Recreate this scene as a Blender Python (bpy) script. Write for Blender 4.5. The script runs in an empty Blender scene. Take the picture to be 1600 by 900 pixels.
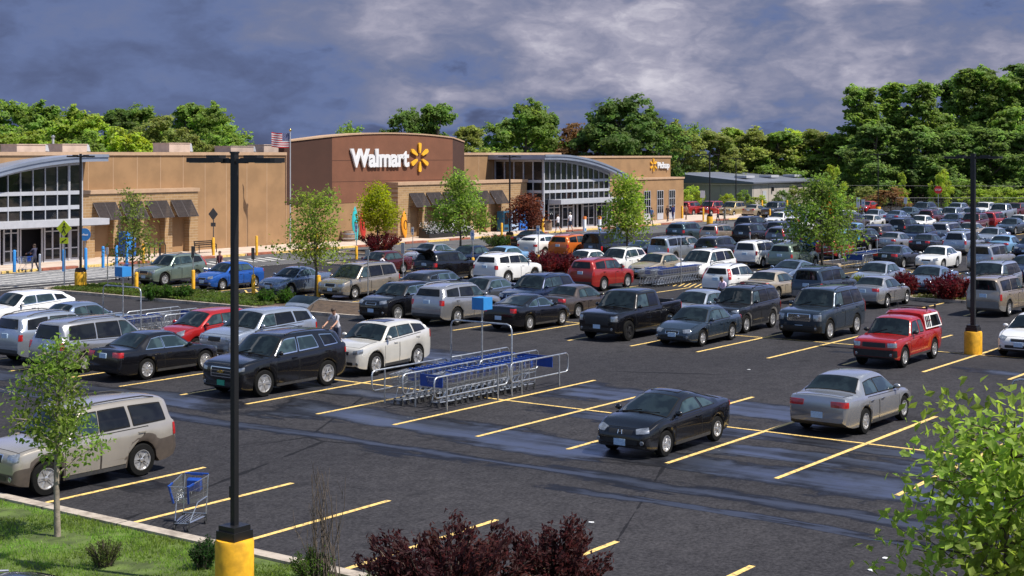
import bpy, bmesh, math, random
from math import sin, cos, pi, sqrt, atan2, radians
from mathutils import Vector, Matrix
from mathutils.bvhtree import BVHTree

RND = random.Random(11)
scene = bpy.context.scene
COL = scene.collection

# ------------------------------------------------------------------ frame of the place
FPX, CH, HZ = 2346.0, 7.5, 241.0          # focal length in photo pixels, eye height, horizon row
TH = atan2(1720, 2346)
ANG = pi / 2 - TH                          # heading of the stall lines (the a axis); b axis points to the store
CA, SA = cos(ANG), sin(ANG)

def W(a, b, z=0.0):
    return Vector((a * CA - b * SA, a * SA + b * CA, z))

def G(px, py, h=0.0):
    """point of the plane z = h seen at a photo pixel"""
    y = FPX * (CH - h) / (py - HZ)
    return Vector(((px - 800) * y / FPX, y, h))

def AB(v):
    return v.x * CA + v.y * SA, -v.x * SA + v.y * CA

# ------------------------------------------------------------------ mesh helpers
class MB:
    def __init__(self):
        self.v, self.f, self.m = [], [], []

    def add(self, vs, fs, mi=0):
        n = len(self.v)
        self.v.extend([tuple(p) for p in vs])
        for f in fs:
            self.f.append([n + i for i in f])
            self.m.append(mi)

    def box(self, x0, x1, y0, y1, z0, z1, mi=0, mtx=None):
        vs = [Vector(p) for p in ((x0, y0, z0), (x1, y0, z0), (x1, y1, z0), (x0, y1, z0),
                                  (x0, y0, z1), (x1, y0, z1), (x1, y1, z1), (x0, y1, z1))]
        if mtx is not None:
            vs = [mtx @ p for p in vs]
        self.add(vs, [(0, 3, 2, 1), (4, 5, 6, 7), (0, 1, 5, 4), (1, 2, 6, 5), (2, 3, 7, 6), (3, 0, 4, 7)], mi)

    def tube(self, pts, r, n=6, mi=0, closed=False, r1=None):
        pts = [Vector(p) for p in pts]
        k = len(pts)
        rings = []
        up = None
        for i, p in enumerate(pts):
            a = pts[(i - 1) % k] if (closed or i > 0) else p
            b = pts[(i + 1) % k] if (closed or i < k - 1) else p
            t = (b - a)
            t = t.normalized() if t.length > 1e-9 else Vector((0, 0, 1))
            if up is None:
                up = Vector((0, 0, 1)) if abs(t.z) < .9 else Vector((1, 0, 0))
            x = t.cross(up)
            if x.length < 1e-4:
                up = Vector((1, 0, 0)) if abs(t.x) < .9 else Vector((0, 1, 0))
                x = t.cross(up)
            x.normalize()
            y = x.cross(t).normalized()
            up = y
            rr = r if r1 is None else r + (r1 - r) * i / max(1, k - 1)
            rings.append([p + x * (rr * cos(2 * pi * j / n)) + y * (rr * sin(2 * pi * j / n)) for j in range(n)])
        vs = [q for ring in rings for q in ring]
        fs = []
        for i in range(k if closed else k - 1):
            i2 = (i + 1) % k
            for j in range(n):
                j2 = (j + 1) % n
                fs.append((i * n + j, i * n + j2, i2 * n + j2, i2 * n + j))
        if not closed:
            fs.append(tuple(range(n)))
            fs.append(tuple(reversed([(k - 1) * n + j for j in range(n)])))
        self.add(vs, fs, mi)

    def lathe(self, prof, n=16, c=(0, 0, 0), axis='z', mi=0):
        """prof: (radius, height) from one end to the other"""
        vs, fs = [], []
        for (r, h) in prof:
            for j in range(n):
                a = 2 * pi * j / n
                p = (r * cos(a), r * sin(a), h)
                if axis == 'y':
                    p = (r * cos(a), h, r * sin(a))
                elif axis == 'x':
                    p = (h, r * cos(a), r * sin(a))
                vs.append((p[0] + c[0], p[1] + c[1], p[2] + c[2]))
        for i in range(len(prof) - 1):
            for j in range(n):
                j2 = (j + 1) % n
                fs.append((i * n + j, i * n + j2, (i + 1) * n + j2, (i + 1) * n + j))
        fs.append(tuple(range(n - 1, -1, -1)))
        fs.append(tuple((len(prof) - 1) * n + j for j in range(n)))
        self.add(vs, fs, mi)

    def prism(self, poly, h0, h1, plane='xy', mi=0):
        """extrude a 2d polygon; plane xy -> along z, xz -> along y, yz -> along x"""
        n = len(poly)
        def P(u, v, h):
            return {'xy': (u, v, h), 'xz': (u, h, v), 'yz': (h, u, v)}[plane]
        vs = [P(u, v, h0) for u, v in poly] + [P(u, v, h1) for u, v in poly]
        fs = [tuple(range(n)), tuple(range(2 * n - 1, n - 1, -1))]
        fs += [(i, i + n, (i + 1) % n + n, (i + 1) % n) for i in range(n)]
        self.add(vs, fs, mi)

    def ball(self, c, r, nu=10, nv=7, mi=0):
        vs, fs = [], []
        rx, ry, rz = r if hasattr(r, '__len__') else (r, r, r)
        for i in range(nv + 1):
            t = pi * i / nv
            for j in range(nu):
                p = 2 * pi * j / nu
                vs.append((c[0] + rx * sin(t) * cos(p), c[1] + ry * sin(t) * sin(p), c[2] + rz * cos(t)))
        for i in range(nv):
            for j in range(nu):
                j2 = (j + 1) % nu
                fs.append((i * nu + j, (i + 1) * nu + j, (i + 1) * nu + j2, i * nu + j2))
        self.add(vs, fs, mi)

    def mesh(self, name, mats, smooth=0, fix=True):
        me = bpy.data.meshes.new(name)
        me.from_pydata(self.v, [], self.f)
        for m in mats:
            me.materials.append(m)
        if self.m:
            me.polygons.foreach_set('material_index', self.m)
        if fix:
            bm = bmesh.new(); bm.from_mesh(me)
            bmesh.ops.recalc_face_normals(bm, faces=bm.faces)
            bm.to_mesh(me); bm.free()
        if smooth:
            me.polygons.foreach_set('use_smooth', [True] * len(me.polygons))
            me.set_sharp_from_angle(angle=radians(smooth))
        me.update()
        return me

    def build(self, name, mats, parent=None, smooth=0, loc=None, rotz=0, fix=True):
        if not isinstance(mats, (list, tuple)):
            mats = [mats]
        return obj(name, self.mesh(name, mats, smooth, fix), parent, loc, rotz)

def obj(name, me, parent=None, loc=None, rotz=0):
    o = bpy.data.objects.new(name, me)
    COL.objects.link(o)
    if parent is not None:
        o.parent = parent
    if loc is not None:
        o.location = loc
    o.rotation_euler = (0, 0, rotz)
    return o

def tag(o, label=None, cat=None, group=None, kind=None):
    if label: o['label'] = label
    if cat: o['category'] = cat
    if group: o['group'] = group
    if kind: o['kind'] = kind
    return o

def thing(name, label, cat, loc=(0, 0, 0), rotz=0, group=None):
    return tag(obj(name, None, None, loc, rotz), label, cat, group)

def copy_tree(o, parent=None):
    c = o.copy(); COL.objects.link(c)
    if parent is not None:
        c.parent = parent
    for ch in list(o.children):
        copy_tree(ch, c)
    return c

def bar(m, p, q, w, h, mi=0):
    """rectangular bar from p to q, w wide (horizontal), h high"""
    p, q = Vector(p), Vector(q)
    d = (q - p); L = d.length; d.normalize()
    up = Vector((0, 0, 1)) if abs(d.z) < .95 else Vector((0, 1, 0))
    x = d.cross(up).normalized(); y = x.cross(d)
    M = Matrix((( d.x, x.x, y.x, p.x), (d.y, x.y, y.y, p.y), (d.z, x.z, y.z, p.z), (0, 0, 0, 1)))
    m.box(0, L, -w / 2, w / 2, -h / 2, h / 2, mi, M)

# ------------------------------------------------------------------ materials
class NT:
    def __init__(self, mat):
        self.t = mat.node_tree; self.n = self.t.nodes; self.l = self.t.links
    def node(self, typ, **kw):
        nd = self.n.new(typ)
        for k, v in kw.items():
            setattr(nd, k, v)
        return nd
    def put(self, sock, val):
        if isinstance(val, bpy.types.NodeSocket):
            self.l.new(val, sock)
        else:
            sock.default_value = val
    def math(self, op, a, b=0.0, c=0.0, clamp=False):
        nd = self.node('ShaderNodeMath', operation=op, use_clamp=clamp)
        self.put(nd.inputs[0], a); self.put(nd.inputs[1], b)
        if op in ('MULTIPLY_ADD', 'SMOOTH_MIN', 'SMOOTH_MAX', 'COMPARE'):
            self.put(nd.inputs[2], c)
        return nd.outputs[0]
    def mixc(self, f, a, b, blend='MIX'):
        nd = self.node('ShaderNodeMix', data_type='RGBA', blend_type=blend)
        self.put(nd.inputs[0], f)
        for s, v in ((nd.inputs[6], a), (nd.inputs[7], b)):
            if isinstance(v, (tuple, list)):
                v = (*v[:3], 1.0)
            self.put(s, v)
        return nd.outputs[2]
    def noise(self, vec, scale, detail=3.0, rough=.55, dist=0.0):
        nd = self.node('ShaderNodeTexNoise')
        if vec is not None: self.l.new(vec, nd.inputs['Vector'])
        nd.inputs['Scale'].default_value = scale; nd.inputs['Detail'].default_value = detail
        nd.inputs['Roughness'].default_value = rough; nd.inputs['Distortion'].default_value = dist
        return nd.outputs[0]
    def smooth(self, x, lo, hi, out0=0.0, out1=1.0):
        nd = self.node('ShaderNodeMapRange', interpolation_type='SMOOTHSTEP')
        self.put(nd.inputs[0], x)
        for i, v in enumerate((lo, hi, out0, out1)):
            nd.inputs[1 + i].default_value = v
        return nd.outputs[0]
    def coords(self, which='Object'):
        return self.node('ShaderNodeTexCoord').outputs[which]
    def scaled(self, vec, s):
        nd = self.node('ShaderNodeMapping')
        self.l.new(vec, nd.inputs['Vector']); nd.inputs['Scale'].default_value = s
        return nd.outputs[0]
    def bsdf(self):
        return self.n.get('Principled BSDF')
    def bump(self, h, strength=.3, dist=.02):
        nd = self.node('ShaderNodeBump'); nd.inputs['Strength'].default_value = strength
        nd.inputs['Distance'].default_value = dist
        self.l.new(h, nd.inputs['Height'])
        self.l.new(nd.outputs[0], self.bsdf().inputs['Normal'])

def newmat(name):
    m = bpy.data.materials.new(name); m.use_nodes = True
    return m, NT(m)

def pm(name, c, rough=.5, metal=0.0, var=.0, vscale=3.0, bump=0.0, bscale=40.0, coat=0.0, spec=.5):
    m, t = newmat(name)
    b = t.bsdf()
    b.inputs['Roughness'].default_value = rough
    b.inputs['Metallic'].default_value = metal
    b.inputs['Coat Weight'].default_value = coat
    b.inputs['Specular IOR Level'].default_value = spec
    b.inputs['Base Color'].default_value = (*c, 1)
    if var > 0:
        co = t.coords()
        n = t.noise(co, vscale, 5)
        f = t.smooth(n, .3, .7, 1 - var, 1 + var)
        hsv = t.node('ShaderNodeHueSaturation'); hsv.inputs['Color'].default_value = (*c, 1)
        t.l.new(f, hsv.inputs['Value'])
        t.l.new(hsv.outputs[0], b.inputs['Base Color'])
    if bump > 0:
        t.bump(t.noise(t.coords(), bscale, 4), bump)
    return m

M = {}
M['tyre'] = pm('tyre_rubber', (.008, .008, .008), .85, var=.3, vscale=20, spec=.15)
M['alloy'] = pm('alloy', (.52, .52, .53), .30, .7, var=.12, vscale=15)
M['alloy_dark'] = pm('alloy_dark', (.05, .05, .055), .4, .7)
M['black'] = pm('black_plastic', (.012, .012, .013), .45, var=.25, vscale=8)
M['trim'] = pm('window_rubber', (.008, .008, .008), .7, spec=.2)
M['chrome'] = pm('chrome', (.75, .75, .76), .12, 1.0)
M['plate'] = pm('plate_pale', (.42, .56, .72), .4, var=.12, vscale=25)
M['plate_green'] = pm('plate_green', (.03, .33, .2), .4, var=.1, vscale=25)
M['red_lamp'] = pm('tail_lamp', (.38, .012, .012), .08, coat=.8, var=.25, vscale=9)
M['clear_lamp'] = pm('head_lamp', (.30, .32, .35), .14, .6, coat=1.0, var=.35, vscale=9)
M['amber'] = pm('amber_lamp', (.65, .2, .03), .15, coat=.8)
M['gold'] = pm('gold_badge', (.6, .42, .12), .25, .9)
M['clad'] = pm('cladding_dark', (.035, .035, .037), .6, var=.2, vscale=6)
M['clad_tan'] = pm('cladding_tan', (.075, .060, .050), .5, var=.15, vscale=6)
M['clad_silver'] = pm('cladding_silver', (.2, .19, .18), .45, .3, var=.1, vscale=6)
M['interior'] = pm('hatch_inside', (.02, .02, .022), .7)

# tinted glass: dark body, sharp reflection, a hint of what is inside
def glass_mat(name, c0, c1):
    m, t = newmat(name)
    b = t.bsdf()
    co = t.coords()
    n = t.noise(co, 2.3, 3, .5)
    t.l.new(t.mixc(t.smooth(n, .42, .58), c0, c1), b.inputs['Base Color'])
    b.inputs['Roughness'].default_value = .03
    b.inputs['Specular IOR Level'].default_value = .40
    return m
M['glass'] = glass_mat('window_glass', (.007, .011, .014), (.014, .022, .026))
M['glass_side'] = glass_mat('side_glass', (.016, .028, .034), (.038, .064, .072))
M['glass_dark'] = glass_mat('privacy_glass', (.004, .004, .005), (.010, .011, .012))

# car paint: colour of the object, alpha of the colour = metal flake amount
m, t = newmat('car_paint')
oi = t.node('ShaderNodeObjectInfo')
b = t.bsdf()
co = t.coords()
dirt = t.smooth(t.noise(co, 1.7, 6), .35, .75, .93, 1.05)
hsv = t.node('ShaderNodeHueSaturation'); t.l.new(oi.outputs['Color'], hsv.inputs['Color']); t.l.new(dirt, hsv.inputs['Value'])
t.l.new(hsv.outputs[0], b.inputs['Base Color'])
t.l.new(t.math('MULTIPLY', oi.outputs['Alpha'], .72), b.inputs['Metallic'])
b.inputs['Roughness'].default_value = .25
b.inputs['Specular IOR Level'].default_value = .25
b.inputs['Coat Weight'].default_value = .85
b.inputs['Coat Roughness'].default_value = .04
M['paint'] = m
# ------------------------------------------------------------------ vehicles
def pchip(pts):
    xs = [p[0] for p in pts]; ys = [p[1] for p in pts]
    n = len(xs)
    d = [(ys[i + 1] - ys[i]) / max(1e-6, xs[i + 1] - xs[i]) for i in range(n - 1)]
    mm = [d[0]] + [0 if d[i - 1] * d[i] <= 0 else 2 * d[i - 1] * d[i] / (d[i - 1] + d[i]) for i in range(1, n - 1)] + [d[-1]]
    def f(x):
        if x <= xs[0]: return ys[0]
        if x >= xs[-1]: return ys[-1]
        i = 0
        while x > xs[i + 1]: i += 1
        h = xs[i + 1] - xs[i]; t = (x - xs[i]) / h
        return (ys[i] * (1 + 2 * t) * (1 - t) ** 2 + mm[i] * h * t * (1 - t) ** 2
                + ys[i + 1] * t * t * (3 - 2 * t) + mm[i + 1] * h * t * t * (t - 1))
    return f

def lerp(a, b, t): return a + (b - a) * t

def sedan(**k):
    P = dict(kind='sedan', L=4.8, Wd=1.82, H=1.46, nz=.72, cs=1.25, cz=.95, ws=2.05, rs=3.45, ds=4.1, dz=1.06,
             wr=.325, sf=.92, sr=3.68, tum=.50, belt=(.88, .95), doors=4, clr=.2, hr=.055, crown=.05, blunt=0, clad=0, rails=0)
    P.update(k)
    L, H, nz, cs, cz, ws, rs, ds, dz = (P[q] for q in ('L', 'H', 'nz', 'cs', 'cz', 'ws', 'rs', 'ds', 'dz'))
    sl = (H - .07 - cz) / (ws - cs)
    P['top'] = [(0, nz - .2), (.03, nz - .1), (.1, nz - .02), (.25, nz + .035), (cs * .6, lerp(nz + .04, cz, .62)), (cs, cz),
                (cs + .1, cz + sl * .085), (lerp(cs, ws, .6), cz + sl * (ws - cs) * .62), (ws, H - .065), (ws + .3, H - .012),
                (lerp(ws, rs, .55), H), (rs, H - .05), (lerp(rs, ds, .5), lerp(H - .06, dz, .47)), (ds - .06, dz + .035), (ds + .08, dz),
                (L - .2, dz - .005), (L - .07, dz - .045), (L - .03, dz - .16), (L, dz - .36)]
    return P

def wagon(**k):
    P = dict(kind='wagon', L=4.6, Wd=1.84, H=1.68, nz=.86, cs=1.12, cz=1.06, ws=1.85, rk=.22, wr=.35, sf=.9, sr=3.55,
             tum=.34, belt=(1.0, 1.09), doors=4, clr=.24, hr=.06, crown=.05, blunt=1, clad=0, rails=1, rz=None)
    P.update(k)
    lf = P.get('lift', 1.0)
    P['belt'] = (P['belt'][0] + .05 * lf, P['belt'][1] + .10 * lf); P['nz'] += .05 * lf; P['cz'] += .05 * lf; P['wr'] *= 1 + .05 * lf
    L, H, nz, cs, cz, ws, rk = (P[q] for q in ('L', 'H', 'nz', 'cs', 'cz', 'ws', 'rk'))
    sl = (H - .07 - cz) / (ws - cs)
    bz = P['belt'][1]
    P['top'] = [(0, nz - .22), (.03, nz - .08), (.1, nz), (.28, nz + .05), (cs * .6, lerp(nz + .05, cz, .62)), (cs, cz),
                (cs + .1, cz + sl * .085), (lerp(cs, ws, .6), cz + sl * (ws - cs) * .62), (ws, H - .065), (ws + .35, H - .012),
                (lerp(ws, L, .45), H), (L - rk - .42, H - .02 - .03 * lf), (L - rk - .1, H - .055 - .035 * lf), (L - rk, H - .10 - .04 * lf), (L - .1, bz + .04),
                (L - .06, bz - .06), (L - .03, bz - .2), (L, bz - .42)]
    return P

def pickup(**k):
    P = dict(kind='pickup', L=5.8, Wd=1.98, H=1.9, nz=1.08, cs=1.35, cz=1.2, ws=1.98, cab=3.75, bz=1.28, wr=.4, sf=1.0, sr=4.55,
             tum=.3, belt=(1.17, 1.22), doors=4, clr=.3, hr=.06, crown=.05, blunt=1, clad=0, rails=0)
    P.update(k)
    L, H, nz, cs, cz, ws, cab, bz = (P[q] for q in ('L', 'H', 'nz', 'cs', 'cz', 'ws', 'cab', 'bz'))
    sl = (H - .07 - cz) / (ws - cs)
    P['top'] = [(0, nz - .28), (.03, nz - .07), (.1, nz), (.3, nz + .04), (cs * .6, lerp(nz + .05, cz, .6)), (cs, cz),
                (cs + .1, cz + sl * .085), (lerp(cs, ws, .6), cz + sl * (ws - cs) * .62), (ws, H - .065), (ws + .3, H - .012),
                (lerp(ws, cab, .6), H), (cab - .16, H - .03), (cab - .08, H - .09), (cab - .02, bz + .1), (cab, bz), (L - .04, bz), (L, bz - .04)]
    P['bed'] = (cab + .04, L - .09, .72)
    return P

def car_parts(P):
    """list of (name, mesh, slot0 is paint, location, parent index or None, near only, glass/lamps flags)"""
    L, Wd, H = P['L'], P['Wd'], P['H']
    top = pchip(P['top'])
    b0, b1 = P['belt']
    wr, sf, sr = P['wr'], P['sf'], P['sr']
    Ra = wr + .045
    clr = P['clr']
    bottom = pchip([(0, clr + .13), (.12, clr + .05), (.45, clr), (L - .5, clr + .02), (L - .12, clr + .1), (L, clr + .2)])
    if P['blunt']:
        plan = pchip([(0, .80), (.06, .88), (.25, .95), (.7, .99), (1.3, 1), (L - 1.2, 1), (L - .5, .965), (L - .1, .905), (L, .84)])
    else:
        plan = pchip([(0, .68), (.06, .78), (.25, .89), (.7, .975), (1.3, 1), (L - 1.2, 1), (L - .5, .96), (L - .1, .89), (L, .8)])
    cs, ws = P['cs'], P['ws']
    belt = lambda s: lerp(b0, b1, min(1, max(0, (s - cs) / (L - cs - .3))))
    bed = P.get('bed')
    hr, crown, tum = P['hr'], P['crown'], P['tum']
    rend = P.get('rs', L - P.get('rk', .2) - .05)
    if P['kind'] == 'pickup': rend = P['cab'] - .1

    def arch(s):
        z = -1
        for ax in (sf, sr):
            d = abs(s - ax)
            if d < Ra: z = max(z, wr + sqrt(Ra * Ra - d * d))
        return z
    def geo(s):
        zt = top(s); w = Wd / 2 * plan(s)
        b = min(belt(s), zt - hr)
        zb = min(max(bottom(s), arch(s)), b - .1)
        dz = max(.001, zt - b)
        ww = w * .955 - tum * max(0, dz - hr - .02)
        if P['kind'] != 'pickup' and dz > .2:
            qf = max(0, (s - .5 * L) / (.5 * L)); ww -= (.10 if P['kind'] == 'sedan' else .085) * qf * qf
        ce, re = min(crown, dz * .45), min(.06, dz * .4)
        return zt, w, b, zb, dz, ww, ce, re
    def section(s):
        zt, w, b, zb, dz, ww, ce, re = geo(s)
        fl = .014 if arch(s) > 0 else 0
        b5 = b - .05 * min(1, (b - zb) / .3)
        rows = [(0, zb), (w * .86 + fl, zb), (w * .965 + fl, zb + .02), (w + fl, zb + .3 * (b5 - zb)), (w * 1.004, zb + .62 * (b5 - zb)),
                (w * .99, b5), (w * .955, b)]
        zr = zt - ce - re
        for t in (.33, .67, 1.0):
            rows.append((lerp(w * .955, ww, t) + .02 * sin(pi * t) * min(1, dz / .3), lerp(b, max(zr, b + .004), t)))
        rows += [(ww - .7 * re - .01, zt - ce - .12 * re), (ww * .74, zt - ce * .5), (ww * .4, zt - ce * .13), (0, zt)]
        if bed and bed[0] <= s <= bed[1]:
            rows[6:] = [(w * .97, b + .03), (w * .95, zt), (w * .91, zt + .004), (w * .87, zt), (w * .86, zt - .1), (w * .855, bed[2]), (w * .4, bed[2]), (0, bed[2])]
        return rows
    # stations
    S = {0, .015, .03, .06, .1, .16, .25, .36, .5, L, L - .015, L - .03, L - .06, L - .1, L - .16, L - .25, L - .36, L - .5}
    for ax in (sf, sr):
        for k in range(9): S.add(ax - Ra * cos(pi * k / 8))
        S.add(ax - Ra - .006); S.add(ax + Ra + .006)
    for k in range(9): S.add(lerp(cs, ws, k / 8))
    for s, z in P['top']: S.add(s)
    if P['kind'] == 'wagon':
        for k in range(7): S.add(lerp(L - P['rk'], L - .1, k / 6))
    s = .5
    while s < L - .4:
        S.add(s); s += .17
    if bed:
        S = {q for q in S if abs(q - bed[0]) > .03 and abs(q - bed[1]) > .03}
        for q in bed: S.update((q - .012, q + .012))
        bed = (bed[0], bed[1], bed[2])
    S = sorted(q for q in S if 0 <= q <= L)
    st = [S[0]]
    for q in S[1:]:
        if q - st[-1] > .0105: st.append(q)
    st[-1] = L
    rings = []
    xf0, xf1 = cs - .4, ws + .7
    def shift(s, y, z, b):
        """plan curvature of the two screens"""
        if z < b + .003: return 0
        k = (abs(y) / (Wd / 2)) ** 2
        f = max(0, min(1, (s - xf0) / .35, (xf1 - s) / .6)) * .16
        r = 0
        if P['kind'] != 'pickup':
            r = max(0, min(1, (s - rend + .3) / .4, (L - .02 - s) / .15)) * .10
        return k * (f - r)
    nr = None
    vs, fs, mi = [], [], []
    for s in st:
        rows = section(s); b = geo(s)[2]
        half = [(L / 2 - s - shift(s, y, z, b), y, z) for y, z in rows]
        ring = half + [(x, -y, z) for x, y, z in reversed(half[1:-1])]
        nr = len(ring); vs += ring
    hl = len(rows)
    clad = P['clad']
    for i in range(len(st) - 1):
        for j in range(nr):
            j2 = (j + 1) % nr
            fs.append((i * nr + j, (i + 1) * nr + j, (i + 1) * nr + j2, i * nr + j2))
            q = j if j < hl - 1 else nr - 1 - j
            if q == 0: mi.append(1)
            elif clad and q <= clad: mi.append(1)
            elif q == 1: mi.append(1 if arch(st[i]) < 0 else 1)
            elif P.get('bed') and st[i] > bed[0] and st[i + 1] < bed[1] + .02 and q >= hl - 4: mi.append(1)
            else: mi.append(0)
    for i in (0, len(st) - 1):
        for j in range(hl - 1):
            a = i * nr
            o = [a + j, a + j + 1] + ([a + nr - j - 1] if j + 1 < hl - 1 else []) + ([a + nr - j] if j > 0 else [])
            if len(o) >= 3:
                fs.append(tuple(o)); mi.append(1 if (j < 1 or (clad and j <= clad)) else 0)
    mb = MB(); mb.v = vs; mb.f = fs; mb.m = mi
    body = mb.mesh('body', [M['paint'], M[P.get('cladmat', 'clad')]], 38)
    tmp = bmesh.new(); tmp.from_mesh(body); bvh = BVHTree.FromBMesh(tmp); tmp.free()
    out = [dict(name='body', me=body, paint=1)]

    # ---- panels laid on the body by ray
    def hitp(p, d):
        d = Vector(d).normalized()
        h = bvh.ray_cast(Vector(p) - d * 3, d)
        if h[0] is None:
            h = bvh.find_nearest(Vector(p))
            n = h[1]
            return h[0], (n if n.dot(d) < 0 else -n)
        n = h[1]
        return h[0], (n if n.dot(d) < 0 else -n)
    def panel(name, grid, d, off=.008, mats=('glass',), ring=False, paint=0, near=0, rnd=.6, key=None, depth=.012):
        nu, nv = len(grid), len(grid[0])
        grid = [[Vector(p) for p in r] for r in grid]
        if rnd:
            for (i, j, di, dj) in ((0, 0, 1, 1), (nu - 1, 0, -1, 1), (0, nv - 1, 1, -1), (nu - 1, nv - 1, -1, -1)):
                q = (grid[i + di][j] + grid[i][j + dj]) / 2
                grid[i][j] = grid[i][j].lerp(q, rnd)
        pts = [[hitp(p, d) for p in r] for r in grid]
        m = MB()
        top_ = [[p + n * off for p, n in r] for r in pts]
        flat = [p for r in top_ for p in r]
        f = []; q = []
        for i in range(nu - 1):
            for j in range(nv - 1):
                f.append((i * nv + j, (i + 1) * nv + j, (i + 1) * nv + j + 1, i * nv + j + 1))
                edge = i in (0, nu - 2) or j in (0, nv - 2)
                q.append(1 if (ring and edge) else 0)
        bl = [(i, 0) for i in range(nu)] + [(nu - 1, j) for j in range(1, nv)] + [(i, nv - 1) for i in range(nu - 2, -1, -1)] + [(0, j) for j in range(nv - 2, 0, -1)]
        n0 = len(flat)
        for (i, j) in bl:
            p, n = pts[i][j]; flat.append(p - n * depth)
        k = len(bl)
        for a in range(k):
            b_ = (a + 1) % k
            f.append((bl[a][0] * nv + bl[a][1], bl[b_][0] * nv + bl[b_][1], n0 + b_, n0 + a)); q.append(1 if ring else 0)
        m.v = [tuple(p) for p in flat]; m.f = f; m.m = q
        me = m.mesh(name, [M[x] if isinstance(x, str) else x for x in mats], 50)
        e = dict(name=name, me=me, paint=paint, near=near, key=key)
        out.append(e)
        return e
    def axisvals(n, e):
        return [0, e] + [lerp(e, 1 - e, k / n) for k in range(1, n)] + [1 - e, 1]
    sx = lambda s: L / 2 - s

    # windscreen and rear glass follow the profile line
    def profpanel(name, s0, s1, fr, d, mats, e=.016, ne=.035, **kw):
        g = []
        for u in axisvals(12, e):
            r = []
            for v in axisvals(8, ne):
                s = lerp(s0, s1, v)
                zt, w, b, zb, dz, ww, ce, re = geo(s)
                r.append((sx(s), (2 * u - 1) * ww * fr, zt))
            g.append(r)
        return panel(name, g, d, off=.012, mats=mats, ring=True, depth=.02, **kw)
    slope = atan2(top(ws) - top(cs), ws - cs)
    e = profpanel('windscreen', cs + .05, ws - .015, .93, (-sin(slope), 0, -cos(slope)), ('glass', 'trim'), rnd=.3)
    if P['kind'] == 'sedan':
        a, b_ = P['rs'] + .03, P['ds'] - .07
        sl2 = atan2(top(a) - top(b_), b_ - a)
        profpanel('rear_window', a, b_, .90, (sin(sl2), 0, -cos(sl2)), ('glass', 'trim'), rnd=.3)
    elif P['kind'] == 'wagon':
        a, b_ = L - P['rk'] + .005, L - .1 - .005
        gg = []
        for u in axisvals(8, .018):
            r = []
            for v in axisvals(6, .05):
                z = lerp(P['H'] - .15 - .03 * P.get('lift', 1), P['belt'][1] + .05, v)
                hw = geo(L - .1)[1] * .955 - tum * (z - P['belt'][1]) - P.get('rwin', .10) - .07
                r.append((-L / 2 + .1, (2 * u - 1) * hw, z))
            gg.append(r)
        panel('rear_window', gg, (1, 0, 0), mats=('glass_dark', 'trim'), ring=True, rnd=.5)
    else:
        gg = [[(sx(P['cab'] - .05), (2 * u - 1) * (Wd / 2 * .955 - tum * (z - b0) - .16), z) for z in (b1 + .1, b1 + .3, H - .16)] for u in axisvals(6, .04)]
        panel('rear_window', gg, (1, 0, 0), mats=('glass_dark', 'trim'), ring=True)
    if P.get('sunroof'):
        s0 = P['ws'] + .22
        panel('sunroof', [[(sx(lerp(s0, s0 + .62, v)), (2 * u - 1) * .42, H) for v in (0, .06, .5, .94, 1)] for u in (0, .05, .35, .65, .95, 1)], (0, 0, -1), mats=('glass_dark', 'trim'), ring=True, near=1)

    # bonnet and boot lid, outlined by their shut lines
    def lid(name, s0, s1, fr):
        g = []
        for u in axisvals(8, .012):
            r = []
            for v in axisvals(8, .014):
                q = lerp(s0, s1, v)
                zt, w, b, zb, dz, ww, ce, re = geo(q)
                r.append((sx(q), (2 * u - 1) * w * fr, zt))
            g.append(r)
        panel(name, g, (0, 0, -1), off=.004, mats=('paint', 'trim'), ring=True, paint=1, near=1, rnd=.3, depth=.004)
    lid('bonnet', .16, cs - .02, .86)
    if P['kind'] == 'sedan': lid('boot_lid', P['ds'] + .02, L - .14, .8)
    # side windows: list of (front bottom, front top, rear bottom, rear top) in s
    if 'wins' in P: wins = P['wins']
    else:
        mid = P.get('bp', lerp(cs, L, .44))
        fb, ft = cs + .28, ws + .10
        if P['kind'] == 'sedan':
            eb, et = P['ds'] - .42, P['rs'] - .02
            if P['doors'] == 4:
                wins = [(fb, ft, mid - .012, mid + .01), (mid + .012, mid + .034, eb, et)]
            else:
                wins = [(fb, ft, mid + .25, mid + .2), (mid + .32, mid + .27, eb + .05, et)]
        elif P['kind'] == 'wagon':
            q = P.get('cp', lerp(mid, L, .56))
            wins = [(fb, ft, mid - .012, mid + .01), (mid + .012, mid + .034, q - .04, q - .12), (q + .04, q - .03, L - P['rk'] * .55 - .26, L - P['rk'] - .26)]
        else:
            wins = [(fb, ft, mid - .012, mid + .01), (mid + .012, mid + .034, P['cab'] - .24, P['cab'] - .26)]
    gm = P.get('sideglass', ['glass_side', 'glass_side', 'glass_dark'])
    for sd in (1, -1):
        for i, (fb, ft, rb, rt) in enumerate(wins):
            g = []
            for u in axisvals(5, .026):
                r = []
                for v in axisvals(3, .07):
                    zb_ = geo(lerp(fb, rb, u))[2] + .03
                    zt_, _, _, _, _, _, ce, re = geo(lerp(ft, rt, u))
                    z = lerp(zb_, zt_ - ce - re - .035, v)
                    r.append((sx(lerp(lerp(fb, rb, u), lerp(ft, rt, u), v)), sd, z))
                g.append(r)
            tr = 'chrome' if P.get('chromewin') else 'trim'
            panel('side_window', g, (0, -sd, 0), mats=(gm[min(i, len(gm) - 1)], tr), ring=True, rnd=.45)
    # doors, handles
    mid = P.get('bp', lerp(cs, L, .44))
    if P['doors'] == 4:
        dl = [(max(cs + .1, sf + Ra + .03), mid + .01), (mid + .03, min(sr + .18, rend + .1))]
    else:
        dl = [(max(cs + .1, sf + Ra + .03), mid + .3)]
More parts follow.
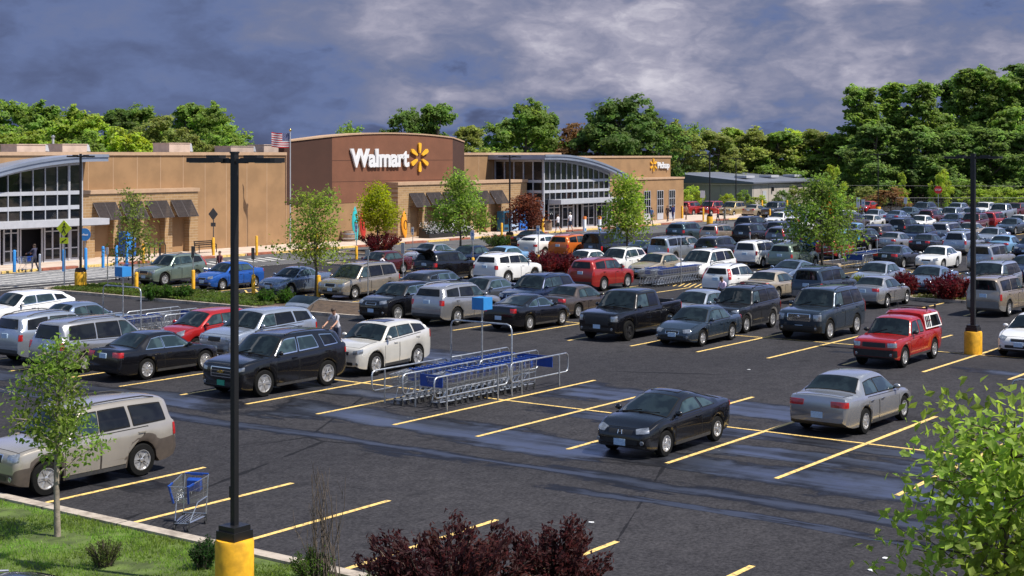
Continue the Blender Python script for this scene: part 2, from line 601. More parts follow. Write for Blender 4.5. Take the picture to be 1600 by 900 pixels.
    if P['kind'] == 'pickup': dl[-1] = (dl[-1][0], min(dl[-1][1], P['cab'] - .12))
    for sd in (1, -1):
        for (s0, s1) in dl:
            g = []
            for u in [0, .016, .2, .4, .6, .8, .984, 1]:
                r = []
                for v in [0, .025, .25, .5, .75, .975, 1]:
                    s = lerp(s0, s1, u)
                    z = lerp(max(clr + .1, bottom(s) + .1), belt(s) - .012, v)
                    lim = lerp(sr - Ra - .05, sr + .2, v)
                    if s1 > sr - Ra - .1: s = min(s, lerp(s0, min(s1, lim), u))
                    for ax in (sf, sr):
                        dd = sqrt((s - ax) ** 2 + (z - wr) ** 2)
                        if dd < Ra + .035:
                            k = (Ra + .035) / max(dd, .01); s = ax + (s - ax) * k; z = wr + (z - wr) * k
                    r.append((sx(s), sd, z))
                g.append(r)
            e = panel('door', g, (0, -sd, 0), off=.004, mats=('paint', 'trim'), ring=True, paint=1, near=1, rnd=0, depth=.004)
            di = len(out) - 1
            hs = s1 - .2
            p, n = hitp((sx(hs), sd, belt(hs) - .13), (0, -sd, 0))
            m = MB()
            m.box(-.10, .10, -.012, .03 if sd > 0 else .012, -.016, .016)
            if sd < 0:
                m = MB(); m.box(-.10, .10, -.03, .012, -.016, .016)
            me = m.mesh('handle', [M['chrome'] if P.get('chromehandle') else M['paint']])
            out.append(dict(name='handle', me=me, paint=0 if P.get('chromehandle') else 1, loc=p, near=1, parent=di))
    # dark sill between the arches
    for sd in (1, -1):
        g = []
        for u in (0, .1, .3, .5, .7, .9, 1):
            q = lerp(sf + Ra + .04, sr - Ra - .04, u)
            g.append([(sx(q), sd, bottom(q) + z) for z in (.025, .05, .08, .105)])
        panel('sill', g, (0, -sd, 0), off=.008, mats=('clad',), near=1, rnd=.2)
    # wipers and fog lamps
    m = MB()
    for y0, y1 in ((-.05, .5), (-.55, -.02)):
        pp = []
        for y, s_ in ((y0, cs + .06), (y1, cs + .17)):
            h_, n_ = hitp((sx(s_), y, top(s_)), (-.3, 0, -1)); pp.append(h_ + n_ * .025)
        bar(m, pp[0], pp[1], .02, .014)
    out.append(dict(name='wiper_pair', me=m.mesh('wiper_pair', [M['black']]), near=1))
    for sd in (1, -1):
        h_, n_ = hitp((L / 2, sd * Wd * .36, clr + .22), (-1, 0, 0))
        m = MB(); m.lathe([(.05, -.02), (.055, .018), (.04, .022)], 12, axis='x')
        out.append(dict(name='fog_lamp', me=m.mesh('fog_lamp', [M['clear_lamp']], 40), near=1, loc=h_))
    # mirrors
    for sd in (1, -1):
        s = cs + .42
        p, n = hitp((sx(s), sd, belt(s) + .05), (0, -sd, 0))
        m = MB()
        m.ball((0, sd * .10, .055), (.07, .105, .075), 10, 6, 0)
        bar(m, (0.01, -sd * .02, .0), (.0, sd * .1, .03), .06, .04, 1)
        me = m.mesh('mirror', [M['black'] if P.get('blackmirror') else M['paint'], M['black']], 50)
        out.append(dict(name='mirror', me=me, paint=0 if P.get('blackmirror') else 1, loc=p))
    # lamps
    nz = P['nz']
    w0 = Wd / 2
    hl_ = P.get('head', (.46, .86, nz - .13, nz - .01) if not P['blunt'] else (.52, .9, nz - .2, nz - .05))
    for sd in (1, -1):
        g = []
        y0, y1, z0, z1 = hl_
        for u in (0, .05, .15, .27, .4, .52, .64, .76, .88, .95, 1):
            r = []
            for v in (0, .1, .25, .42, .58, .75, .9, 1):
                zz = lerp(z0 + P.get('hsl', .04) * u, z1 + P.get('hsl', .04) * u + .01 * u, v)
                r.append((L / 2 - .12, sd * w0 * lerp(y0, y1, u), zz))
            g.append(r)
        panel('headlight', g, (-cos(.6), -sd * sin(.6), 0), off=.012, mats=('clear_lamp', 'black') , ring=False, rnd=.55, depth=.03)
    tl = P.get('tail')
    if tl is None:
        tl = (.5, .92, P.get('dz', 1.0) - .24, P.get('dz', 1.0) - .09) if P['kind'] == 'sedan' else (.74, .95, b1 - .28, b1 - .02)
    tang = P.get('tang', .6)
    for sd in (1, -1):
        g = []
        y0, y1, z0, z1 = tl
        for u in (0, .06, .18, .3, .42, .55, .68, .8, .92, 1):
            r = []
            for v in (0, .1, .25, .42, .58, .75, .9, 1):
                yy = w0 * lerp(y0, y1, u)
                z = lerp(z0, z1, v)
                if z > b1: yy -= tum * (z - b1) * .9
                r.append((-L / 2 + .10, sd * yy, z))
            g.append(r)
        panel('taillight', g, (cos(tang), -sd * sin(tang), 0), off=.012, mats=('red_lamp',), rnd=.5, depth=.03)
    # grille, intakes
    gw, g0, g1 = P.get('grille', (.30, nz - .17, nz - .05) if not P['blunt'] else (.36, nz - .24, nz - .05))
    n = 5
    g = [[(L / 2, (2 * u - 1) * gw, lerp(g0, g1, v)) for v in (0, .08, .3, .5, .7, .92, 1)] for u in (0, .04, .2, .4, .6, .8, .96, 1)]
    panel('grille', g, (-1, 0, 0), off=.006, mats=('black', 'chrome' if P.get('chromegrille', 1) else 'black'), ring=True, rnd=.5)
    gi = len(out) - 1
    if P.get('bars'):
        m = MB()
        for k in range(P['bars']):
            z = lerp(g0, g1, (k + 1) / (P['bars'] + 1))
            p, n_ = hitp((L / 2, 0, z), (-1, 0, 0)); p2, _ = hitp((L / 2, gw * .92, z), (-1, 0, 0))
            q = P['barmat'] if 'barmat' in P else 'chrome'
            m.add([(p2.x + .012, -gw * .93, z - .012), (p.x + .014, 0, z - .012), (p2.x + .012, gw * .93, z - .012),
                   (p2.x + .012, -gw * .93, z + .012), (p.x + .014, 0, z + .012), (p2.x + .012, gw * .93, z + .012)], [(0, 1, 4, 3), (1, 2, 5, 4)])
        out.append(dict(name='grille_bar', me=m.mesh('grille_bar', [M[P.get('barmat', 'chrome')]]), near=1, parent=gi))
    if P.get('badge'):
        z = lerp(g0, g1, .55)
        p, _ = hitp((L / 2, 0, z), (-1, 0, 0))
        m = MB()
        if P['badge'] == 'h':
            for y in (-.055, .055):
                bar(m, (.02, y * 1.1, -.05), (.0, y * .85, .05), .022, .02)
            bar(m, (.012, -.05, 0), (.012, .05, 0), .02, .02)
            mat = 'chrome'
        elif P['badge'] == 'bow':
            m.prism([(-.14, -.028), (-.045, -.028), (-.055, -.05), (.045, -.05), (.055, -.028), (.12, -.028), (.14, .028), (.045, .028), (.055, .05), (-.045, .05), (-.055, .028), (-.12, .028)], 0, .025, 'yz')
            mat = 'gold'
        else:
            m.lathe([(.06, 0), (.06, .02), (.04, .025)], 16, (0.0, 0, 0), 'x'); mat = 'chrome'
        out.append(dict(name='badge', me=m.mesh('badge', [M[mat]]), near=1, loc=p + Vector((.012, 0, 0))))
    lz0, lz1 = clr + .16, clr + .27
    g = [[(L / 2, (2 * u - 1) * P.get('iw', .5), lerp(lz0, lz1, v)) for v in (0, .15, .5, .85, 1)] for u in (0, .06, .3, .5, .7, .94, 1)]
    panel('air_intake', g, (-1, 0, 0), off=.005, mats=('black',), rnd=.6)
    if P.get('bumper'):
        z0, z1 = P['bumper']
        g = [[(L / 2, (2 * u - 1) * w0 * .92, lerp(z0, z1, v)) for v in (0, .1, .35, .65, .9, 1)] for u in (0, .04, .12, .22, .35, .5, .65, .78, .88, .96, 1)]
        panel('front_bumper', g, (-1, 0, 0), off=.02, mats=('black',), rnd=.4, depth=.04)
    # plates
    pz = P.get('rplate', (P.get('dz', 1) - .22) if P['kind'] == 'sedan' else b1 - .2)
    if P['kind'] == 'pickup': pz = clr + .32
    for (end, z) in ((1, P.get('fplate', clr + .3)), (-1, pz)):
        p, n_ = hitp((end * L / 2, 0, z), (-end, 0, 0))
        p1, _ = hitp((end * L / 2, 0, z + .07), (-end, 0, 0)); p0, _ = hitp((end * L / 2, 0, z - .07), (-end, 0, 0))
        x = max(abs(p.x), abs(p1.x), abs(p0.x)) + .004
        m = MB(); m.box(x - .03 if end > 0 else -x - .014, x + .014 if end > 0 else -x + .03, -.165, .165, z - .08, z + .08)
        out.append(dict(name='license_plate', me=m.mesh('license_plate', [M[P.get('platemat', 'plate') if end > 0 else 'plate']])))
    # dark lower strip of the rear bumper / step bumper
    z0 = clr + .2
    g = [[(-L / 2, (2 * u - 1) * w0 * .8, lerp(z0, z0 + (.12 if not P.get('rclad') else .3), v)) for v in (0, .15, .5, .85, 1)] for u in (0, .05, .25, .5, .75, .95, 1)]
    if P.get('rclad', 0) or P['kind'] != 'sedan':
        panel('rear_bumper_pad', g, (1, 0, 0), off=.006, mats=(P.get('cladmat', 'clad'),), rnd=.5, near=1)
    if P['kind'] == 'wagon' and P.get('wiper', 1):
        m = MB()
        z = b1 + .08
        p, _ = hitp((-L / 2, .0, z), (1, 0, 0)); q, _ = hitp((-L / 2, .34, z + .05), (1, 0, 0))
        bar(m, p + Vector((-.02, 0, 0)), q + Vector((-.02, 0, 0)), .02, .02)
        out.append(dict(name='wiper', me=m.mesh('wiper', [M['black']]), near=1))
    if P['rails']:
        m = MB()
        for sd in (1, -1):
            pts = []
            for k in range(7):
                s = lerp(ws + .25, L - P.get('rk', .2) - .35, k / 6)
                zt, w, b_, zb, dz, ww, ce, re = geo(s)
                pts.append((sx(s), sd * (ww - .1), zt - ce * .7 + (.05 if 0 < k < 6 else .0)))
            m.tube(pts, .018, 6)
            for s in (ws + .9, L - P.get('rk', .2) - .75):
                pass
        if P['rails'] == 2:
            for s in (ws + .75, L - 1.15):
                zt, w, b_, zb, dz, ww, ce, re = geo(s)
                m.tube([(sx(s), -ww + .1, zt + .04), (sx(s), 0, zt + .055), (sx(s), ww - .1, zt + .04)], .018, 6)
        out.append(dict(name='roof_rack', me=m.mesh('roof_rack', [M[P.get('railmat', 'black')]], 40)))
    if P.get('spoiler'):
        m = MB()
        z = P['dz'] + .10; x = -L / 2 + .2
        m.prism([(x - .12, z), (x + .1, z + .02), (x + .1, z + .035), (x - .12, z + .03)], -w0 * .68, w0 * .68, 'xz')
        for y in (-.45, .45): m.box(x - .05, x + .05, y - .02, y + .02, z - .12, z + .01)
        out.append(dict(name='spoiler', me=m.mesh('spoiler', [M['paint']]), paint=1, near=1))
    if P.get('wheel_arch'):
        pass
    for ad in P.get('extra', []):
        ad(P, out, hitp, geo, sx)
    # wheels
    tyre, rim = wheel_meshes(P.get('spokes', 5), P.get('rimmat', 'alloy'), P.get('rimr', .62))
    for s in (sf, sr):
        for sd in (1, -1):
            wdt = P.get('tw', .215)
            e = dict(name='wheel', me=tyre, loc=(sx(s), sd * (Wd / 2 * plan(s) - wdt / 2 - .012), wr), scale=(wr, wdt, wr), rotz=0 if sd > 0 else pi)
            out.append(e)
            out.append(dict(name='rim', me=rim, parent=len(out) - 1))
    return out

WM = {}
def wheel_meshes(sp, mat, rr):
    """unit wheel: radius 1, width 1 along y, outer face at +y"""
    key = (sp, mat, rr)
    if key in WM: return WM[key]
    m = MB()
    m.lathe([(rr * .9, -.5), (.9, -.5), (.985, -.36), (1.0, -.15), (1.0, .15), (.985, .36), (.93, .47), (rr + .03, .5), (rr, .44), (rr * .9, .1), (rr * .5, -.2)], 28, axis='y')
    ty = m.mesh('tyre', [M['tyre']], 40)
    m = MB()
    m.lathe([(rr * .98, .30), (rr * 1.0, .47), (rr * .93, .47), (rr * .9, .25)], 28, axis='y')      # lip
    m.lathe([(rr * .9, .06), (rr * .3, .05)], 20, axis='y', mi=1)                                       # dark dish behind
    m.lathe([(rr * .24, .1), (rr * .23, .40), (rr * .12, .44)], 14, axis='y')                            # hub
    for k in range(sp):
        a = 2 * pi * k / sp
        for da in ((-.13, .13) if sp <= 6 else (0,)):
            wd = (.034 if sp <= 6 else .045)
            p = Vector((rr * .18 * cos(a), .38, rr * .18 * sin(a)))
            q = Vector((rr * .95 * cos(a + da), .40, rr * .95 * sin(a + da)))
            d = (q - p); t = Vector((-sin(a), 0, cos(a)))
            vs = []
            for (c, w_) in ((p, wd * 1.5), (q, wd)):
                for (h, ww) in ((0, w_ * 1.2), (-.14, w_ * 1.4)):
                    vs += [c + t * ww + Vector((0, h, 0)), c - t * ww + Vector((0, h, 0))]
            m.add(vs, [(0, 1, 5, 4), (0, 4, 6, 2), (1, 3, 7, 5), (2, 6, 7, 3)])
    ri = m.mesh('rim', [M[mat], M['black']], 30)
    WM[key] = (ty, ri)
    return WM[key]

# --- the models
def open_hatch(P, out, hitp, geo, sx):
    L, H = P['L'], P['H']
    m = MB()
    hx, hz = sx(L - P['rk'] - .1), H - .07
    a = P.get('hatch', .40)
    d = Vector((-cos(a), 0, sin(a))); n = Vector((sin(a), 0, cos(a)))
    prof = [(0, .0), (.15, .035), (.45, .055), (.72, .05), (.78, -.02), (.98, -.13), (1.05, -.2)]
    vs = []
    for (u, h) in prof:
        p = Vector((hx, 0, hz)) + d * u + n * h
        hw = .60 + .1 * min(1, u)
        for (y, dn) in ((hw, -.03), (hw * .7, 0), (0, .012), (-hw * .7, 0), (-hw, -.03)):
            q = p + n * dn; vs.append((q.x, y, q.z))
        for (y, dn) in ((hw, -.07), (hw * .7, -.05), (0, -.04), (-hw * .7, -.05), (-hw, -.07)):
            q = p + n * dn; vs.append((q.x, y, q.z))
    fs, mi = [], []
    k = len(prof)
    for i in range(k - 1):
        for j in range(4):
            fs.append((i * 10 + j, i * 10 + j + 1, (i + 1) * 10 + j + 1, (i + 1) * 10 + j)); mi.append(1 if (0 < i < 3 and 0 < j < 3) or (i in (1, 2)) else 0)
            fs.append((i * 10 + 5 + j, (i + 1) * 10 + 5 + j, (i + 1) * 10 + 6 + j, i * 10 + 6 + j)); mi.append(2)
        fs.append((i * 10, (i + 1) * 10, (i + 1) * 10 + 5, i * 10 + 5)); mi.append(0)
        fs.append((i * 10 + 4, i * 10 + 9, (i + 1) * 10 + 9, (i + 1) * 10 + 4)); mi.append(0)
    for i in (0, k - 1):
        fs.append((i * 10, i * 10 + 1, i * 10 + 2, i * 10 + 3, i * 10 + 4, i * 10 + 9, i * 10 + 8, i * 10 + 7, i * 10 + 6, i * 10 + 5)); mi.append(0)
    m.v, m.f, m.m = vs, fs, mi
    out.append(dict(name='open_tailgate', me=m.mesh('open_tailgate', [M['paint'], M['glass'], M['interior']], 40), paint=1))
    m = MB()
    for y in (-.55, .55):
        m.tube([(hx - .1, y, hz - .35), (hx - .42, y, hz + .05)], .012, 6)
    out.append(dict(name='gas_strut', me=m.mesh('gas_strut', [M['black']]), near=1))

def canopy(P, out, hitp, geo, sx):
    """camper shell behind the cab with its white framed side windows"""
    L, H = P['L'], P['H']
    c0, c1 = P['cab'] + .03, L - .06
    bz = P['bz']
    def sec(x, top_, hw):
        return [(x, hw + .0, bz + .01), (x, hw - .05, bz + .3), (x, hw - .12, top_ - .07), (x, hw - .2, top_ - .01), (x, 0, top_ + .03),
                (x, -hw + .2, top_ - .01), (x, -hw + .12, top_ - .07), (x, -hw + .05, bz + .3), (x, -hw, bz + .01)]
    m = MB()
    rings = [sec(sx(c0), H + .02, .80), sec(sx(c0 + .12), H + .08, .82), sec(sx(c1 - .35), H + .08, .82), sec(sx(c1 - .12), H + .03, .81), sec(sx(c1), bz + .08, .80)]
    vs = [p for r in rings for p in r]
    fs = [(i * 9 + j, i * 9 + j + 1, (i + 1) * 9 + j + 1, (i + 1) * 9 + j) for i in range(4) for j in range(8)]
    fs += [tuple(range(8, -1, -1)), tuple(36 + j for j in range(9))]
    m.v, m.f, m.m = vs, fs, [0] * len(fs)
    out.append(dict(name='camper_shell', me=m.mesh('camper_shell', [M['paint']], 35), paint=1))
    si = len(out) - 1
    for sd in (1, -1):
        def P3(s, z, o=.0):
            t = (z - bz) / (H + .01 - bz)
            return Vector((sx(s), sd * (.82 - .12 * t ** 1.3 + o + .004), z))
        def quad(m, a, b, z0, z1, o, mi, sl=0.0):
            q = [P3(a + sl * 0, z0, o), P3(b, z0, o), P3(b - sl, z1, o), P3(a + sl * .2, z1, o)]
            i_ = [p - Vector((0, sd * .03, 0)) for p in q]
            m.add(q + i_, [(0, 1, 2, 3), (0, 4, 5, 1), (1, 5, 6, 2), (2, 6, 7, 3), (3, 7, 4, 0)], mi)
        m = MB()
        quad(m, c0 + .02, c1 - .10, bz + .03, H - .02, .006, 0, .2)
        out.append(dict(name='window_frame', me=m.mesh('window_frame', [M['white']]), parent=si))
        m = MB()
        quad(m, c0 + .62, c1 - .22, bz + .08, H - .08, .018, 0, .13)
        for k in range(3): quad(m, c0 + .10 + .16 * k, c0 + .19 + .16 * k, bz + .08, H - .08, .018, 0, 0)
        out.append(dict(name='side_window', me=m.mesh('side_window', [M['glass_dark']]), parent=si))
    m = MB()
    for s in (c0 + .35, c1 - .55):
        m.tube([(sx(s), -.72, H + .07), (sx(s), -.72, H + .17), (sx(s), .72, H + .17), (sx(s), .72, H + .07)], .02, 6)
        for y in (-.72, .72): m.box(sx(s) - .03, sx(s) + .03, y - .03, y + .03, H + .15, H + .27)
    out.append(dict(name='roof_rack', me=m.mesh('roof_rack', [M['black']])))

M['white'] = pm('white_paint', (.75, .75, .74), .45, var=.06, vscale=4)
MODELS = {}
MODELS['sedan'] = sedan(chromehandle=0)
MODELS['sedan_big'] = sedan(L=5.1, Wd=1.87, H=1.48, sf=.98, sr=3.9, rs=3.62, ds=4.32, dz=1.08, belt=(.90, .98), spokes=8, wr=.335,
                            chromehandle=1, tail=(.36, .94, .78, .93), tum=.52, rplate=.58, badge='o', chromewin=0)
MODELS['sedan_old'] = sedan(L=4.95, Wd=1.82, H=1.42, sf=1.0, sr=3.75, rs=3.4, ds=4.05, dz=1.0, belt=(.85, .9), cz=.92, nz=.68, spokes=6,
                            tail=(.5, .95, .78, .92), hsl=.02)
MODELS['sedan_lux'] = sedan(L=4.93, Wd=1.84, H=1.47, sf=.85, sr=3.7, rs=3.35, ds=4.22, dz=1.05, belt=(.88, .96), wr=.345, spokes=10, rimr=.68,
                            tail=(.45, .96, .80, .96), chromewin=1, chromehandle=1, nz=.74)
MODELS['compact'] = sedan(L=4.3, Wd=1.70, H=1.46, sf=.85, sr=3.4, cs=1.0, cz=.97, ws=1.75, rs=3.1, ds=3.72, dz=1.08, belt=(.9, .99), wr=.3, spokes=7, nz=.75)
MODELS['coupe'] = sedan(L=4.44, Wd=1.75, H=1.38, sf=.88, sr=3.53, cs=.95, cz=.95, ws=1.95, rs=2.8, ds=4.0, dz=1.04, belt=(.86, .96), wr=.315, spokes=5,
                        doors=2, bp=2.35, badge='h', nz=.71, fplate=.40, grille=(.34, .57, .68), head=(.46, .90, .60, .70), tail=(.55, .93, .80, .93), sunroof=1, chromegrille=0, tum=.52,
                        wins=[(1.42, 1.98, 2.68, 2.55), (2.75, 2.64, 3.42, 3.0)])
MODELS['coupe_long'] = sedan(L=4.85, Wd=1.85, H=1.43, sf=.95, sr=3.69, cs=1.2, cz=.95, ws=2.05, rs=3.0, ds=4.2, dz=1.06, belt=(.88, .98), wr=.335, spokes=8,
                             doors=2, bp=2.55, nz=.72, chromewin=1, tail=(.6, .94, .80, .97), tum=.50, rplate=.6,
                             wins=[(1.6, 2.1, 2.9, 2.78), (2.98, 2.86, 3.75, 3.25)])
MODELS['convertible'] = sedan(L=4.4, Wd=1.79, H=1.44, sf=.9, sr=3.48, cs=1.08, cz=.96, ws=1.85, rs=2.85, ds=3.5, dz=1.06, belt=(.92, 1.0), wr=.32, spokes=5,
                              doors=2, bp=2.3, nz=.75, wins=[(1.35, 1.9, 2.55, 2.5), (2.62, 2.57, 3.1, 2.8)])
MODELS['hatchback'] = wagon(lift=.3, L=4.05, Wd=1.70, H=1.53, nz=.80, cs=.78, cz=1.0, ws=1.62, rk=.36, sf=.78, sr=3.28, wr=.30, belt=(.92, 1.06), clr=.2, rails=0, blunt=0,
                            spokes=7, bp=2.15, cp=3.1, tum=.38, sideglass=['glass_side'] * 3, head=(.46, .9, .66, .82), hsl=.08, spoiler=0, grille=(.32, .62, .70))
MODELS['crossover'] = wagon(lift=1.35, L=4.6, Wd=1.84, H=1.66, rk=.34, spokes=5, rails=0, rimr=.68, wr=.355, belt=(1.0, 1.10), sunroof=1, head=(.48, .92, .74, .86), hsl=.06, nz=.88,
                            sideglass=['glass_side', 'glass_side', 'glass_dark'], bp=2.3, cp=3.3, tum=.36, blunt=0, grille=(.34, .72, .83), chromehandle=0)
MODELS['crossover_rail'] = wagon(L=4.55, Wd=1.80, H=1.70, rk=.26, spokes=5, rails=1, wr=.345, bp=2.25, cp=3.25, tail=(.80, .96, .98, 1.50), tum=.36, tang=.35)
MODELS['crossover_sport'] = wagon(lift=1.35, L=4.75, Wd=1.88, H=1.64, rk=.5, spokes=6, rails=0, wr=.365, rimr=.67, bp=2.45, cp=3.5, blunt=0, chromewin=1, tum=.40, nz=.86, tail=(.6, .96, .86, 1.02), rplate=.78)
MODELS['suv'] = wagon(L=4.85, Wd=1.94, H=1.74, rk=.26, spokes=5, rails=1, railmat='alloy', wr=.37, sf=.95, sr=3.72, bp=2.4, cp=3.5, nz=.92, belt=(1.05, 1.13), cz=1.1,
                      tail=(.7, .96, .9, 1.12), sideglass=['glass_side', 'glass_dark', 'glass_dark'])
MODELS['suv_long'] = wagon(L=5.15, Wd=1.99, H=1.79, rk=.30, spokes=6, rails=1, wr=.385, rimr=.67, sf=1.0, sr=4.05, bp=2.6, cp=3.75, cs=1.22, ws=1.98, nz=.98, belt=(1.08, 1.17), cz=1.13,
                           badge='bow', grille=(.46, .62, .92), head=(.54, .93, .80, .90), hsl=.05, tail=(.66, .96, .98, 1.14), platemat='plate_green', chromehandle=0,
                           wins=[(1.5, 2.08, 2.57, 2.6), (2.65, 2.68, 3.62, 3.46), (3.9, 3.76, 4.62, 4.42)], chromewin=1, blunt=1, fplate=.47, bars=2, iw=.62)
MODELS['suv_hatch'] = dict(MODELS['suv'], extra=[open_hatch], rails=0)
MODELS['suv_box'] = wagon(lift=.3, L=4.62, Wd=1.84, H=1.76, rk=.16, spokes=5, rails=1, wr=.365, sf=.80, sr=3.49, bp=2.25, cp=3.2, nz=.96, belt=(1.08, 1.12), cz=1.1, cs=1.15, ws=1.72, tum=.28,
                          clad=3, cladmat='clad_tan', tail=(.78, .96, .82, 1.1), tang=.7, rclad=1, wiper=0, sideglass=['glass_side', 'glass_dark', 'glass_dark'])
MODELS['suv_square'] = wagon(lift=.3, L=4.75, Wd=1.82, H=1.80, rk=.12, spokes=6, rails=2, wr=.365, sf=.82, sr=3.62, bp=2.3, cp=3.25, nz=.98, belt=(1.10, 1.14), cz=1.12, cs=1.2, ws=1.72, tum=.24,
                             clad=2, cladmat='clad_silver', tail=(.80, .97, .78, 1.06), tang=.7, rclad=1, sideglass=['glass_side', 'glass_dark', 'glass_dark'])
MODELS['suv_large'] = wagon(lift=.3, L=5.15, Wd=2.01, H=1.95, rk=.2, spokes=6, rails=1, wr=.40, rimr=.65, sf=.95, sr=3.9, bp=2.5, cp=3.55, nz=1.12, belt=(1.2, 1.24), cz=1.24, cs=1.25, ws=1.9, tum=.27,
                            grille=(.50, .78, 1.06), bars=4, head=(.56, .93, .80, 1.04), hsl=.0, tail=(.82, .97, .85, 1.35), fplate=.56, badge='o', bumper=(.40, .62), sideglass=['glass_side', 'glass_dark', 'glass_dark'], clr=.3)
MODELS['minivan'] = wagon(lift=.35, L=5.1, Wd=1.97, H=1.75, rk=.24, spokes=5, rails=1, railmat='black', wr=.335, sf=.95, sr=4.0, bp=2.3, cp=3.45, nz=.86, belt=(.98, 1.06), cz=1.03, cs=.92, ws=1.85, tum=.30,
                          clad=2, cladmat='clad_silver', tail=(.76, .96, .82, 1.06), sideglass=['glass_side', 'glass_dark', 'glass_dark'], rwin=.12,
                          wins=[(1.3, 1.95, 2.27, 2.3), (2.31, 2.34, 3.42, 3.4), (3.48, 3.46, 4.7, 4.56)])
MODELS['minivan_short'] = wagon(lift=.35, L=4.8, Wd=1.9, H=1.74, rk=.18, spokes=5, rails=1, railmat='black', wr=.33, sf=.92, sr=3.78, bp=2.3, cp=3.3, nz=.90, belt=(1.02, 1.08), cz=1.06, cs=.98, ws=1.8, tum=.27,
                                clad=1, cladmat='clad_silver', tail=(.80, .96, .86, 1.1), sideglass=['glass_side', 'glass_dark', 'glass_dark'])
MODELS['van'] = wagon(lift=0, L=5.0, Wd=1.98, H=1.92, rk=.1, spokes=6, rails=0, wr=.34, sf=.9, sr=3.9, bp=2.2, cp=3.3, nz=.98, belt=(1.1, 1.12), cz=1.12, cs=.95, ws=1.65, tum=.18, tail=(.84, .97, .7, 1.0))
MODELS['pickup_crew'] = pickup(spokes=5, rimmat='alloy_dark', rimr=.66, grille=(.56, .66, 1.03), chromegrille=0, head=(.60, .93, .80, 1.0), hsl=0, bp=2.72, fplate=.6, chromehandle=0, iw=.7,
                               sideglass=['glass_side', 'glass_dark'])
MODELS['pickup_shell'] = pickup(L=4.85, Wd=1.74, H=1.64, nz=.96, cs=1.22, cz=1.05, ws=1.78, cab=2.95, bz=1.10, belt=(1.03, 1.06), wr=.36, sf=.82, sr=3.85, bp=2.25, clr=.28, spokes=6,
                                blackmirror=1, grille=(.42, .72, .88), chromegrille=0, head=(.50, .92, .74, .88), hsl=0, doors=2, extra=[canopy], fplate=.56, iw=.6, bumper=(.42, .66),
                                wins=[(1.5, 1.88, 2.28, 2.28), (2.38, 2.38, 2.74, 2.74)])
MODELS['pickup_shell']['bed'] = None
# small differences for variety of the far rows
MODELS['suv_b'] = wagon(L=4.7, Wd=1.86, H=1.75, rk=.24, spokes=6, rails=1, wr=.36, bp=2.3, cp=3.3, nz=.9, belt=(1.04, 1.1), tail=(.78, .96, .86, 1.08), cz=1.08)
def squeeze(P, k, kh=1.03):
    """the whole park reads a little shorter than brochure lengths"""
    for q in ('L', 'sf', 'sr', 'cs', 'ws', 'rs', 'ds', 'bp', 'cp', 'cab'):
        if q in P: P[q] *= k
    for q in ('H', 'cz', 'nz', 'dz', 'bz', 'wr'):
        if q in P: P[q] *= kh
    P['belt'] = tuple(q * kh for q in P['belt'])
    if 'wins' in P: P['wins'] = [tuple(x * k for x in w) for w in P['wins']]
    if P.get('bed'): P['bed'] = (P['bed'][0] * k, P['bed'][1] * k, P['bed'][2])
    P['top'] = [(x * k, z * kh) for x, z in P['top']]
    if P['kind'] == 'wagon': P['rk'] *= k
    for q in ('head', 'tail'):
        if q in P: P[q] = P[q][:2] + tuple(z * kh for z in P[q][2:])
    if 'grille' in P: P['grille'] = P['grille'][:1] + tuple(z * kh for z in P['grille'][1:])
for _k in MODELS: squeeze(MODELS[_k], .96 if _k in ('coupe', 'suv_box', 'pickup_shell', 'hatchback', 'compact', 'convertible') else .915)
PARTS = {}
ROOF = {}
def model(key):
    if key not in PARTS:
        PARTS[key] = car_parts(MODELS[key])
    return PARTS[key]

def place_car(key, color, loc, rotz, label, cat, group=None, far=False, name=None):
    P = MODELS[key]
    nm = name or {'sedan': 'sedan', 'wagon': 'suv', 'pickup': 'pickup_truck'}[P['kind']]
    root = thing(nm, label, cat, loc, rotz, group)
    objs = []
    for p in model(key):
        if far and (p.get('near') or p['name'] == 'air_intake'):
            objs.append(None); continue
        par = objs[p['parent']] if p.get('parent') is not None else root
        if par is None:
            objs.append(None); continue
        o = obj(p['name'], p['me'], par, p.get('loc'), p.get('rotz', 0))
        if p.get('scale'): o.scale = p['scale']
        if p.get('paint'): o.color = color
        objs.append(o)
    return root
# ------------------------------------------------------------------ camera, light, sky
cam = bpy.data.cameras.new('camera'); camo = bpy.data.objects.new('camera', cam); COL.objects.link(camo)
camo.location = (0, 0, CH); camo.rotation_euler = (pi / 2, 0, 0)
cam.sensor_width = 36; cam.lens = 36 * FPX / 1600; cam.shift_y = -(450 - HZ) / 1600
cam.clip_end = 3000; cam.clip_start = .2
scene.camera = camo

SUN_AZ = (0.93, -0.37); EL = radians(57)
sd = Vector((SUN_AZ[0], SUN_AZ[1], 0)).normalized() * cos(EL) + Vector((0, 0, sin(EL)))
sl = bpy.data.lights.new('sun', 'SUN'); sl.energy = 4.8; sl.angle = radians(.5); sl.color = (1, .94, .84)
so = bpy.data.objects.new('sun', sl); COL.objects.link(so); so.rotation_euler = sd.to_track_quat('Z', 'Y').to_euler()

wd = bpy.data.worlds.new('World'); scene.world = wd; wd.use_nodes = True
t = NT(wd)
bg = t.n.get('Background')
sky = t.node('ShaderNodeTexSky', sky_type='NISHITA', sun_disc=False, sun_elevation=EL, sun_rotation=atan2(sd.x, sd.y), air_density=1.0, dust_density=.6, ozone_density=2.0)
t.l.new(sky.outputs[0], bg.inputs[0]); bg.inputs[1].default_value = .095
gen = t.coords('Generated')
sep = t.node('ShaderNodeSeparateXYZ'); t.l.new(gen, sep.inputs[0])
dx, dy, dz = sep.outputs
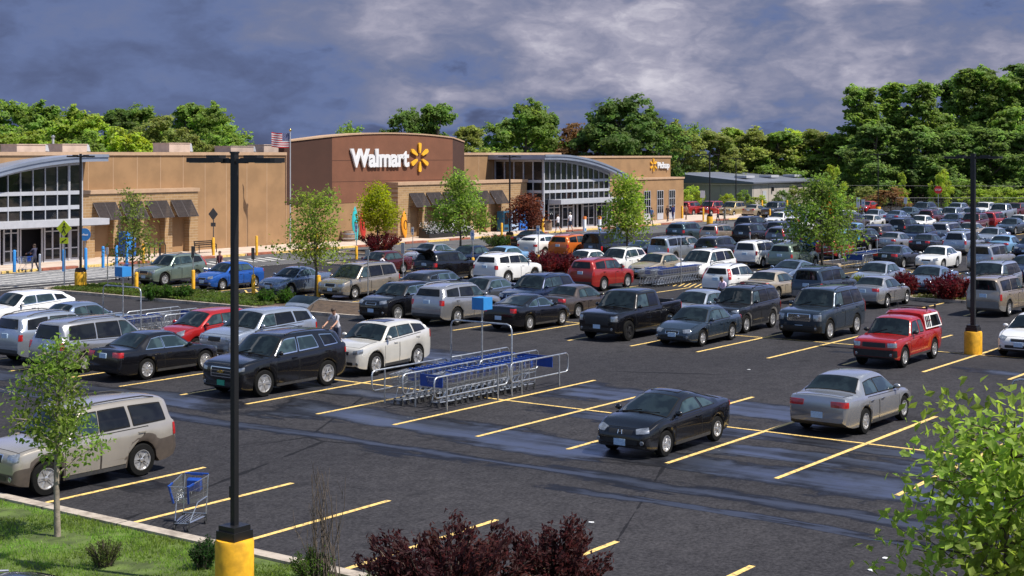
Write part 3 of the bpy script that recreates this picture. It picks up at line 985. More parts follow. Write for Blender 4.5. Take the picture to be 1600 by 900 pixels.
# storm clouds: ragged billows over a slate band along the horizon
v1 = t.scaled(gen, (6.0, 6.0, 13.0))
def warped(vec, nscale, amt, detail=3):
    nz_ = t.node('ShaderNodeTexNoise'); t.l.new(vec, nz_.inputs['Vector']); nz_.inputs['Scale'].default_value = nscale; nz_.inputs['Detail'].default_value = detail
    ce = t.node('ShaderNodeVectorMath', operation='SUBTRACT'); t.l.new(nz_.outputs['Color'], ce.inputs[0]); ce.inputs[1].default_value = (.5, .5, .5)
    sc_ = t.node('ShaderNodeVectorMath', operation='SCALE'); t.l.new(ce.outputs[0], sc_.inputs[0]); sc_.inputs['Scale'].default_value = amt
    ad = t.node('ShaderNodeVectorMath', operation='ADD'); t.l.new(vec, ad.inputs[0]); t.l.new(sc_.outputs[0], ad.inputs[1])
    return ad.outputs[0]
w1 = warped(v1, 2.2, .55, 4)
nA = t.noise(w1, 2.1, 4, .5)                      # masses
nB = t.noise(warped(v1, 5.0, .35, 4), 2.5, 14, .60)        # torn edges
nC = t.noise(t.scaled(gen, (3.0, 3.0, 8.0)), 1.7, 2, .5)
soft = t.smooth(nA, .40, .62)
right = t.smooth(t.math('ADD', dx, t.math('MULTIPLY', t.math('SUBTRACT', nC, .5), .45)), -.22, .02)
high = t.smooth(t.math('ADD', dz, t.math('MULTIPLY', t.math('SUBTRACT', nA, .5), .11)), .012, .046)
ex = t.math('DIVIDE', t.math('ADD', dx, .060), .060); ez = t.math('DIVIDE', t.math('SUBTRACT', dz, .088), .024)
patch = t.smooth(t.math('ADD', t.math('MULTIPLY', ex, ex), t.math('MULTIPLY', ez, ez)), 0, 1.8, 1, 0)
mass = t.math('MULTIPLY', t.math('MULTIPLY', right, high), t.math('ADD', .24, t.math('MULTIPLY', soft, .10)))
val = t.math('ADD', .26, mass)
val = t.math('ADD', val, t.math('MULTIPLY', t.math('SUBTRACT', nB, .5), t.math('ADD', .34, t.math('MULTIPLY', t.math('MAXIMUM', mass, t.math('MULTIPLY', patch, .3)), 2.5))))
val = t.math('ADD', val, t.math('MULTIPLY', t.math('SUBTRACT', nA, .5), t.math('ADD', .45, t.math('MULTIPLY', right, .55))))
val = t.math('ADD', val, t.math('MULTIPLY', patch, .26))
val = t.math('ADD', val, t.smooth(dz, .10, .28, 0, .30))
val = t.math('SUBTRACT', val, t.smooth(dz, .012, .046, .11, 0))
ramp = t.node('ShaderNodeValToRGB'); t.l.new(val, ramp.inputs[0])
cr = ramp.color_ramp
stops = [(0.0, (.050, .062, .120)), (.16, (.072, .092, .175)), (.30, (.110, .148, .282)), (.44, (.142, .166, .268)), (.60, (.205, .215, .305)), (.78, (.31, .306, .39)), (1.0, (.52, .505, .57))]
cr.elements[0].position = 0; cr.elements[0].color = (*stops[0][1], 1)
cr.elements[1].position = 1; cr.elements[1].color = (*stops[-1][1], 1)
for p, c in stops[1:-1]:
    e = cr.elements.new(p); e.color = (*c, 1)
stormc = t.mixc(t.smooth(dz, .105, .22, 0, .80), ramp.outputs[0], (.25, .35, .78))
storm = t.node('ShaderNodeBackground'); t.l.new(stormc, storm.inputs[0]); storm.inputs[1].default_value = .90
# the storm stands ahead; overhead and behind the air is clear with white cloud
white = t.node('ShaderNodeBackground'); white.inputs[0].default_value = (.8, .84, .92, 1); white.inputs[1].default_value = 1.3
n3 = t.noise(t.scaled(gen, (2.2, 2.2, 4.0)), 1.6, 6, .55)
mixw = t.node('ShaderNodeMixShader'); t.l.new(t.smooth(n3, .60, .68, 0, .85), mixw.inputs[0])
t.l.new(bg.outputs[0], mixw.inputs[1]); t.l.new(white.outputs[0], mixw.inputs[2])
low = t.smooth(dz, .24, .50, 1.0, 0.0)
front = t.smooth(dy, -.1, .55, .5, 1.0)
mixs = t.node('ShaderNodeMixShader'); t.l.new(t.math('MULTIPLY', low, front), mixs.inputs[0])
t.l.new(mixw.outputs[0], mixs.inputs[1]); t.l.new(storm.outputs[0], mixs.inputs[2])
t.l.new(mixs.outputs[0], t.n.get('World Output').inputs[0])

vs = scene.view_settings
vs.view_transform = 'Standard'; vs.look = 'None'; vs.gamma = 1; vs.exposure = .46; vs.use_curve_mapping = False

# ------------------------------------------------------------------ ground
def ground_asphalt():
    m, t = newmat('asphalt')
    b = t.bsdf()
    co = t.coords()
    sp = t.node('ShaderNodeSeparateXYZ'); t.l.new(co, sp.inputs[0])
    a, bb = sp.outputs[0], sp.outputs[1]
    big = t.noise(co, .09, 4)
    med = t.noise(co, 1.1, 5, .6)
    fine = t.noise(co, 26, 3, .7)
    base = t.mixc(t.smooth(big, .35, .65), (.027, .026, .029), (.040, .038, .041))
    base = t.mixc(t.smooth(med, .3, .72, 0, .5), base, (.022, .021, .024))
    base = t.mixc(t.smooth(fine, .45, .8, 0, .55), base, (.085, .082, .085))
    grain = t.noise(co, 11, 2, .5); grain2 = t.noise(co, 2.6, 3, .6)
    spk = t.math('ADD', t.smooth(grain, .30, .70, -.26, .30), t.smooth(grain2, .3, .7, -.14, .16))
    hs = t.node('ShaderNodeHueSaturation'); t.l.new(base, hs.inputs['Color']); t.l.new(t.math('ADD', 1.0, spk), hs.inputs['Value']); base = hs.outputs[0]
    # distortion fields, drawn out along the rows
    d1 = t.math('SUBTRACT', t.noise(t.scaled(co, (.55, .20, 1)), 1.0, 5, .6), .5)
    d2 = t.math('SUBTRACT', t.noise(t.scaled(co, (1.5, .12, 1)), 1.0, 4, .55), .5)
    def band(ac, half, b0, b1, amp=2.0, amp2=1.0, tilt=0.0):
        x = t.math('ADD', a, t.math('MULTIPLY', d1, amp))
        x = t.math('ADD', x, t.math('MULTIPLY', d2, amp2))
        x = t.math('ADD', x, t.math('MULTIPLY', t.math('SUBTRACT', bb, (b0 + b1) / 2), tilt))
        e = t.math('DIVIDE', t.math('SUBTRACT', half, t.math('ABSOLUTE', t.math('SUBTRACT', x, ac))), half)
        y = t.math('ADD', bb, t.math('MULTIPLY', d1, 5))
        k = t.math('SUBTRACT', (b1 - b0) / 2, t.math('ABSOLUTE', t.math('SUBTRACT', y, (b0 + b1) / 2)))
        return t.math('MINIMUM', e, t.math('MULTIPLY', k, .35))
    pools = [band(32.0, 1.35, 4, 33, 2.8, 2.6), band(39.8, 1.6, 16, 28, 3.0, 3.0), band(30.9, .9, 33, 52, 2.0, 2.0),
             band(43.4, 1.8, 33, 38.5, 2.6, 2.5), band(34.4, .8, 10, 20, 3.2, 3.0), band(35.2, .9, 29, 38, 2.0, 2), band(22.3, .5, 25.5, 31, 1.2, 1.0),
             band(53.5, .6, 20, 24, 1.6, 2.0), band(51.5, .6, 13, 19, 1.6, 2.0), band(58.3, .6, 52, 56, 1.0, 1.0)]
    trails = [band(29.2, .55, 4, 44, 1.5, 1.9, .02), band(27.9, .20, 9, 20, 1.3, 1.4, -.02), band(36.2, .5, 8, 26, 2.2, 2.4)]
    wp = pools[0]
    for x in pools[1:]: wp = t.math('MAXIMUM', wp, x)
    wt = trails[0]
    for x in trails[1:]: wt = t.math('MAXIMUM', wt, x)
    rag = t.math('ADD', t.math('MULTIPLY', t.math('SUBTRACT', med, .5), .8), t.math('MULTIPLY', t.math('SUBTRACT', grain2, .5), .5))
    wp = t.math('ADD', wp, rag); wt = t.math('ADD', wt, rag)
    wet = t.math('MAXIMUM', wp, wt)
    damp = t.smooth(wet, .0, .22)
    pool = t.math('MULTIPLY', t.smooth(wp, .16, .75), t.smooth(t.math('ADD', d2, t.math('MULTIPLY', t.math('SUBTRACT', med, .5), .3)), -.14, .18, .15, 1.0))
    pool = t.math('MAXIMUM', pool, t.math('MULTIPLY', t.smooth(wt, .3, .9), .30))
    # dark seams left by sealed cracks
    vo = t.node('ShaderNodeTexVoronoi', feature='DISTANCE_TO_EDGE')
    t.l.new(t.scaled(co, (.055, .10, 1)), vo.inputs['Vector']); vo.inputs['Scale'].default_value = 1.0
    crack = t.smooth(t.math('ADD', vo.outputs[0], t.math('MULTIPLY', d1, .02)), .0004, .0022, .8, 0)
    oil = t.smooth(t.noise(t.scaled(co, (.5, .9, 1)), 1.0, 4, .6), .57, .74, 0, .65)
    c = t.mixc(oil, base, (.014, .0135, .015))
    c = t.mixc(crack, c, (.008, .008, .009))
    c = t.mixc(t.math('MULTIPLY', damp, .86), c, (.006, .0064, .009))
    t.l.new(c, b.inputs['Base Color'])
    rough = t.mixc(damp, (.9, .9, .9), (.55, .55, .55))
    rough = t.mixc(pool, rough, t.mixc(t.smooth(d2, -.12, .12), (.20, .20, .20), (.36, .36, .36)))
    t.l.new(rough, b.inputs['Roughness'])
    t.put(b.inputs['Specular IOR Level'], t.math('ADD', .12, t.math('MULTIPLY', pool, 4.2)))
    t.put(b.inputs['Specular Tint'], (.78, .84, 1.0, 1.0))
    bp = t.node('ShaderNodeBump'); t.l.new(fine, bp.inputs['Height']); bp.inputs['Distance'].default_value = .012
    t.put(bp.inputs['Strength'], t.math('MULTIPLY', t.math('SUBTRACT', 1.0, t.math('MULTIPLY', pool, .9)), .35))
    t.l.new(bp.outputs[0], b.inputs['Normal'])
    return m
M['asphalt'] = ground_asphalt()
M['soil'] = pm('soil', (.07, .045, .028), .95, var=.45, vscale=5, bump=.8, bscale=30)
M['turf'] = pm('turf', (.075, .11, .022), .95, var=.45, vscale=2.5, bump=.8, bscale=40)
M['rough_ground'] = pm('rough_ground', (.05, .075, .02), .95, var=.4, vscale=.3)
m, t = newmat('kerb_concrete')
co = t.coords(); sp_ = t.node('ShaderNodeSeparateXYZ'); t.l.new(co, sp_.inputs[0])
jn = t.math('MULTIPLY', t.math('LESS_THAN', t.math('FRACT', t.math('DIVIDE', sp_.outputs[1], 2.4)), .014), 1.0)
n = t.noise(co, 3.5, 6, .65)
c = t.mixc(t.smooth(n, .38, .68), (.43, .37, .31), (.24, .20, .165))
t.l.new(t.mixc(jn, c, (.05, .045, .04)), t.bsdf().inputs['Base Color']); t.bsdf().inputs['Roughness'].default_value = .9
M['kerb'] = m
M['walk'] = pm('walk_concrete', (.50, .40, .33), .85, var=.16, vscale=.8, bump=.1)
M['redline'] = pm('fire_lane_red', (.30, .10, .06), .8, var=.25, vscale=4)
m, t = newmat('road_paint_yellow')
co = t.coords(); n = t.noise(co, 9, 5, .65)
t.l.new(t.mixc(t.math('MULTIPLY', t.smooth(n, .47, .66), .85), (.80, .55, .17), (.20, .15, .085)), t.bsdf().inputs['Base Color']); t.bsdf().inputs['Roughness'].default_value = .7
M['yline'] = m
m, t = newmat('road_paint_white')
co = t.coords(); n = t.noise(co, 3, 5, .65)
t.l.new(t.mixc(t.smooth(n, .45, .70), (.55, .54, .52), (.14, .135, .13)), t.bsdf().inputs['Base Color']); t.bsdf().inputs['Roughness'].default_value = .7
M['wline'] = m
M['grey_road'] = pm('grey_road', (.085, .085, .09), .85, var=.2, vscale=.6, bump=.15)

def sheet(name, x0, x1, y0, y1, z, mat, kind='structure', sub=None):
    mb = MB()
    mb.add([(x0, y0, z), (x1, y0, z), (x1, y1, z), (x0, y1, z)], [(0, 1, 2, 3)])
    o = mb.build(name, mat, None, 0, (0, 0, 0), ANG)
    o['kind'] = kind
    return o
def poly_sheet(name, poly, z, mat):
    mb = MB(); mb.add([(x, y, z) for x, y in poly], [tuple(range(len(poly)))])
    o = mb.build(name, mat, None, 0, (0, 0, 0), ANG); o['kind'] = 'structure'
    return o
sheet('ground', -900, 1800, -900, 1800, -.05, M['rough_ground'])
sheet('asphalt', -40, 232, -60, 96, 0.0, M['asphalt'])
sheet('store_road', 20, 150, 73.5, 81.3, .004, M['grey_road'])

# painted stall lines
pl = MB()
def line(a0, b0, a1, b1, w=.13, z=.006):
    d = Vector((a1 - a0, b1 - b0)); d.normalize(); n = Vector((-d.y, d.x)) * (w / 2)
    pl.add([(a0 + n.x, b0 + n.y, z), (a1 + n.x, b1 + n.y, z), (a1 - n.x, b1 - n.y, z), (a0 - n.x, b0 - n.y, z)], [(0, 3, 2, 1)])
for k in range(-6, 5):
    line(19.95, 15.55 + 2.91 * k, 24.65, 15.55 + 2.91 * k)
def double_row(a0, ac, a1, off, k0, k1, sp=2.93, cross=True):
    for k in range(k0, k1):
        b = off + sp * k
        line(a0, b, a1, b)
    if cross:
        kk = k0
        while kk < k1 - 1:       # centre line butted between the stall lines
            b = off + sp * kk
            pl.add([(ac - .055, b + .06, .006), (ac + .055, b + .06, .006), (ac + .055, b + sp - .06, .006), (ac - .055, b + sp - .06, .006)], [(0, 1, 2, 3)])
            kk += 1
double_row(31.6, 36.8, 41.8, 15.6, -5, 17, 2.91)
double_row(50.05, 55.6, 61.0, 19.15, -5, 9, 2.95)
double_row(68.5, 73.9, 74.0, 18.4, -5, 16, 2.93, False)
double_row(76.5, 76.6, 82.0, 18.4, -5, 16, 2.93, False)
double_row(88.0, 93.6, 99.2, 18.4, -5, 15, 2.93)
double_row(108.6, 114.4, 120.0, 18.4, -3, 15, 2.93)
double_row(122.0, 127.4, 133.0, 18.4, 0, 15, 2.93)
double_row(140.5, 146.4, 152, 18.4, 4, 17, 2.93)
# accessible bays with hatching in front of the store
for k in range(10):
    b = 49.6 + 2.0 * k
    line(56.2, b, 61.0, b)
for b in (50.2, 55.0, 59.6, 63.9):
    for q in range(6): line(56.3 + .75 * q, b, 57.3 + .75 * q, b + 1.2, .1, .010)
for q in range(9):
    line(74.2, 40.6 + .35 * q, 76.4, 41.4 + .35 * q, .1, .010)
o = pl.build('stall_markings', M['yline'], None, 0, (0, 0, 0), ANG); o['kind'] = 'structure'
sheet('crossing', 46, 66, 74.0, 81.3, .0065, pm('crossing_grey', (.16, .16, .17), .85, var=.2, vscale=1.5))
sheet('crossing', 107, 116, 74.0, 81.3, .0065, bpy.data.materials['crossing_grey'])
# white crossing bars and edge lines by the store
pl = MB()
for k in range(24):
    line(46.5 + .8 * k, 74.2, 46.5 + .8 * k, 80.9, .22, .010)
line(40, 72.9, 66, 72.9, .3); line(40, 71.5, 55, 71.5, .15)
for k in range(8): line(70 + .9 * k, 76, 71.2 + .9 * k, 79, .35, .010)
line(66, 73.2, 110, 73.2, .12)
for k in range(6): line(108 + 1.2 * k, 74.2, 108 + 1.2 * k, 80.9, .5, .010)
for (a0, b0, a1, b1) in ((41.9, 60.5, 43.6, 60.5), (42.6, 47.4, 42.6, 51.0), (43.3, 47.4, 43.3, 51.0)):
    line(a0, b0, a1, b1, .12)
o = pl.build('crossing_markings', M['wline'], None, 0, (0, 0, 0), ANG); o['kind'] = 'structure'

# kerbs, walks, planting islands
def raised(name, poly, h, mat_top, mat_side, kerbw=.18, group=None):
    """planting island: a ring of kerb stone with a bed inside"""
    n = len(poly)
    c = Vector((sum(p[0] for p in poly) / n, sum(p[1] for p in poly) / n))
    ins = []
    for i in range(n):
        p0, p1, p2 = (Vector(poly[(i + k - 1) % n]) for k in range(3))
        e1 = (p1 - p0).normalized(); e2 = (p2 - p1).normalized()
        n1 = Vector((-e1.y, e1.x)); n2 = Vector((-e2.y, e2.x))
        mm = (n1 + n2); mm = mm / max(.3, mm.length_squared) * 2
        ins.append(p1 + mm * kerbw)
    mb = MB()
    vs = [(x, y, 0) for x, y in poly] + [(x, y, h) for x, y in poly] + [(p.x, p.y, h) for p in ins] + [(p.x, p.y, h - .06) for p in ins]
    fs = []
    for i in range(n):
        j = (i + 1) % n
        fs += [(i, j, n + j, n + i), (n + i, n + j, 2 * n + j, 2 * n + i), (2 * n + i, 2 * n + j, 3 * n + j, 3 * n + i)]
    mb.add(vs, fs)
    k = mb.build('kerb', mat_side, None, 0, (0, 0, 0), ANG); k['kind'] = 'structure'
    mb = MB(); mb.add([(p.x, p.y, h - .03) for p in ins], [tuple(range(n))])
    b = mb.build(name, mat_top, None, 0, (0, 0, 0), ANG); b['kind'] = 'structure'
def rounded(a0, a1, b0, b1, r=1.0, n=4):
    out = []
    for (cx, cy, q) in ((a1 - r, b0 + r, -90), (a1 - r, b1 - r, 0), (a0 + r, b1 - r, 90), (a0 + r, b0 + r, 180)):
        for k in range(n + 1):
            an = radians(q + 90 * k / n)
            out.append((cx + r * cos(an), cy + r * sin(an)))
    return out
raised('planting_bed', rounded(51.0, 55.6, 45.3, 70.0, 1.3), .15, M['soil'], M['kerb'])
raised('planting_bed', rounded(74.3, 76.2, 47.6, 70.5, .9), .15, M['soil'], M['kerb'])
raised('planting_bed', rounded(83.0, 87.6, 65.5, 78.0, 1.6), .15, M['soil'], M['kerb'])
raised('planting_bed', rounded(94.0, 100.5, 64.5, 73.4, 1.6), .15, M['soil'], M['kerb'])
raised('planting_bed', rounded(74.3, 76.2, 12.0, 29.5, .8), .15, M['turf'], M['kerb'])
raised('planting_bed', rounded(84.6, 86.9, 51.8, 54.4, .8), .15, M['soil'], M['kerb'])
raised('planting_bed', rounded(92.6, 94.6, 41.6, 44.2, .8), .15, M['soil'], M['kerb'])
# pavement in front of the store
mb = MB(); mb.box(30, 162, 81.5, 100, -.02, .15)
o = mb.build('pavement', M['walk'], None, 0, (0, 0, 0), ANG); o['kind'] = 'structure'
mb = MB()
for a in range(36, 160, 6): mb.box(a, a + 2.8, 81.42, 81.9, 0, .156)
for a in range(39, 160, 6): mb.box(a, a + 2.8, 81.42, 81.7, 0, .156, 1)
o = mb.build('kerb', [M['redline'], M['yline']], None, 0, (0, 0, 0), ANG); o['kind'] = 'structure'
sheet('far_pavement', 162, 178, 84, 97, .008, M['walk'])
# verge in the foreground
mb = MB(); mb.box(15.2, 19.45, -30, 62, -.04, .10)
o = mb.build('verge', M['turf'], None, 0, (0, 0, 0), ANG); o['kind'] = 'structure'
mb = MB(); mb.box(19.45, 19.75, -30, 62, -.04, .15); mb.box(14.9, 15.2, -30, 62, -.04, .15)
o = mb.build('kerb', M['kerb'], None, 0, (0, 0, 0), ANG); o['kind'] = 'structure'
# ------------------------------------------------------------------ the store
M['stucco'] = pm('stucco_tan', (.285, .168, .082), .9, var=.12, vscale=.7, bump=.15, bscale=60)
M['stucco_light'] = pm('stucco_light', (.42, .28, .18), .9, var=.08, vscale=2)
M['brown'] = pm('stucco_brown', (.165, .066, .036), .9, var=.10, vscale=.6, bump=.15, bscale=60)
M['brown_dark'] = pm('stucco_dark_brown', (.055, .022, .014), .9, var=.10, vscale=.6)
M['seam'] = pm('joint', (.20, .11, .06), .9)
M['bronze'] = pm('bronze_louvre', (.075, .062, .06), .5, .3, var=.15, vscale=4)
M['roof_metal'] = pm('roof_metal', (.30, .34, .43), .42, .5, var=.1, vscale=.8)
M['frame_white'] = pm('frame_white', (.40, .41, .45), .45, var=.06, vscale=2)
M['steel'] = pm('galvanised_steel', (.42, .44, .47), .38, .8, var=.18, vscale=9)
M['unit'] = pm('rooftop_steel', (.44, .34, .28), .6, var=.15, vscale=1.5)
m, t = newmat('stone_block')
co = t.coords()
br = t.node('ShaderNodeTexBrick'); mp = t.node('ShaderNodeMapping'); mp.inputs['Rotation'].default_value = (pi / 2, 0, 0); t.l.new(co, mp.inputs['Vector'])
t.l.new(mp.outputs[0], br.inputs['Vector'])
for k_, v_ in (('Color1', (.36, .225, .105, 1)), ('Color2', (.27, .165, .078, 1)), ('Mortar', (.42, .32, .22, 1))): br.inputs[k_].default_value = v_
br.inputs['Scale'].default_value = 1.0; br.inputs['Brick Width'].default_value = .6; br.inputs['Row Height'].default_value = .2; br.inputs['Mortar Size'].default_value = .012
t.l.new(br.outputs[0], t.bsdf().inputs['Base Color']); t.bsdf().inputs['Roughness'].default_value = .9
M['stone'] = m
m, t = newmat('store_glass')
co = t.coords(); n = t.noise(t.scaled(co, (.6, .6, 1.2)), 1, 3)
t.l.new(t.mixc(t.smooth(n, .45, .65), (.006, .008, .012), (.035, .03, .028)), t.bsdf().inputs['Base Color']); t.bsdf().inputs['Roughness'].default_value = .05
M['store_glass'] = m
M['dark_inside'] = pm('dark_interior', (.008, .008, .014), .9)

A0, B0 = 90.0, 87.0
store = thing('store_building', 'long tan and brown supermarket with arched tower, glazed entrances and slatted awnings', 'store', W(A0, B0), ANG)
class SB(MB):
    def done(self, name, mats, parent=None, smooth=0):
        self.v = [(x - A0, y - B0, z) for x, y, z in self.v]
        return self.build(name, mats, parent or store, smooth)

s = SB(); s.box(30, 88.1, 87.6, 140, .15, 7.42); s.box(113.05, 131.4, 90.0, 140, .15, 7.42)
wall = s.done('wall', [M['stucco']])
for q in ((29.9, 88.2, 87.5, 88.0), (113.05, 131.5, 89.9, 90.4)):
    s = SB(); s.box(*q, 7.42, 7.66); s.done('coping', [M['stucco_light']], wall)
s = SB()
for k in range(12): s.box(64 + 2.2 * k, 64.045 + 2.2 * k, 87.592, 87.61, .2, 7.4)
s.done('joint', [M['stucco_light']], wall); s = SB()
for k in range(4): s.box(115 + 2.2 * k, 115.045 + 2.2 * k, 89.992, 90.01, .2, 7.4)
s.done('joint', [M['stucco_light']], wall)
s = SB(); s.box(31, 88.0, 88.1, 139, 7.43, 7.46); s.done('roof', [M['unit']])

# brown arched tower
def ztop(a): return 9.42 - .0048 * (a - 101.2) ** 2
plan_ = [(88.22, 87.85), (93.0, 87.0)] + [(93.0 + 16.3 * k / 12, 87.0) for k in range(1, 13)] + [(113.0, 88.55)]
def tower_strip(off, zlo, zhi, mats, name, parent=None, sel=None):
    s = SB()
    back = 88.5
    pts = [(a, b - off) for a, b in plan_]
    for i in range(len(pts) - 1):
        (a0, b0), (a1, b1) = pts[i], pts[i + 1]
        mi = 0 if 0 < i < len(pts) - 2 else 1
        z0 = zlo if not callable(zlo) else None
        zl0, zl1 = (zlo(a0), zlo(a1)) if callable(zlo) else (zlo, zlo)
        zh0, zh1 = (zhi(a0), zhi(a1)) if callable(zhi) else (zhi, zhi)
        s.add([(a0, b0, zl0), (a1, b1, zl1), (a1, b1, zh1), (a0, b0, zh0), (a0, back, zl0), (a1, back, zl1), (a1, back, zh1), (a0, back, zh0)],
              [(0, 1, 2, 3), (3, 2, 6, 7), (0, 4, 5, 1), (4, 7, 6, 5)], mi)
    n = len(pts) - 1
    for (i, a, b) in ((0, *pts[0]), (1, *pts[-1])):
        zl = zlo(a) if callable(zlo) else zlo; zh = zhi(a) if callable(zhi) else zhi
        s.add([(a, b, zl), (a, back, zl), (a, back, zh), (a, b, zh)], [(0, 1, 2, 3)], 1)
    return s.done(name, mats, parent)
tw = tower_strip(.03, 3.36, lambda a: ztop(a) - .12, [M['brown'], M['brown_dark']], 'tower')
tower_strip(0, .15, 3.36, [M['stucco'], M['stucco']], 'tower_base', tw)
tower_strip(.12, lambda a: ztop(a) - .12, ztop, [M['stucco_light'], M['stucco_light']], 'cornice', tw)
for z in (5.15, 6.95):
    s = SB(); s.box(93.0, 109.3, 86.962, 86.98, z, z + .035); s.done('joint', [M['brown_dark']], tw)

def awning(ac, bf):
    s = SB()
    w = .98
    z1, z0, d = 4.05, 2.86, .85
    sl = Vector((0, -d, z0 - z1)).normalized()
    for x in (-w, 0, w): bar(s, (ac + x, bf, z1), (ac + x, bf - d, z0), .06, .07)
    for k in range(19):
        t_ = k / 18
        y, z = bf - .02 - (d - .02) * t_, z1 + (z0 - z1) * t_
        s.box(ac - w, ac + w, y - .03, y + .018, z - .03, z + .03)
    for x in (-w, w): bar(s, (ac + x, bf - d, z0), (ac + x, bf, z0), .04, .04)
    return s.done('awning', [M['bronze']])
def bay_block(a0, a1, bf, back, centres, zt, name):
    s = SB()
    edges = [a0]
    for c in centres: edges += [c - .82, c + .82]
    edges.append(a1)
    for k in range(0, len(edges), 2): s.box(edges[k], edges[k + 1], bf, back, .15, 2.98)
    s.box(a0, a1, bf, back, 2.98, zt - .27)
    blk = s.done(name, [M['stone']])
    s = SB(); s.box(a0 - .1, a1 + .1, bf - .1, back, zt - .27, zt); s.done('cap', [M['stucco_light']], blk)
    s = SB()
    for c in centres: s.box(c - .82, c + .82, bf + .55, back, .15, 2.98)
    s.done('recess_panel', [M['stucco']], blk)
    for c in centres: awning(c, bf)
bay_block(66.8, 77.9, 86.7, 87.59, [69.1 + 2.37 * k for k in range(4)], 4.95, 'stone_bay')
bay_block(99.9, 119.2, 85.6, 86.96, [102.4 + 2.35 * k for k in range(6)], 5.05, 'stone_bay')

# pick-up end
s = SB(); s.box(130.2, 149.7, 87.2, 140, .15, 7.12); e_ = s.done('end_block', [M['stucco']])
s = SB(); s.box(130.1, 149.8, 87.1, 87.6, 7.12, 7.32); s.done('coping', [M['stucco_light']], e_)
s = SB(); s.box(132.0, 150.6, 86.0, 130, .15, 4.70); l_ = s.done('end_wing', [M['stucco']])
s = SB(); s.box(131.9, 150.7, 85.9, 90, 4.70, 4.90); s.done('coping', [M['stucco_light']], l_)
def tall_window(a):
    s = SB(); s.box(a - .65, a + .65, 85.97, 86.01, .9, 3.4, 0); g = s.done('window', [M['store_glass']])
    s = SB()
    for x in (-.68, -.24, .2, .64): s.box(a + x, a + x + .05, 85.93, 85.99, .9, 3.45)
    for z in (.88, 1.7, 2.5, 3.4): s.box(a - .68, a + .69, 85.94, 85.985, z, z + .06)
    s.box(a - .66, a + .66, 85.95, 86.0, .2, .87, 0)
    s.done('frame', [M['frame_white']], g)
for a in (134.5, 139.6, 142.5, 145.3, 147.9): tall_window(a)

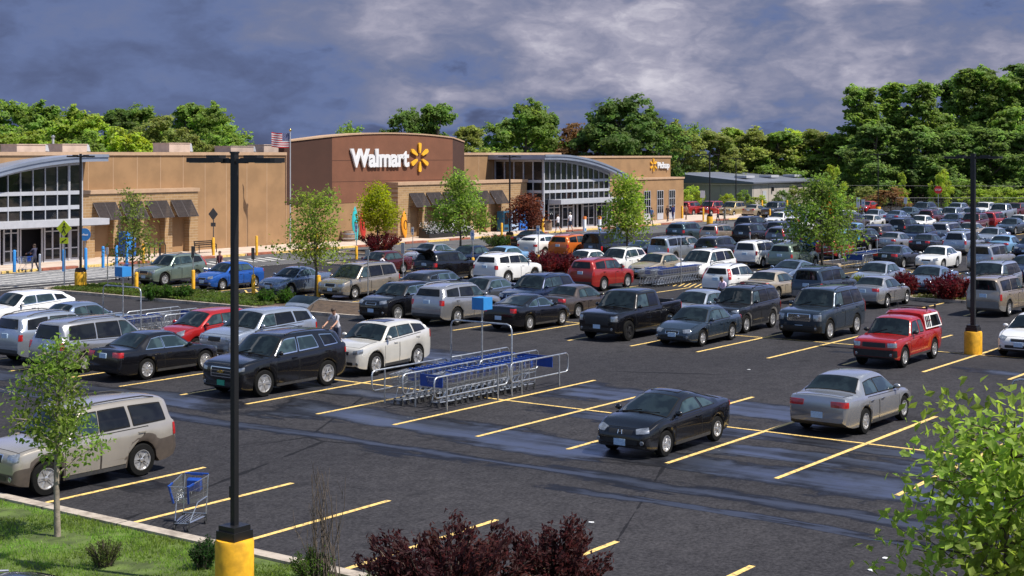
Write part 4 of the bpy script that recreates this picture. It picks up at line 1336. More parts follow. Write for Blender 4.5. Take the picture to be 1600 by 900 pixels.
# glazed entrances
def entrance(a0, a1, bf, bb, roof, left_side, big, name, door_as, canopy):
    """roof(a) gives the underside of the arched roof"""
    base = SB(); g = SB(); fr = SB()
    # frame of the front
    posts = []
    a = a0; k = 0
    while a < a1 - .01:
        posts.append((a, .16 if k % big == 0 else .055)); a += .98; k += 1
    posts.append((a1, .16))
    for (a, w) in posts:
        fr.box(a - w / 2, a + w / 2, bf - .06, bf + .1, 3.05 if .055 == w else .15, roof(a) - .02)
    for (z0, z1) in ((3.70, 3.98), (4.72, 4.98)):
        for q in range(len(posts) - 1):
            x0 = posts[q][0] + posts[q][1] / 2; x1 = posts[q + 1][0] - posts[q + 1][1] / 2
            fr.box(x0, x1, bf - .05, bf + .09, z0, min(z1, roof(posts[q + 1][0]) - .03, roof(posts[q][0]) - .03))
    n = len(posts) - 1
    for q in range(n):
        x0, x1 = posts[q][0], posts[q + 1][0]
        r0, r1 = roof(x0) - .02, roof(x1) - .02
        g.add([(x0, bf + .04, 2.6), (x1, bf + .04, 2.6), (x1, bf + .04, r1), (x0, bf + .04, r0)], [(0, 1, 2, 3)])
        fr.add([(x0, bf - .05, r0 - .20), (x1, bf - .05, r1 - .20), (x1, bf - .05, r1), (x0, bf - .05, r0),
                (x0, bf + .09, r0 - .20), (x1, bf + .09, r1 - .20), (x1, bf + .09, r1), (x0, bf + .09, r0)],
               [(0, 1, 2, 3), (5, 4, 7, 6), (0, 4, 5, 1), (3, 2, 6, 7)])
    # the side that faces along the facade
    if left_side:
        k = 0
        b = bf + .1
        sp = (bb - bf - .1) / 5
        for q in range(6):
            w = .12
            fr.box(a0 - .06, a0 + .09, b - w / 2 + (.06 if q == 0 else 0), b + w / 2, .15, roof(a0) - .02); b += sp
        for (z0, z1) in ((2.7, 3.0), (3.70, 3.98), (4.72, 4.98), (1.2, 1.3), (roof(a0) - .22, roof(a0) - .02)):
            fr.box(a0 - .05, a0 + .08, bf + .23, bb, z0, z1)
        g.add([(a0 + .03, bf + .1, .15), (a0 + .03, bb, .15), (a0 + .03, bb, roof(a0) - .02), (a0 + .03, bf + .1, roof(a0) - .02)], [(0, 1, 2, 3)])
    else:
        base.box(a1 - .1, a1 + .02, bf + .1, bb, .15, roof(a1) - .02)
    base.box(a0 + .3, a1 - .3, bf + 1.2, bb + .5, .15, 4.5, 1)           # dark lobby behind the panes
    root = base.done(name, [M['frame_white'], M['dark_inside']])
    fr.done('window_frame', [M['frame_white']], root)
    g.done('glazing', [M['store_glass']], root)
    # doors under the canopy
    for (d0, d1, op) in door_as:
        d = SB()
        if not op:
            for (x0, x1) in ((d0, d0 + .12), (d1 - .12, d1), ((d0 + d1) / 2 - .06, (d0 + d1) / 2 + .06)): d.box(x0, x1, bf, bf + .07, .15, 2.6)
            for (z0, z1) in ((.15, .35), (1.0, 1.08), (2.2, 2.28), (2.5, 2.6)):
                d.box(d0 + .12, (d0 + d1) / 2 - .06, bf + .005, bf + .065, z0, z1); d.box((d0 + d1) / 2 + .06, d1 - .12, bf + .005, bf + .065, z0, z1)
            d.box(d0 + .1, d1 - .1, bf + .03, bf + .04, .3, 2.55, 1)
            d.done('door', [M['frame_white'], M['store_glass']])
        else:
            for (x0, x1) in ((d0, d0 + .1), (d1 - .1, d1)): d.box(x0, x1, bf, bf + .07, .15, 2.6)
            d.box(d0 + .1, d1 - .1, bf, bf + .07, 2.45, 2.6)
            d.done('door_frame', [M['frame_white']])
    c = SB(); c.box(canopy[0], canopy[1], bf - 1.5, bf + .02, 2.62, 3.05)
    c.box(canopy[0] + .1, canopy[1] - .1, bf - 1.4, bf, 2.58, 2.63)
    c.done('canopy', [M['frame_white']])
    # arched roof
    r = SB()
    aa0, aa1 = (a0 - 1.1, a1 + 2.3) if left_side else (a0 - 2, a1 + 1.6)
    N = 24
    for k in range(N):
        x0, x1 = aa0 + (aa1 - aa0) * k / N, aa0 + (aa1 - aa0) * (k + 1) / N
        z0, z1 = roof(x0), roof(x1)
        th0 = .5 if (left_side and k < N - 4) or (not left_side and k > 3) else .3
        r.add([(x0, bf - .9, z0), (x1, bf - .9, z1), (x1, bf - .9, z1 + .46), (x0, bf - .9, z0 + .46),
               (x0, bb + 2, z0), (x1, bb + 2, z1), (x1, bb + 2, z1 + .46), (x0, bb + 2, z0 + .46)],
              [(0, 1, 2, 3), (3, 2, 6, 7), (4, 5, 1, 0), (5, 4, 7, 6)])
    for x, i in ((aa0, 0), (aa1, 1)):
        z = roof(x); r.add([(x, bf - .9, z), (x, bb + 2, z), (x, bb + 2, z + .46), (x, bf - .9, z + .46)], [(0, 1, 2, 3)])
    rr = r.done('arched_roof', [M['roof_metal']])
    r = SB()
    for k in range(N):
        x0, x1 = aa0 + (aa1 - aa0) * k / N, aa0 + (aa1 - aa0) * (k + 1) / N
        z0, z1 = roof(x0) + .30, roof(x1) + .30
        r.add([(x0, bf - .98, z0), (x1, bf - .98, z1), (x1, bf - .98, z1 + .2), (x0, bf - .98, z0 + .2),
               (x0, bf - .905, z0), (x1, bf - .905, z1), (x1, bf - .905, z1 + .2), (x0, bf - .905, z0 + .2)], [(0, 1, 2, 3), (3, 2, 6, 7), (4, 5, 1, 0), (5, 4, 7, 6)])
    r.done('fascia', [M['roof_metal']], rr)
entrance(119.8, 131.6, 84.0, 89.9, lambda a: 6.98 if a < 120.5 else 6.98 - .0118 * (a - 120.5) ** 2, True, 6, 'entrance_hall',
         [(120.6, 122.6, 0), (123.0, 125.0, 0), (125.05, 126.6, 1), (126.7, 128.8, 0), (129.2, 131.2, 0)], (120.6, 132.4))
entrance(47.9, 66.6, 86.0, 87.6, lambda a: 7.0 if a > 67.5 else 7.0 - .0145 * (67.5 - a) ** 2, False, 6, 'entrance_hall',
         [(50.2, 52.0, 0), (54.4, 56.2, 0), (56.4, 58.3, 1), (58.5, 60.1, 0), (60.3, 61.5, 0), (61.6, 63.4, 1), (63.5, 64.9, 0), (65.0, 66.4, 0)], (48, 67.8))

# store name and its burst of six rays on the tower, pick-up sign at the end
M['sign_white'] = pm('sign_white', (.66, .66, .68), .4)
M['sign_yellow'] = pm('sign_yellow', (.80, .42, .03), .4)
def text_mesh(body, name, bold=.02, ext=.09):
    cu = bpy.data.curves.new('lettering_curve', 'FONT'); cu.body = body; cu.extrude = ext; cu.offset = bold; cu.size = 1.0; cu.space_character = .97
    o = bpy.data.objects.new('lettering_curve', cu); COL.objects.link(o)
    bpy.context.view_layer.update()
    dg = bpy.context.evaluated_depsgraph_get()
    me = bpy.data.meshes.new_from_object(o.evaluated_get(dg)); me.name = name
    bpy.data.objects.remove(o); bpy.data.curves.remove(cu)
    return me
def fit_text(body, a0, a1, z0, z1, bfront, mat, parent, name='lettering', bold=.02, depth=.16, inset=None):
    me = text_mesh(body, name, bold)
    cap = text_mesh('W', 'cap', bold); h = max(v.co.y for v in cap.vertices); bpy.data.meshes.remove(cap)
    xs = [v.co.x for v in me.vertices]; x0, x1 = min(xs), max(xs)
    for v in me.vertices:
        x, y, z = v.co
        v.co = (a0 + (x - x0) / (x1 - x0) * (a1 - a0) - A0, bfront - (z + .09) / .18 * depth - B0, z0 + y / h * (z1 - z0))
    me.materials.clear(); me.materials.append(mat)
    bm = bmesh.new(); bm.from_mesh(me); bmesh.ops.recalc_face_normals(bm, faces=bm.faces); bm.to_mesh(me); bm.free()
    o = obj(name, me, parent); o.location = (0, 0, 0)
    return o
def burst(ac, zc, r, bfront, parent, depth=.16):
    for k in range(6):
        an = radians(90 + 60 * k)
        s_ = SB()
        d = Vector((cos(an), sin(an))); n = Vector((-d.y, d.x))
        out = []
        for (u, w_) in ((.30, .055), (.42, .085), (.75, .135), (.90, .14), (.98, .10), (1.0, .0), (.98, -.10), (.90, -.14), (.75, -.135), (.42, -.085), (.30, -.055)):
            p = d * (u * r) + n * (w_ * r); out.append((ac + p.x, zc + p.y))
        s_.prism(out, bfront - depth, bfront, 'xz')
        s_.v = [(x - A0, y - B0, z) for x, y, z in s_.v]
        s_.build('ray', M['sign_yellow'], parent)
sg = thing('store_sign', 'large white lettering with yellow burst of six rays on the brown tower', 'sign', W(A0, B0), ANG)
fit_text('Walmart', 95.1, 102.8, 6.45, 7.98, 86.9, M['sign_white'], sg, bold=.034)
burst(104.35, 7.22, 1.32, 86.92, sg)
sg = thing('pickup_sign', 'small white lettering beside a yellow burst at the far end of the store', 'sign', W(A0, B0), ANG)
fit_text('Pickup', 146.55, 149.2, 5.95, 6.62, 87.14, M['sign_white'], sg, bold=.045, depth=.12)
burst(145.75, 6.28, .72, 87.16, sg, .12)

# rooftop machinery
def roof_unit(px, wpx, label, h=.62, b=96):
    t_ = (px - 800) / FPX
    a = (CA * 0 + b * (SA + t_ * CA)) / (CA - t_ * SA)
    w = wpx * (a * SA + b * CA) / FPX * 1.05
    r = thing('rooftop_unit', label, 'air conditioner', W(a, b, 7.46), ANG, 'units on the store roof')
    m_ = MB(); m_.box(-w / 2, w / 2, -1, 1, .12, .12 + h); m_.box(-w / 2 - .05, w / 2 + .05, -1.05, 1.05, .12 + h, .18 + h); m_.build('casing', M['unit'], r)
    m_ = MB(); m_.box(-w / 2 + .1, w / 2 - .1, -.9, .9, -.02, .12); m_.build('base', M['black'], r)
    m_ = MB(); m_.prism([(w / 2, .3), (w / 2 + .5, .25), (w / 2 + .35, .12 + h), (w / 2, .12 + h)], -.8, .8, 'xz'); m_.build('hood', M['frame_white'], r)
roof_unit(36, 50, 'leftmost tan box on the store roof above the left entrance')
roof_unit(104, 44, 'tan rooftop box just right of the thin white vent pipe', .66)
roof_unit(268, 40, 'tan rooftop box with pale slanted hood between the entrance and the tower', .80)
roof_unit(366, 46, 'low tan rooftop box behind the near lamp post head', .58)
roof_unit(415, 40, 'pale rooftop box beside the flag', .72)
v_ = G(83, 300); v_ = W(76, 100, 7.4)
r_ = thing('vent_pipe', 'thin white vent pipe standing on the store roof', 'pipe', Vector(((83 - 800) / FPX * 118, 118, 7.45)))
m_ = MB(); m_.tube([(0, 0, 0), (0, 0, 1.35)], .09, 8); m_.build('pipe', M['frame_white'], r_)
m_ = MB(); m_.lathe([(.15, 1.36), (.16, 1.46), (.05, 1.55)], 10); m_.build('cap', M['steel'], r_)

# grey metal building beyond the lot
gb = thing('warehouse', 'low grey metal warehouse with shallow blue-grey roof beyond the far parked cars', 'building', W(193.6, 99.3), ANG)
M['sheetwall'] = pm('warehouse_wall', (.40, .355, .32), .7, var=.1, vscale=.5)
M['bluegrey'] = pm('warehouse_roof', (.17, .185, .235), .5, .3, var=.1, vscale=.3)
m_ = MB(); m_.box(0, 30, 0, 26, 0, 3.4); m_.build('wall', M['sheetwall'], gb)
m_ = MB(); m_.prism([(-.5, 3.3), (-.5, 3.5), (13, 4.75), (26.5, 3.5), (26.5, 3.3)], -.6, 30.6, 'yz')
m_.build('roof', M['bluegrey'], gb)
m_ = MB()
for k in range(13): m_.box(2.4 * k - .02 + .3, 2.4 * k + .03 + .3, -.03, .0, 0, 3.3)
for k in range(11): m_.box(-.03, .0, 2.4 * k + .3, 2.4 * k + .35, 0, 3.3)
m_.build('wall_rib', M['steel'], gb)
for y in (4, 12, 20):
    m_ = MB(); m_.box(y, y + 2.6, 3, 5, 4.02, 4.35); m_.build('skylight', M['frame_white'], gb)
for x in (3.2, 9.5):
    m_ = MB(); m_.box(x, x + 1.1, -.07, -.032, 0, 2.2); m_.build('door', M['frame_white'], gb)
for x in (6.0, 14.0, 20.0):
    m_ = MB(); m_.box(x, x + .35, -.3, -.032, 2.1, 2.7); m_.build('wall_lamp', M['black'], gb)
# ------------------------------------------------------------------ vegetation
def leaf_mat(name, translucent=.58, rough=.55):
    m, t = newmat(name)
    b = t.bsdf()
    oi = t.node('ShaderNodeObjectInfo'); co = t.coords()
    n1 = t.noise(co, .55, 3); n2 = t.noise(co, 7.0, 2)
    k = t.math('ADD', t.smooth(n1, .35, .65, .72, 1.25), t.smooth(n2, .3, .7, -.30, .32))
    hsv = t.node('ShaderNodeHueSaturation'); t.l.new(oi.outputs['Color'], hsv.inputs['Color']); t.l.new(k, hsv.inputs['Value'])
    t.l.new(t.smooth(n1, .3, .7, .485, .515), hsv.inputs['Hue'])
    t.l.new(hsv.outputs[0], b.inputs['Base Color']); b.inputs['Roughness'].default_value = rough; b.inputs['Specular IOR Level'].default_value = .25
    tr = t.node('ShaderNodeBsdfTranslucent')
    h2 = t.node('ShaderNodeHueSaturation'); h2.inputs['Value'].default_value = 1.8; h2.inputs['Saturation'].default_value = 1.1; t.l.new(hsv.outputs[0], h2.inputs['Color'])
    t.l.new(h2.outputs[0], tr.inputs[0])
    mx = t.node('ShaderNodeMixShader'); mx.inputs[0].default_value = translucent
    t.l.new(b.outputs[0], mx.inputs[1]); t.l.new(tr.outputs[0], mx.inputs[2])
    t.l.new(mx.outputs[0], t.n.get('Material Output').inputs[0])
    return m
M['leaf'] = leaf_mat('foliage')
M['bark'] = pm('bark', (.09, .07, .055), .9, var=.35, vscale=8, bump=.5)
M['bark_pale'] = pm('bark_pale', (.24, .20, .16), .9, var=.3, vscale=8, bump=.4)

def rand_unit(R):
    while True:
        v = Vector((R.uniform(-1, 1), R.uniform(-1, 1), R.uniform(-1, 1)))
        if .05 < v.length < 1: return v.normalized()
def add_leaf(V, Fc, p, n, up, L, w):
    x = n.cross(up)
    if x.length < .05: x = n.orthogonal()
    x.normalize(); y = x.cross(n)
    k = len(V)
    V += [p - y * (L * .5), p + x * (w * .5) + n * (.1 * L), p + y * (L * .5), p - x * (w * .5) + n * (.1 * L)]
    Fc.append((k, k + 1, k + 2, k + 3))
def leaves_mesh(name, V, Fc):
    me = bpy.data.meshes.new(name); me.from_pydata([tuple(v) for v in V], [], Fc); me.materials.append(M['leaf'])
    return me

def big_crown(seed, w, h0, h1, nb, nl, leaf, shape):
    """crown of a tall tree: lobes of leaf sprays round limbs, gaps left between the lobes"""
    R = random.Random(seed)
    V, Fc = [], []
    blobs = []
    for i in range(nb):
        u = R.random()
        z = lerp(h0, h1, u ** .85)
        rel = (z - h0) / (h1 - h0)
        rad = w * shape(rel)
        an = R.uniform(0, 2 * pi); rr = rad * sqrt(R.uniform(.1, 1.0))
        br = R.uniform(.20, .40) * w * (1.1 - .35 * rel)
        blobs.append((Vector((rr * cos(an), rr * sin(an), z)), br))
    sprays = []
    for c, r in blobs:
        ax = Vector((R.uniform(.75, 1.25), R.uniform(.75, 1.25), R.uniform(.55, .95)))
        for q in range(16):
            d = rand_unit(R)
            if d.z < -.25 and R.random() < .6: d.z = -d.z
            k_ = R.uniform(.55, 1.12) * (1.3 if R.random() < .12 else 1)
            sprays.append((c + Vector((d.x * ax.x, d.y * ax.y, d.z * ax.z)) * r * k_, r * R.uniform(.16, .34), d))
    for i in range(nl):
        c, r, d = sprays[R.randrange(len(sprays))]
        p = c + Vector((R.gauss(0, 1), R.gauss(0, 1), R.gauss(0, .6))) * r * .75
        n = (d * .7 + rand_unit(R) * .65 + Vector((.25, -.1, .45))).normalized()
        s = leaf * R.uniform(.6, 1.35)
        add_leaf(V, Fc, p, n, rand_unit(R), s, s * .75)
    return leaves_mesh('crown', V, Fc), blobs
def trunk_mesh(seed, blobs, h0, top, r, mat, nb=9, name='trunk'):
    R = random.Random(seed)
    m = MB()
    pts = [(0, 0, -.1), (R.uniform(-.1, .1), R.uniform(-.1, .1), h0 * .5), (R.uniform(-.3, .3), R.uniform(-.3, .3), lerp(h0, top, .35)), (R.uniform(-.4, .4), R.uniform(-.4, .4), lerp(h0, top, .8))]
    m.tube(pts, r, 8, r1=r * .25)
    for (c, br) in blobs[:nb]:
        z = max(h0 * .6, c.z - (abs(c.x) + abs(c.y)) * .6 - .5)
        z = min(z, top * .75)
        q = Vector((pts[1][0], pts[1][1], z))
        mid = q.lerp(c, .55) + Vector((0, 0, -.1 * br))
        m.tube([q, mid, c], r * .38, 5, r1=r * .08)
    return m.mesh(name, [mat], 60)

TREEV = {}
def oval(k): return lambda q: (.30 + .70 * sin(pi * min(1, max(0, (q * .92 + .08))) ** k)) if q < 1 else .3
def tree_variant(key, seed, w, h0, h1, nb, nl, leaf, k, r):
    cr, bl = big_crown(seed, w, h0, h1, nb, nl, leaf, oval(k))
    TREEV[key] = (trunk_mesh(seed + 1, bl, h0, h1, r, M['bark']), cr)
for i in range(4): tree_variant(('round', i), 40 + i, 4.6, 1.2, 12.0, 44, 17000, .40, .8, .32)
for i in range(4): tree_variant(('tall', i), 60 + i, 4.4, 1.2, 20.0, 80, 27000, .48, .75, .4)
for i in range(3): tree_variant(('scrub', i), 80 + i, 3.6, .8, 8.0, 30, 8000, .30, .9, .2)
for i in range(2): tree_variant(('bush', i), 90 + i, 2.2, .2, 3.4, 22, 4500, .19, .9, .09)
tree_variant(('lacy', 0), 97, 3.6, 2.5, 10.5, 40, 1300, .42, .8, .22)

GR = {'mid': (.185, .265, .060, 1), 'bright': (.27, .345, .065, 1), 'dark': (.125, .195, .052, 1), 'olive': (.215, .245, .072, 1), 'lime': (.34, .41, .065, 1),
      'deep': (.135, .200, .060, 1), 'bronze': (.23, .14, .065, 1), 'orange': (.60, .26, .06, 1)}
def far_tree(px, ytop, Y, kind, color, label, group, wscale=1.0, hn=None, rot=None, base=0.0, name=None):
    X = (px - 800) / FPX * Y
    top = CH + (HZ - ytop) * Y / FPX - base
    vs = [q for q in TREEV if q[0] == kind]
    v = vs[RND.randrange(len(vs))]
    nominal = {'round': 12.6, 'tall': 21.0, 'scrub': 8.6, 'bush': 3.8, 'lacy': 11.0}[kind]
    k = top / nominal
    r = thing(name or ('bush' if kind == 'bush' else 'tree'), label, 'bush' if kind == 'bush' else 'tree', (X, Y, base), RND.uniform(0, 6.28) if rot is None else rot, group)
    r.scale = (k * wscale, k * wscale, k)
    obj('trunk', TREEV[v][0], r); c = obj('crown', TREEV[v][1], r)
    g = GR[color]; j = RND.uniform(.88, 1.14)
    c.color = (g[0] * j, g[1] * j, g[2] * j, 1)
    return r

GW = 'trees of the wood behind the store'
# left wood, behind the roof line
for (px, yt, Y, kd, cl, lb) in (
    (-25, 172, 205, 'round', 'mid', 'tree cut by the left edge of the picture behind the store roof'),
    (28, 160, 215, 'round', 'mid', 'tall dark topped tree at the left end of the wood above the left entrance roof'),
    (72, 163, 210, 'round', 'mid', 'tree behind the store just left of the white vent pipe, with twin tops'),
    (118, 170, 198, 'round', 'bright', 'bright green tree rising right of the white vent pipe'),
    (160, 176, 196, 'scrub', 'bright', 'low yellow green tree behind the second rooftop box'),
    (192, 172, 212, 'round', 'dark', 'dark narrow tree in the middle of the left wood'),
    (222, 168, 214, 'round', 'mid', 'mid green tree behind the wall joints between entrance and stone bay'),
    (262, 178, 204, 'scrub', 'olive', 'dull olive tree behind the hooded rooftop box'),
    (292, 164, 210, 'round', 'mid', 'large full tree right of the hooded rooftop box'),
    (330, 166, 208, 'round', 'mid', 'large full tree above the near lamp post head'),
    (352, 196, 200, 'scrub', 'mid', 'lower tree where the left wood slopes down to the sky'),
    (205, 205, 190, 'scrub', 'lime', 'yellow green young tree in front of the left wood'),
    (60, 200, 190, 'scrub', 'bright', 'bushy bright tree peeping over the leftmost rooftop box'),
    (140, 205, 188, 'scrub', 'mid', 'low mid green tree over the second rooftop box'),
    (10, 205, 188, 'scrub', 'bright', 'low bright tree over the entrance roof at the left edge'),
    (312, 208, 186, 'scrub', 'olive', 'low olive tree just above the coping left of the near lamp head')):
    far_tree(px, yt, Y, kd, cl, lb, GW)
# behind the tower and the right half
for (px, yt, Y, kd, cl, lb, ws_) in (
    (548, 192, 215, 'lacy', 'mid', 'thin half bare tree behind the left shoulder of the tower', .8),
    (632, 172, 205, 'round', 'dark', 'dark tree over the tower, left of a pair', .85),
    (684, 164, 205, 'round', 'dark', 'dark tree over the tower, right of a pair', .9),
    (740, 198, 210, 'round', 'olive', 'olive tree right behind the end of the tower', 1.0),
    (782, 195, 225, 'round', 'mid', 'tree above the mid lot lamp post head', .9),
    (822, 160, 214, 'round', 'mid', 'tall round tree behind the right entrance roof', 1.0),
    (858, 178, 222, 'round', 'dark', 'darker tree tucked right of the round tree behind the right entrance', .9),
    (893, 192, 215, 'scrub', 'bronze', 'brownish tree in the gap behind the right entrance arch', 1.0),
    (935, 178, 212, 'round', 'dark', 'dark tree left of the biggest tree behind the pickup end', .95),
    (972, 153, 210, 'round', 'dark', 'biggest dark round tree behind the pickup end', 1.1),
    (1018, 172, 214, 'round', 'dark', 'dark tree right of the biggest round tree behind the pickup end', .95),
    (1058, 192, 235, 'round', 'olive', 'olive tree just right of the pickup sign', .9),
    (1088, 194, 240, 'lacy', 'mid', 'open airy tree over the corner of the warehouse', 1.0),
    (1122, 207, 238, 'round', 'olive', 'feathery olive tree over the left half of the warehouse roof', 1.35),
    (1152, 203, 245, 'round', 'bright', 'light green tree over the middle of the warehouse', 1.35),
    (1184, 202, 242, 'round', 'olive', 'olive tree behind the second far lamp post', 1.35),
    (1216, 207, 240, 'round', 'mid', 'mid green tree above the right end of the warehouse', 1.35),
    (1250, 204, 245, 'round', 'bright', 'light green tree with plume top right of the warehouse', 1.35),
    (1284, 205, 242, 'round', 'olive', 'olive tree left of the tall right wood', 1.35),
    (1312, 215, 238, 'round', 'mid', 'low tree at the foot of the tall right wood', 1.35)):
    far_tree(px, yt, Y, kd, cl, lb, GW, ws_)
for (px, yt, Y, kd, cl, lb, ws_) in (
    (1345, 130, 236, 'tall', 'mid', 'tall tree at the left edge of the right wood', 1.12),
    (1395, 128, 240, 'tall', 'mid', 'second tall tree of the right wood', 1.15),
    (1440, 124, 236, 'tall', 'mid', 'tall tree behind the yellow green shade tree', 1.15),
    (1490, 122, 250, 'tall', 'dark', 'dark tall tree left of the near right lamp post', 1.15),
    (1520, 100, 240, 'tall', 'mid', 'topmost tall tree of the right wood, right of the lamp post', 1.15),
    (1562, 112, 236, 'tall', 'mid', 'tall tree between the two topmost ones of the right wood', 1.15),
    (1598, 98, 238, 'tall', 'dark', 'tall tree cut by the right edge of the picture', 1.2),
    (1368, 195, 222, 'round', 'deep', 'shaded lower tree at the left of the right wood', 1.35),
    (1425, 200, 222, 'round', 'deep', 'shaded lower tree behind the long cable', 1.35),
    (1480, 205, 222, 'round', 'deep', 'shaded lower tree left of the near right lamp post', 1.35),
    (1545, 200, 222, 'round', 'deep', 'shaded lower tree right of the near right lamp post', 1.35),
    (1600, 205, 222, 'round', 'dark', 'shaded lower tree at the right edge', 1.35)):
    far_tree(px, yt, Y, kd, cl, lb, 'trees of the tall right wood', ws_)
# a belt of undergrowth behind all of it so the wood reads as a mass
def belt(name, label, pts, h, seed, color, n, leaf):
    R = random.Random(seed); V, Fc = [], []
    for i in range(n):
        k = R.random() * (len(pts) - 1); j = int(k); f = k - j
        x = lerp(pts[j][0], pts[j + 1][0], f); y = lerp(pts[j][1], pts[j + 1][1], f) + R.uniform(-3, 3)
        hh = h * (.65 + .35 * sin(x * .35) * sin(x * .11 + 2))
        z = hh * R.random() ** .7
        s = leaf * R.uniform(.6, 1.3)
        add_leaf(V, Fc, Vector((x, y, z)), (Vector((0, -.7, .5)) + rand_unit(R) * .8).normalized(), rand_unit(R), s, s * .8)
    o = obj(name, leaves_mesh(name, V, Fc)); o.color = GR[color]; tag(o, label, 'undergrowth', None, 'stuff')
belt('undergrowth', 'dark undergrowth closing the foot of the wood beyond the lot', [(14, 262), (40, 258), (60, 246), (85, 244)], 6.5, 5, 'deep', 16000, 1.0)
belt('undergrowth', 'green undergrowth behind the store filling the gaps between trunks', [(-80, 232), (-40, 236), (0, 238), (24, 248)], 9.0, 6, 'dark', 15000, 1.0)

# shrubs and young trees at the far edge of the lot
for (px, yt, Y, kd, cl, lb, ws_) in (
    (1078, 291, 196, 'bush', 'bright', 'light green bush against the grey warehouse wall beside the store corner', 1.0),
    (1088, 294, 199, 'bush', 'bright', 'light green bush just left of the nearer far lamp post', .9),
    (1138, 302, 200, 'bush', 'lime', 'yellow green bush below the second far lamp post', 1.0),
    (1160, 297, 203, 'bush', 'mid', 'mid green bush right behind the second far lamp post', .8),
    (1186, 305, 203, 'bush', 'lime', 'low yellow green bush in front of the warehouse corner', 1.3),
    (1221, 296, 204, 'bush', 'dark', 'dark green bush before the warehouse right wall', .9),
    (1245, 290, 206, 'bush', 'olive', 'olive bush left of the orange tinged tree', 1.0),
    (1352, 290, 200, 'bush', 'olive', 'olive bush behind the small red car', 1.3),
    (1392, 293, 196, 'bush', 'bronze', 'reddish brown bush right of the small red car', 1.5),
    (1412, 300, 197, 'bush', 'lime', 'small yellow bush beside the reddish brown bush', .6),
    (1330, 318, 190, 'bush', 'lime', 'clipped yellow green bush at the lot edge', 1.6),
    (1538, 294, 205, 'bush', 'bright', 'light green hedge bush right of the near right lamp post', 1.8),
    (1570, 292, 205, 'bush', 'bright', 'light green hedge bush, middle of three at the right edge', 1.8),
    (1600, 293, 205, 'bush', 'bright', 'light green hedge bush cut by the right edge', 1.8),
    (1508, 280, 215, 'bush', 'mid', 'green bush behind the near right lamp post', 1.6)):
    far_tree(px, yt, Y, kd, cl, lb, 'bushes along the far edge of the lot', ws_)
far_tree(1470, 263, 196, 'scrub', 'lime', 'round yellow green shade tree standing before the tall right wood', None, .62)
far_tree(1300, 256, 168, 'scrub', 'lime', 'yellow green young tree behind the dark cypress-like lot tree', None, .55)
far_tree(1295, 288, 160, 'scrub', 'orange', 'small tree turning orange behind the lot tree on the right', None, .42)
far_tree(1408, 268, 214, 'scrub', 'bright', 'light green tree between the reddish brown bush and the cable', None, .5)

# --- young trees of the lot: slim trunk, real limbs, leaves on the twigs
def young_tree(seed, h, spread, h0, nbr, nl, leaf, r, up=.9, mat='bark', prof=None, jit=.25):
    R = random.Random(seed)
    m = MB()
    wob = [(0, 0, -.1)] + [(R.uniform(-.04, .04) * h * .3, R.uniform(-.04, .04) * h * .3, h * q) for q in (.25, .5, .75, .97)]
    m.tube(wob, r, 8, r1=r * .15)
    twigs = []
    def on(z):
        q = z / h * 4
        i = min(3, int(q)); return Vector(wob[i]).lerp(Vector(wob[i + 1]), min(1, q - i))
    for i in range(nbr):
        z = lerp(h0, h * .95, (i + R.random()) / nbr)
        rel = (z - h0) / (h - h0)
        ln = spread * (prof(rel) if prof else (1 - .75 * rel)) * R.uniform(.7, 1.1)
        an = i * 2.4 + R.uniform(-.5, .5)
        p0 = on(z); d = Vector((cos(an), sin(an), up * R.uniform(.5, 1.2)))
        p1 = p0 + d.normalized() * ln * .5
        p2 = p1 + (d + Vector((0, 0, -.25)) + rand_unit(R) * .3).normalized() * ln * .6
        m.tube([p0, p1, p2], r * .32, 5, r1=r * .07)
        twigs.append((p0.lerp(p1, .45), p1, ln)); twigs.append((p1, p2, ln))
        for k in range(3):
            q0 = p0.lerp(p2, R.uniform(.3, .85)); q1 = q0 + (d * .6 + rand_unit(R)).normalized() * ln * R.uniform(.25, .5)
            m.tube([q0, q1], r * .12, 4, r1=r * .05); twigs.append((q0, q1, ln * .6))
    V, Fc = [], []
    tw = sum(q[2] for q in twigs)
    for (a, b_, ln) in twigs:
        for k in range(int(nl * ln / tw) + 1):
            p = a.lerp(b_, R.random() ** .8) + rand_unit(R) * leaf * R.uniform(.4, 1.6) * (1 + jit * 4)
            n = (Vector((0, 0, .55)) + rand_unit(R) * .9 + (p - Vector((0, 0, p.z))).normalized() * .35).normalized()
            s = leaf * R.uniform(.65, 1.3)
            add_leaf(V, Fc, p, n, rand_unit(R) + Vector((0, 0, -.5)), s, s * .62)
    return m.mesh('trunk', [M[mat]], 60), leaves_mesh('crown', V, Fc)
def put_young(loc, label, color, args, name='tree', group=None, cat='tree'):
    tk, cr = young_tree(*args[0], **args[1])
    r = thing(name, label, cat, loc, 0, group)
    obj('trunk', tk, r); c = obj('crown', cr, r); c.color = color
    return r
put_young(G(90, 838, .1), 'slim young tree with pale trunk on the grass verge, in front of the tan off-roader', (.17, .255, .05, 1),
          ((3, 3.95, 1.15, 1.15, 22, 2300, .105, .07), dict(up=1.0, mat='bark_pale', prof=lambda q: 1.1 - .8 * q)))
yy = 18.2
put_young(Vector(((1578 - 800) / FPX * yy, yy, 0)), 'leafy yellow green tree filling the lower right corner', (.225, .30, .06, 1),
          ((8, 4.4, 1.40, 1.3, 26, 4000, .148, .07), dict(up=.55, prof=lambda q: 1.05 - .5 * q, jit=.5)))
put_young(G(208, 452, .1), 'sparse young tree in the planting bed by the left entrance', (.17, .21, .05, 1), ((21, 5.6, 1.6, 1.3, 18, 1500, .17, .07), dict(up=.8, prof=lambda q: 1.1 - .85 * q)))
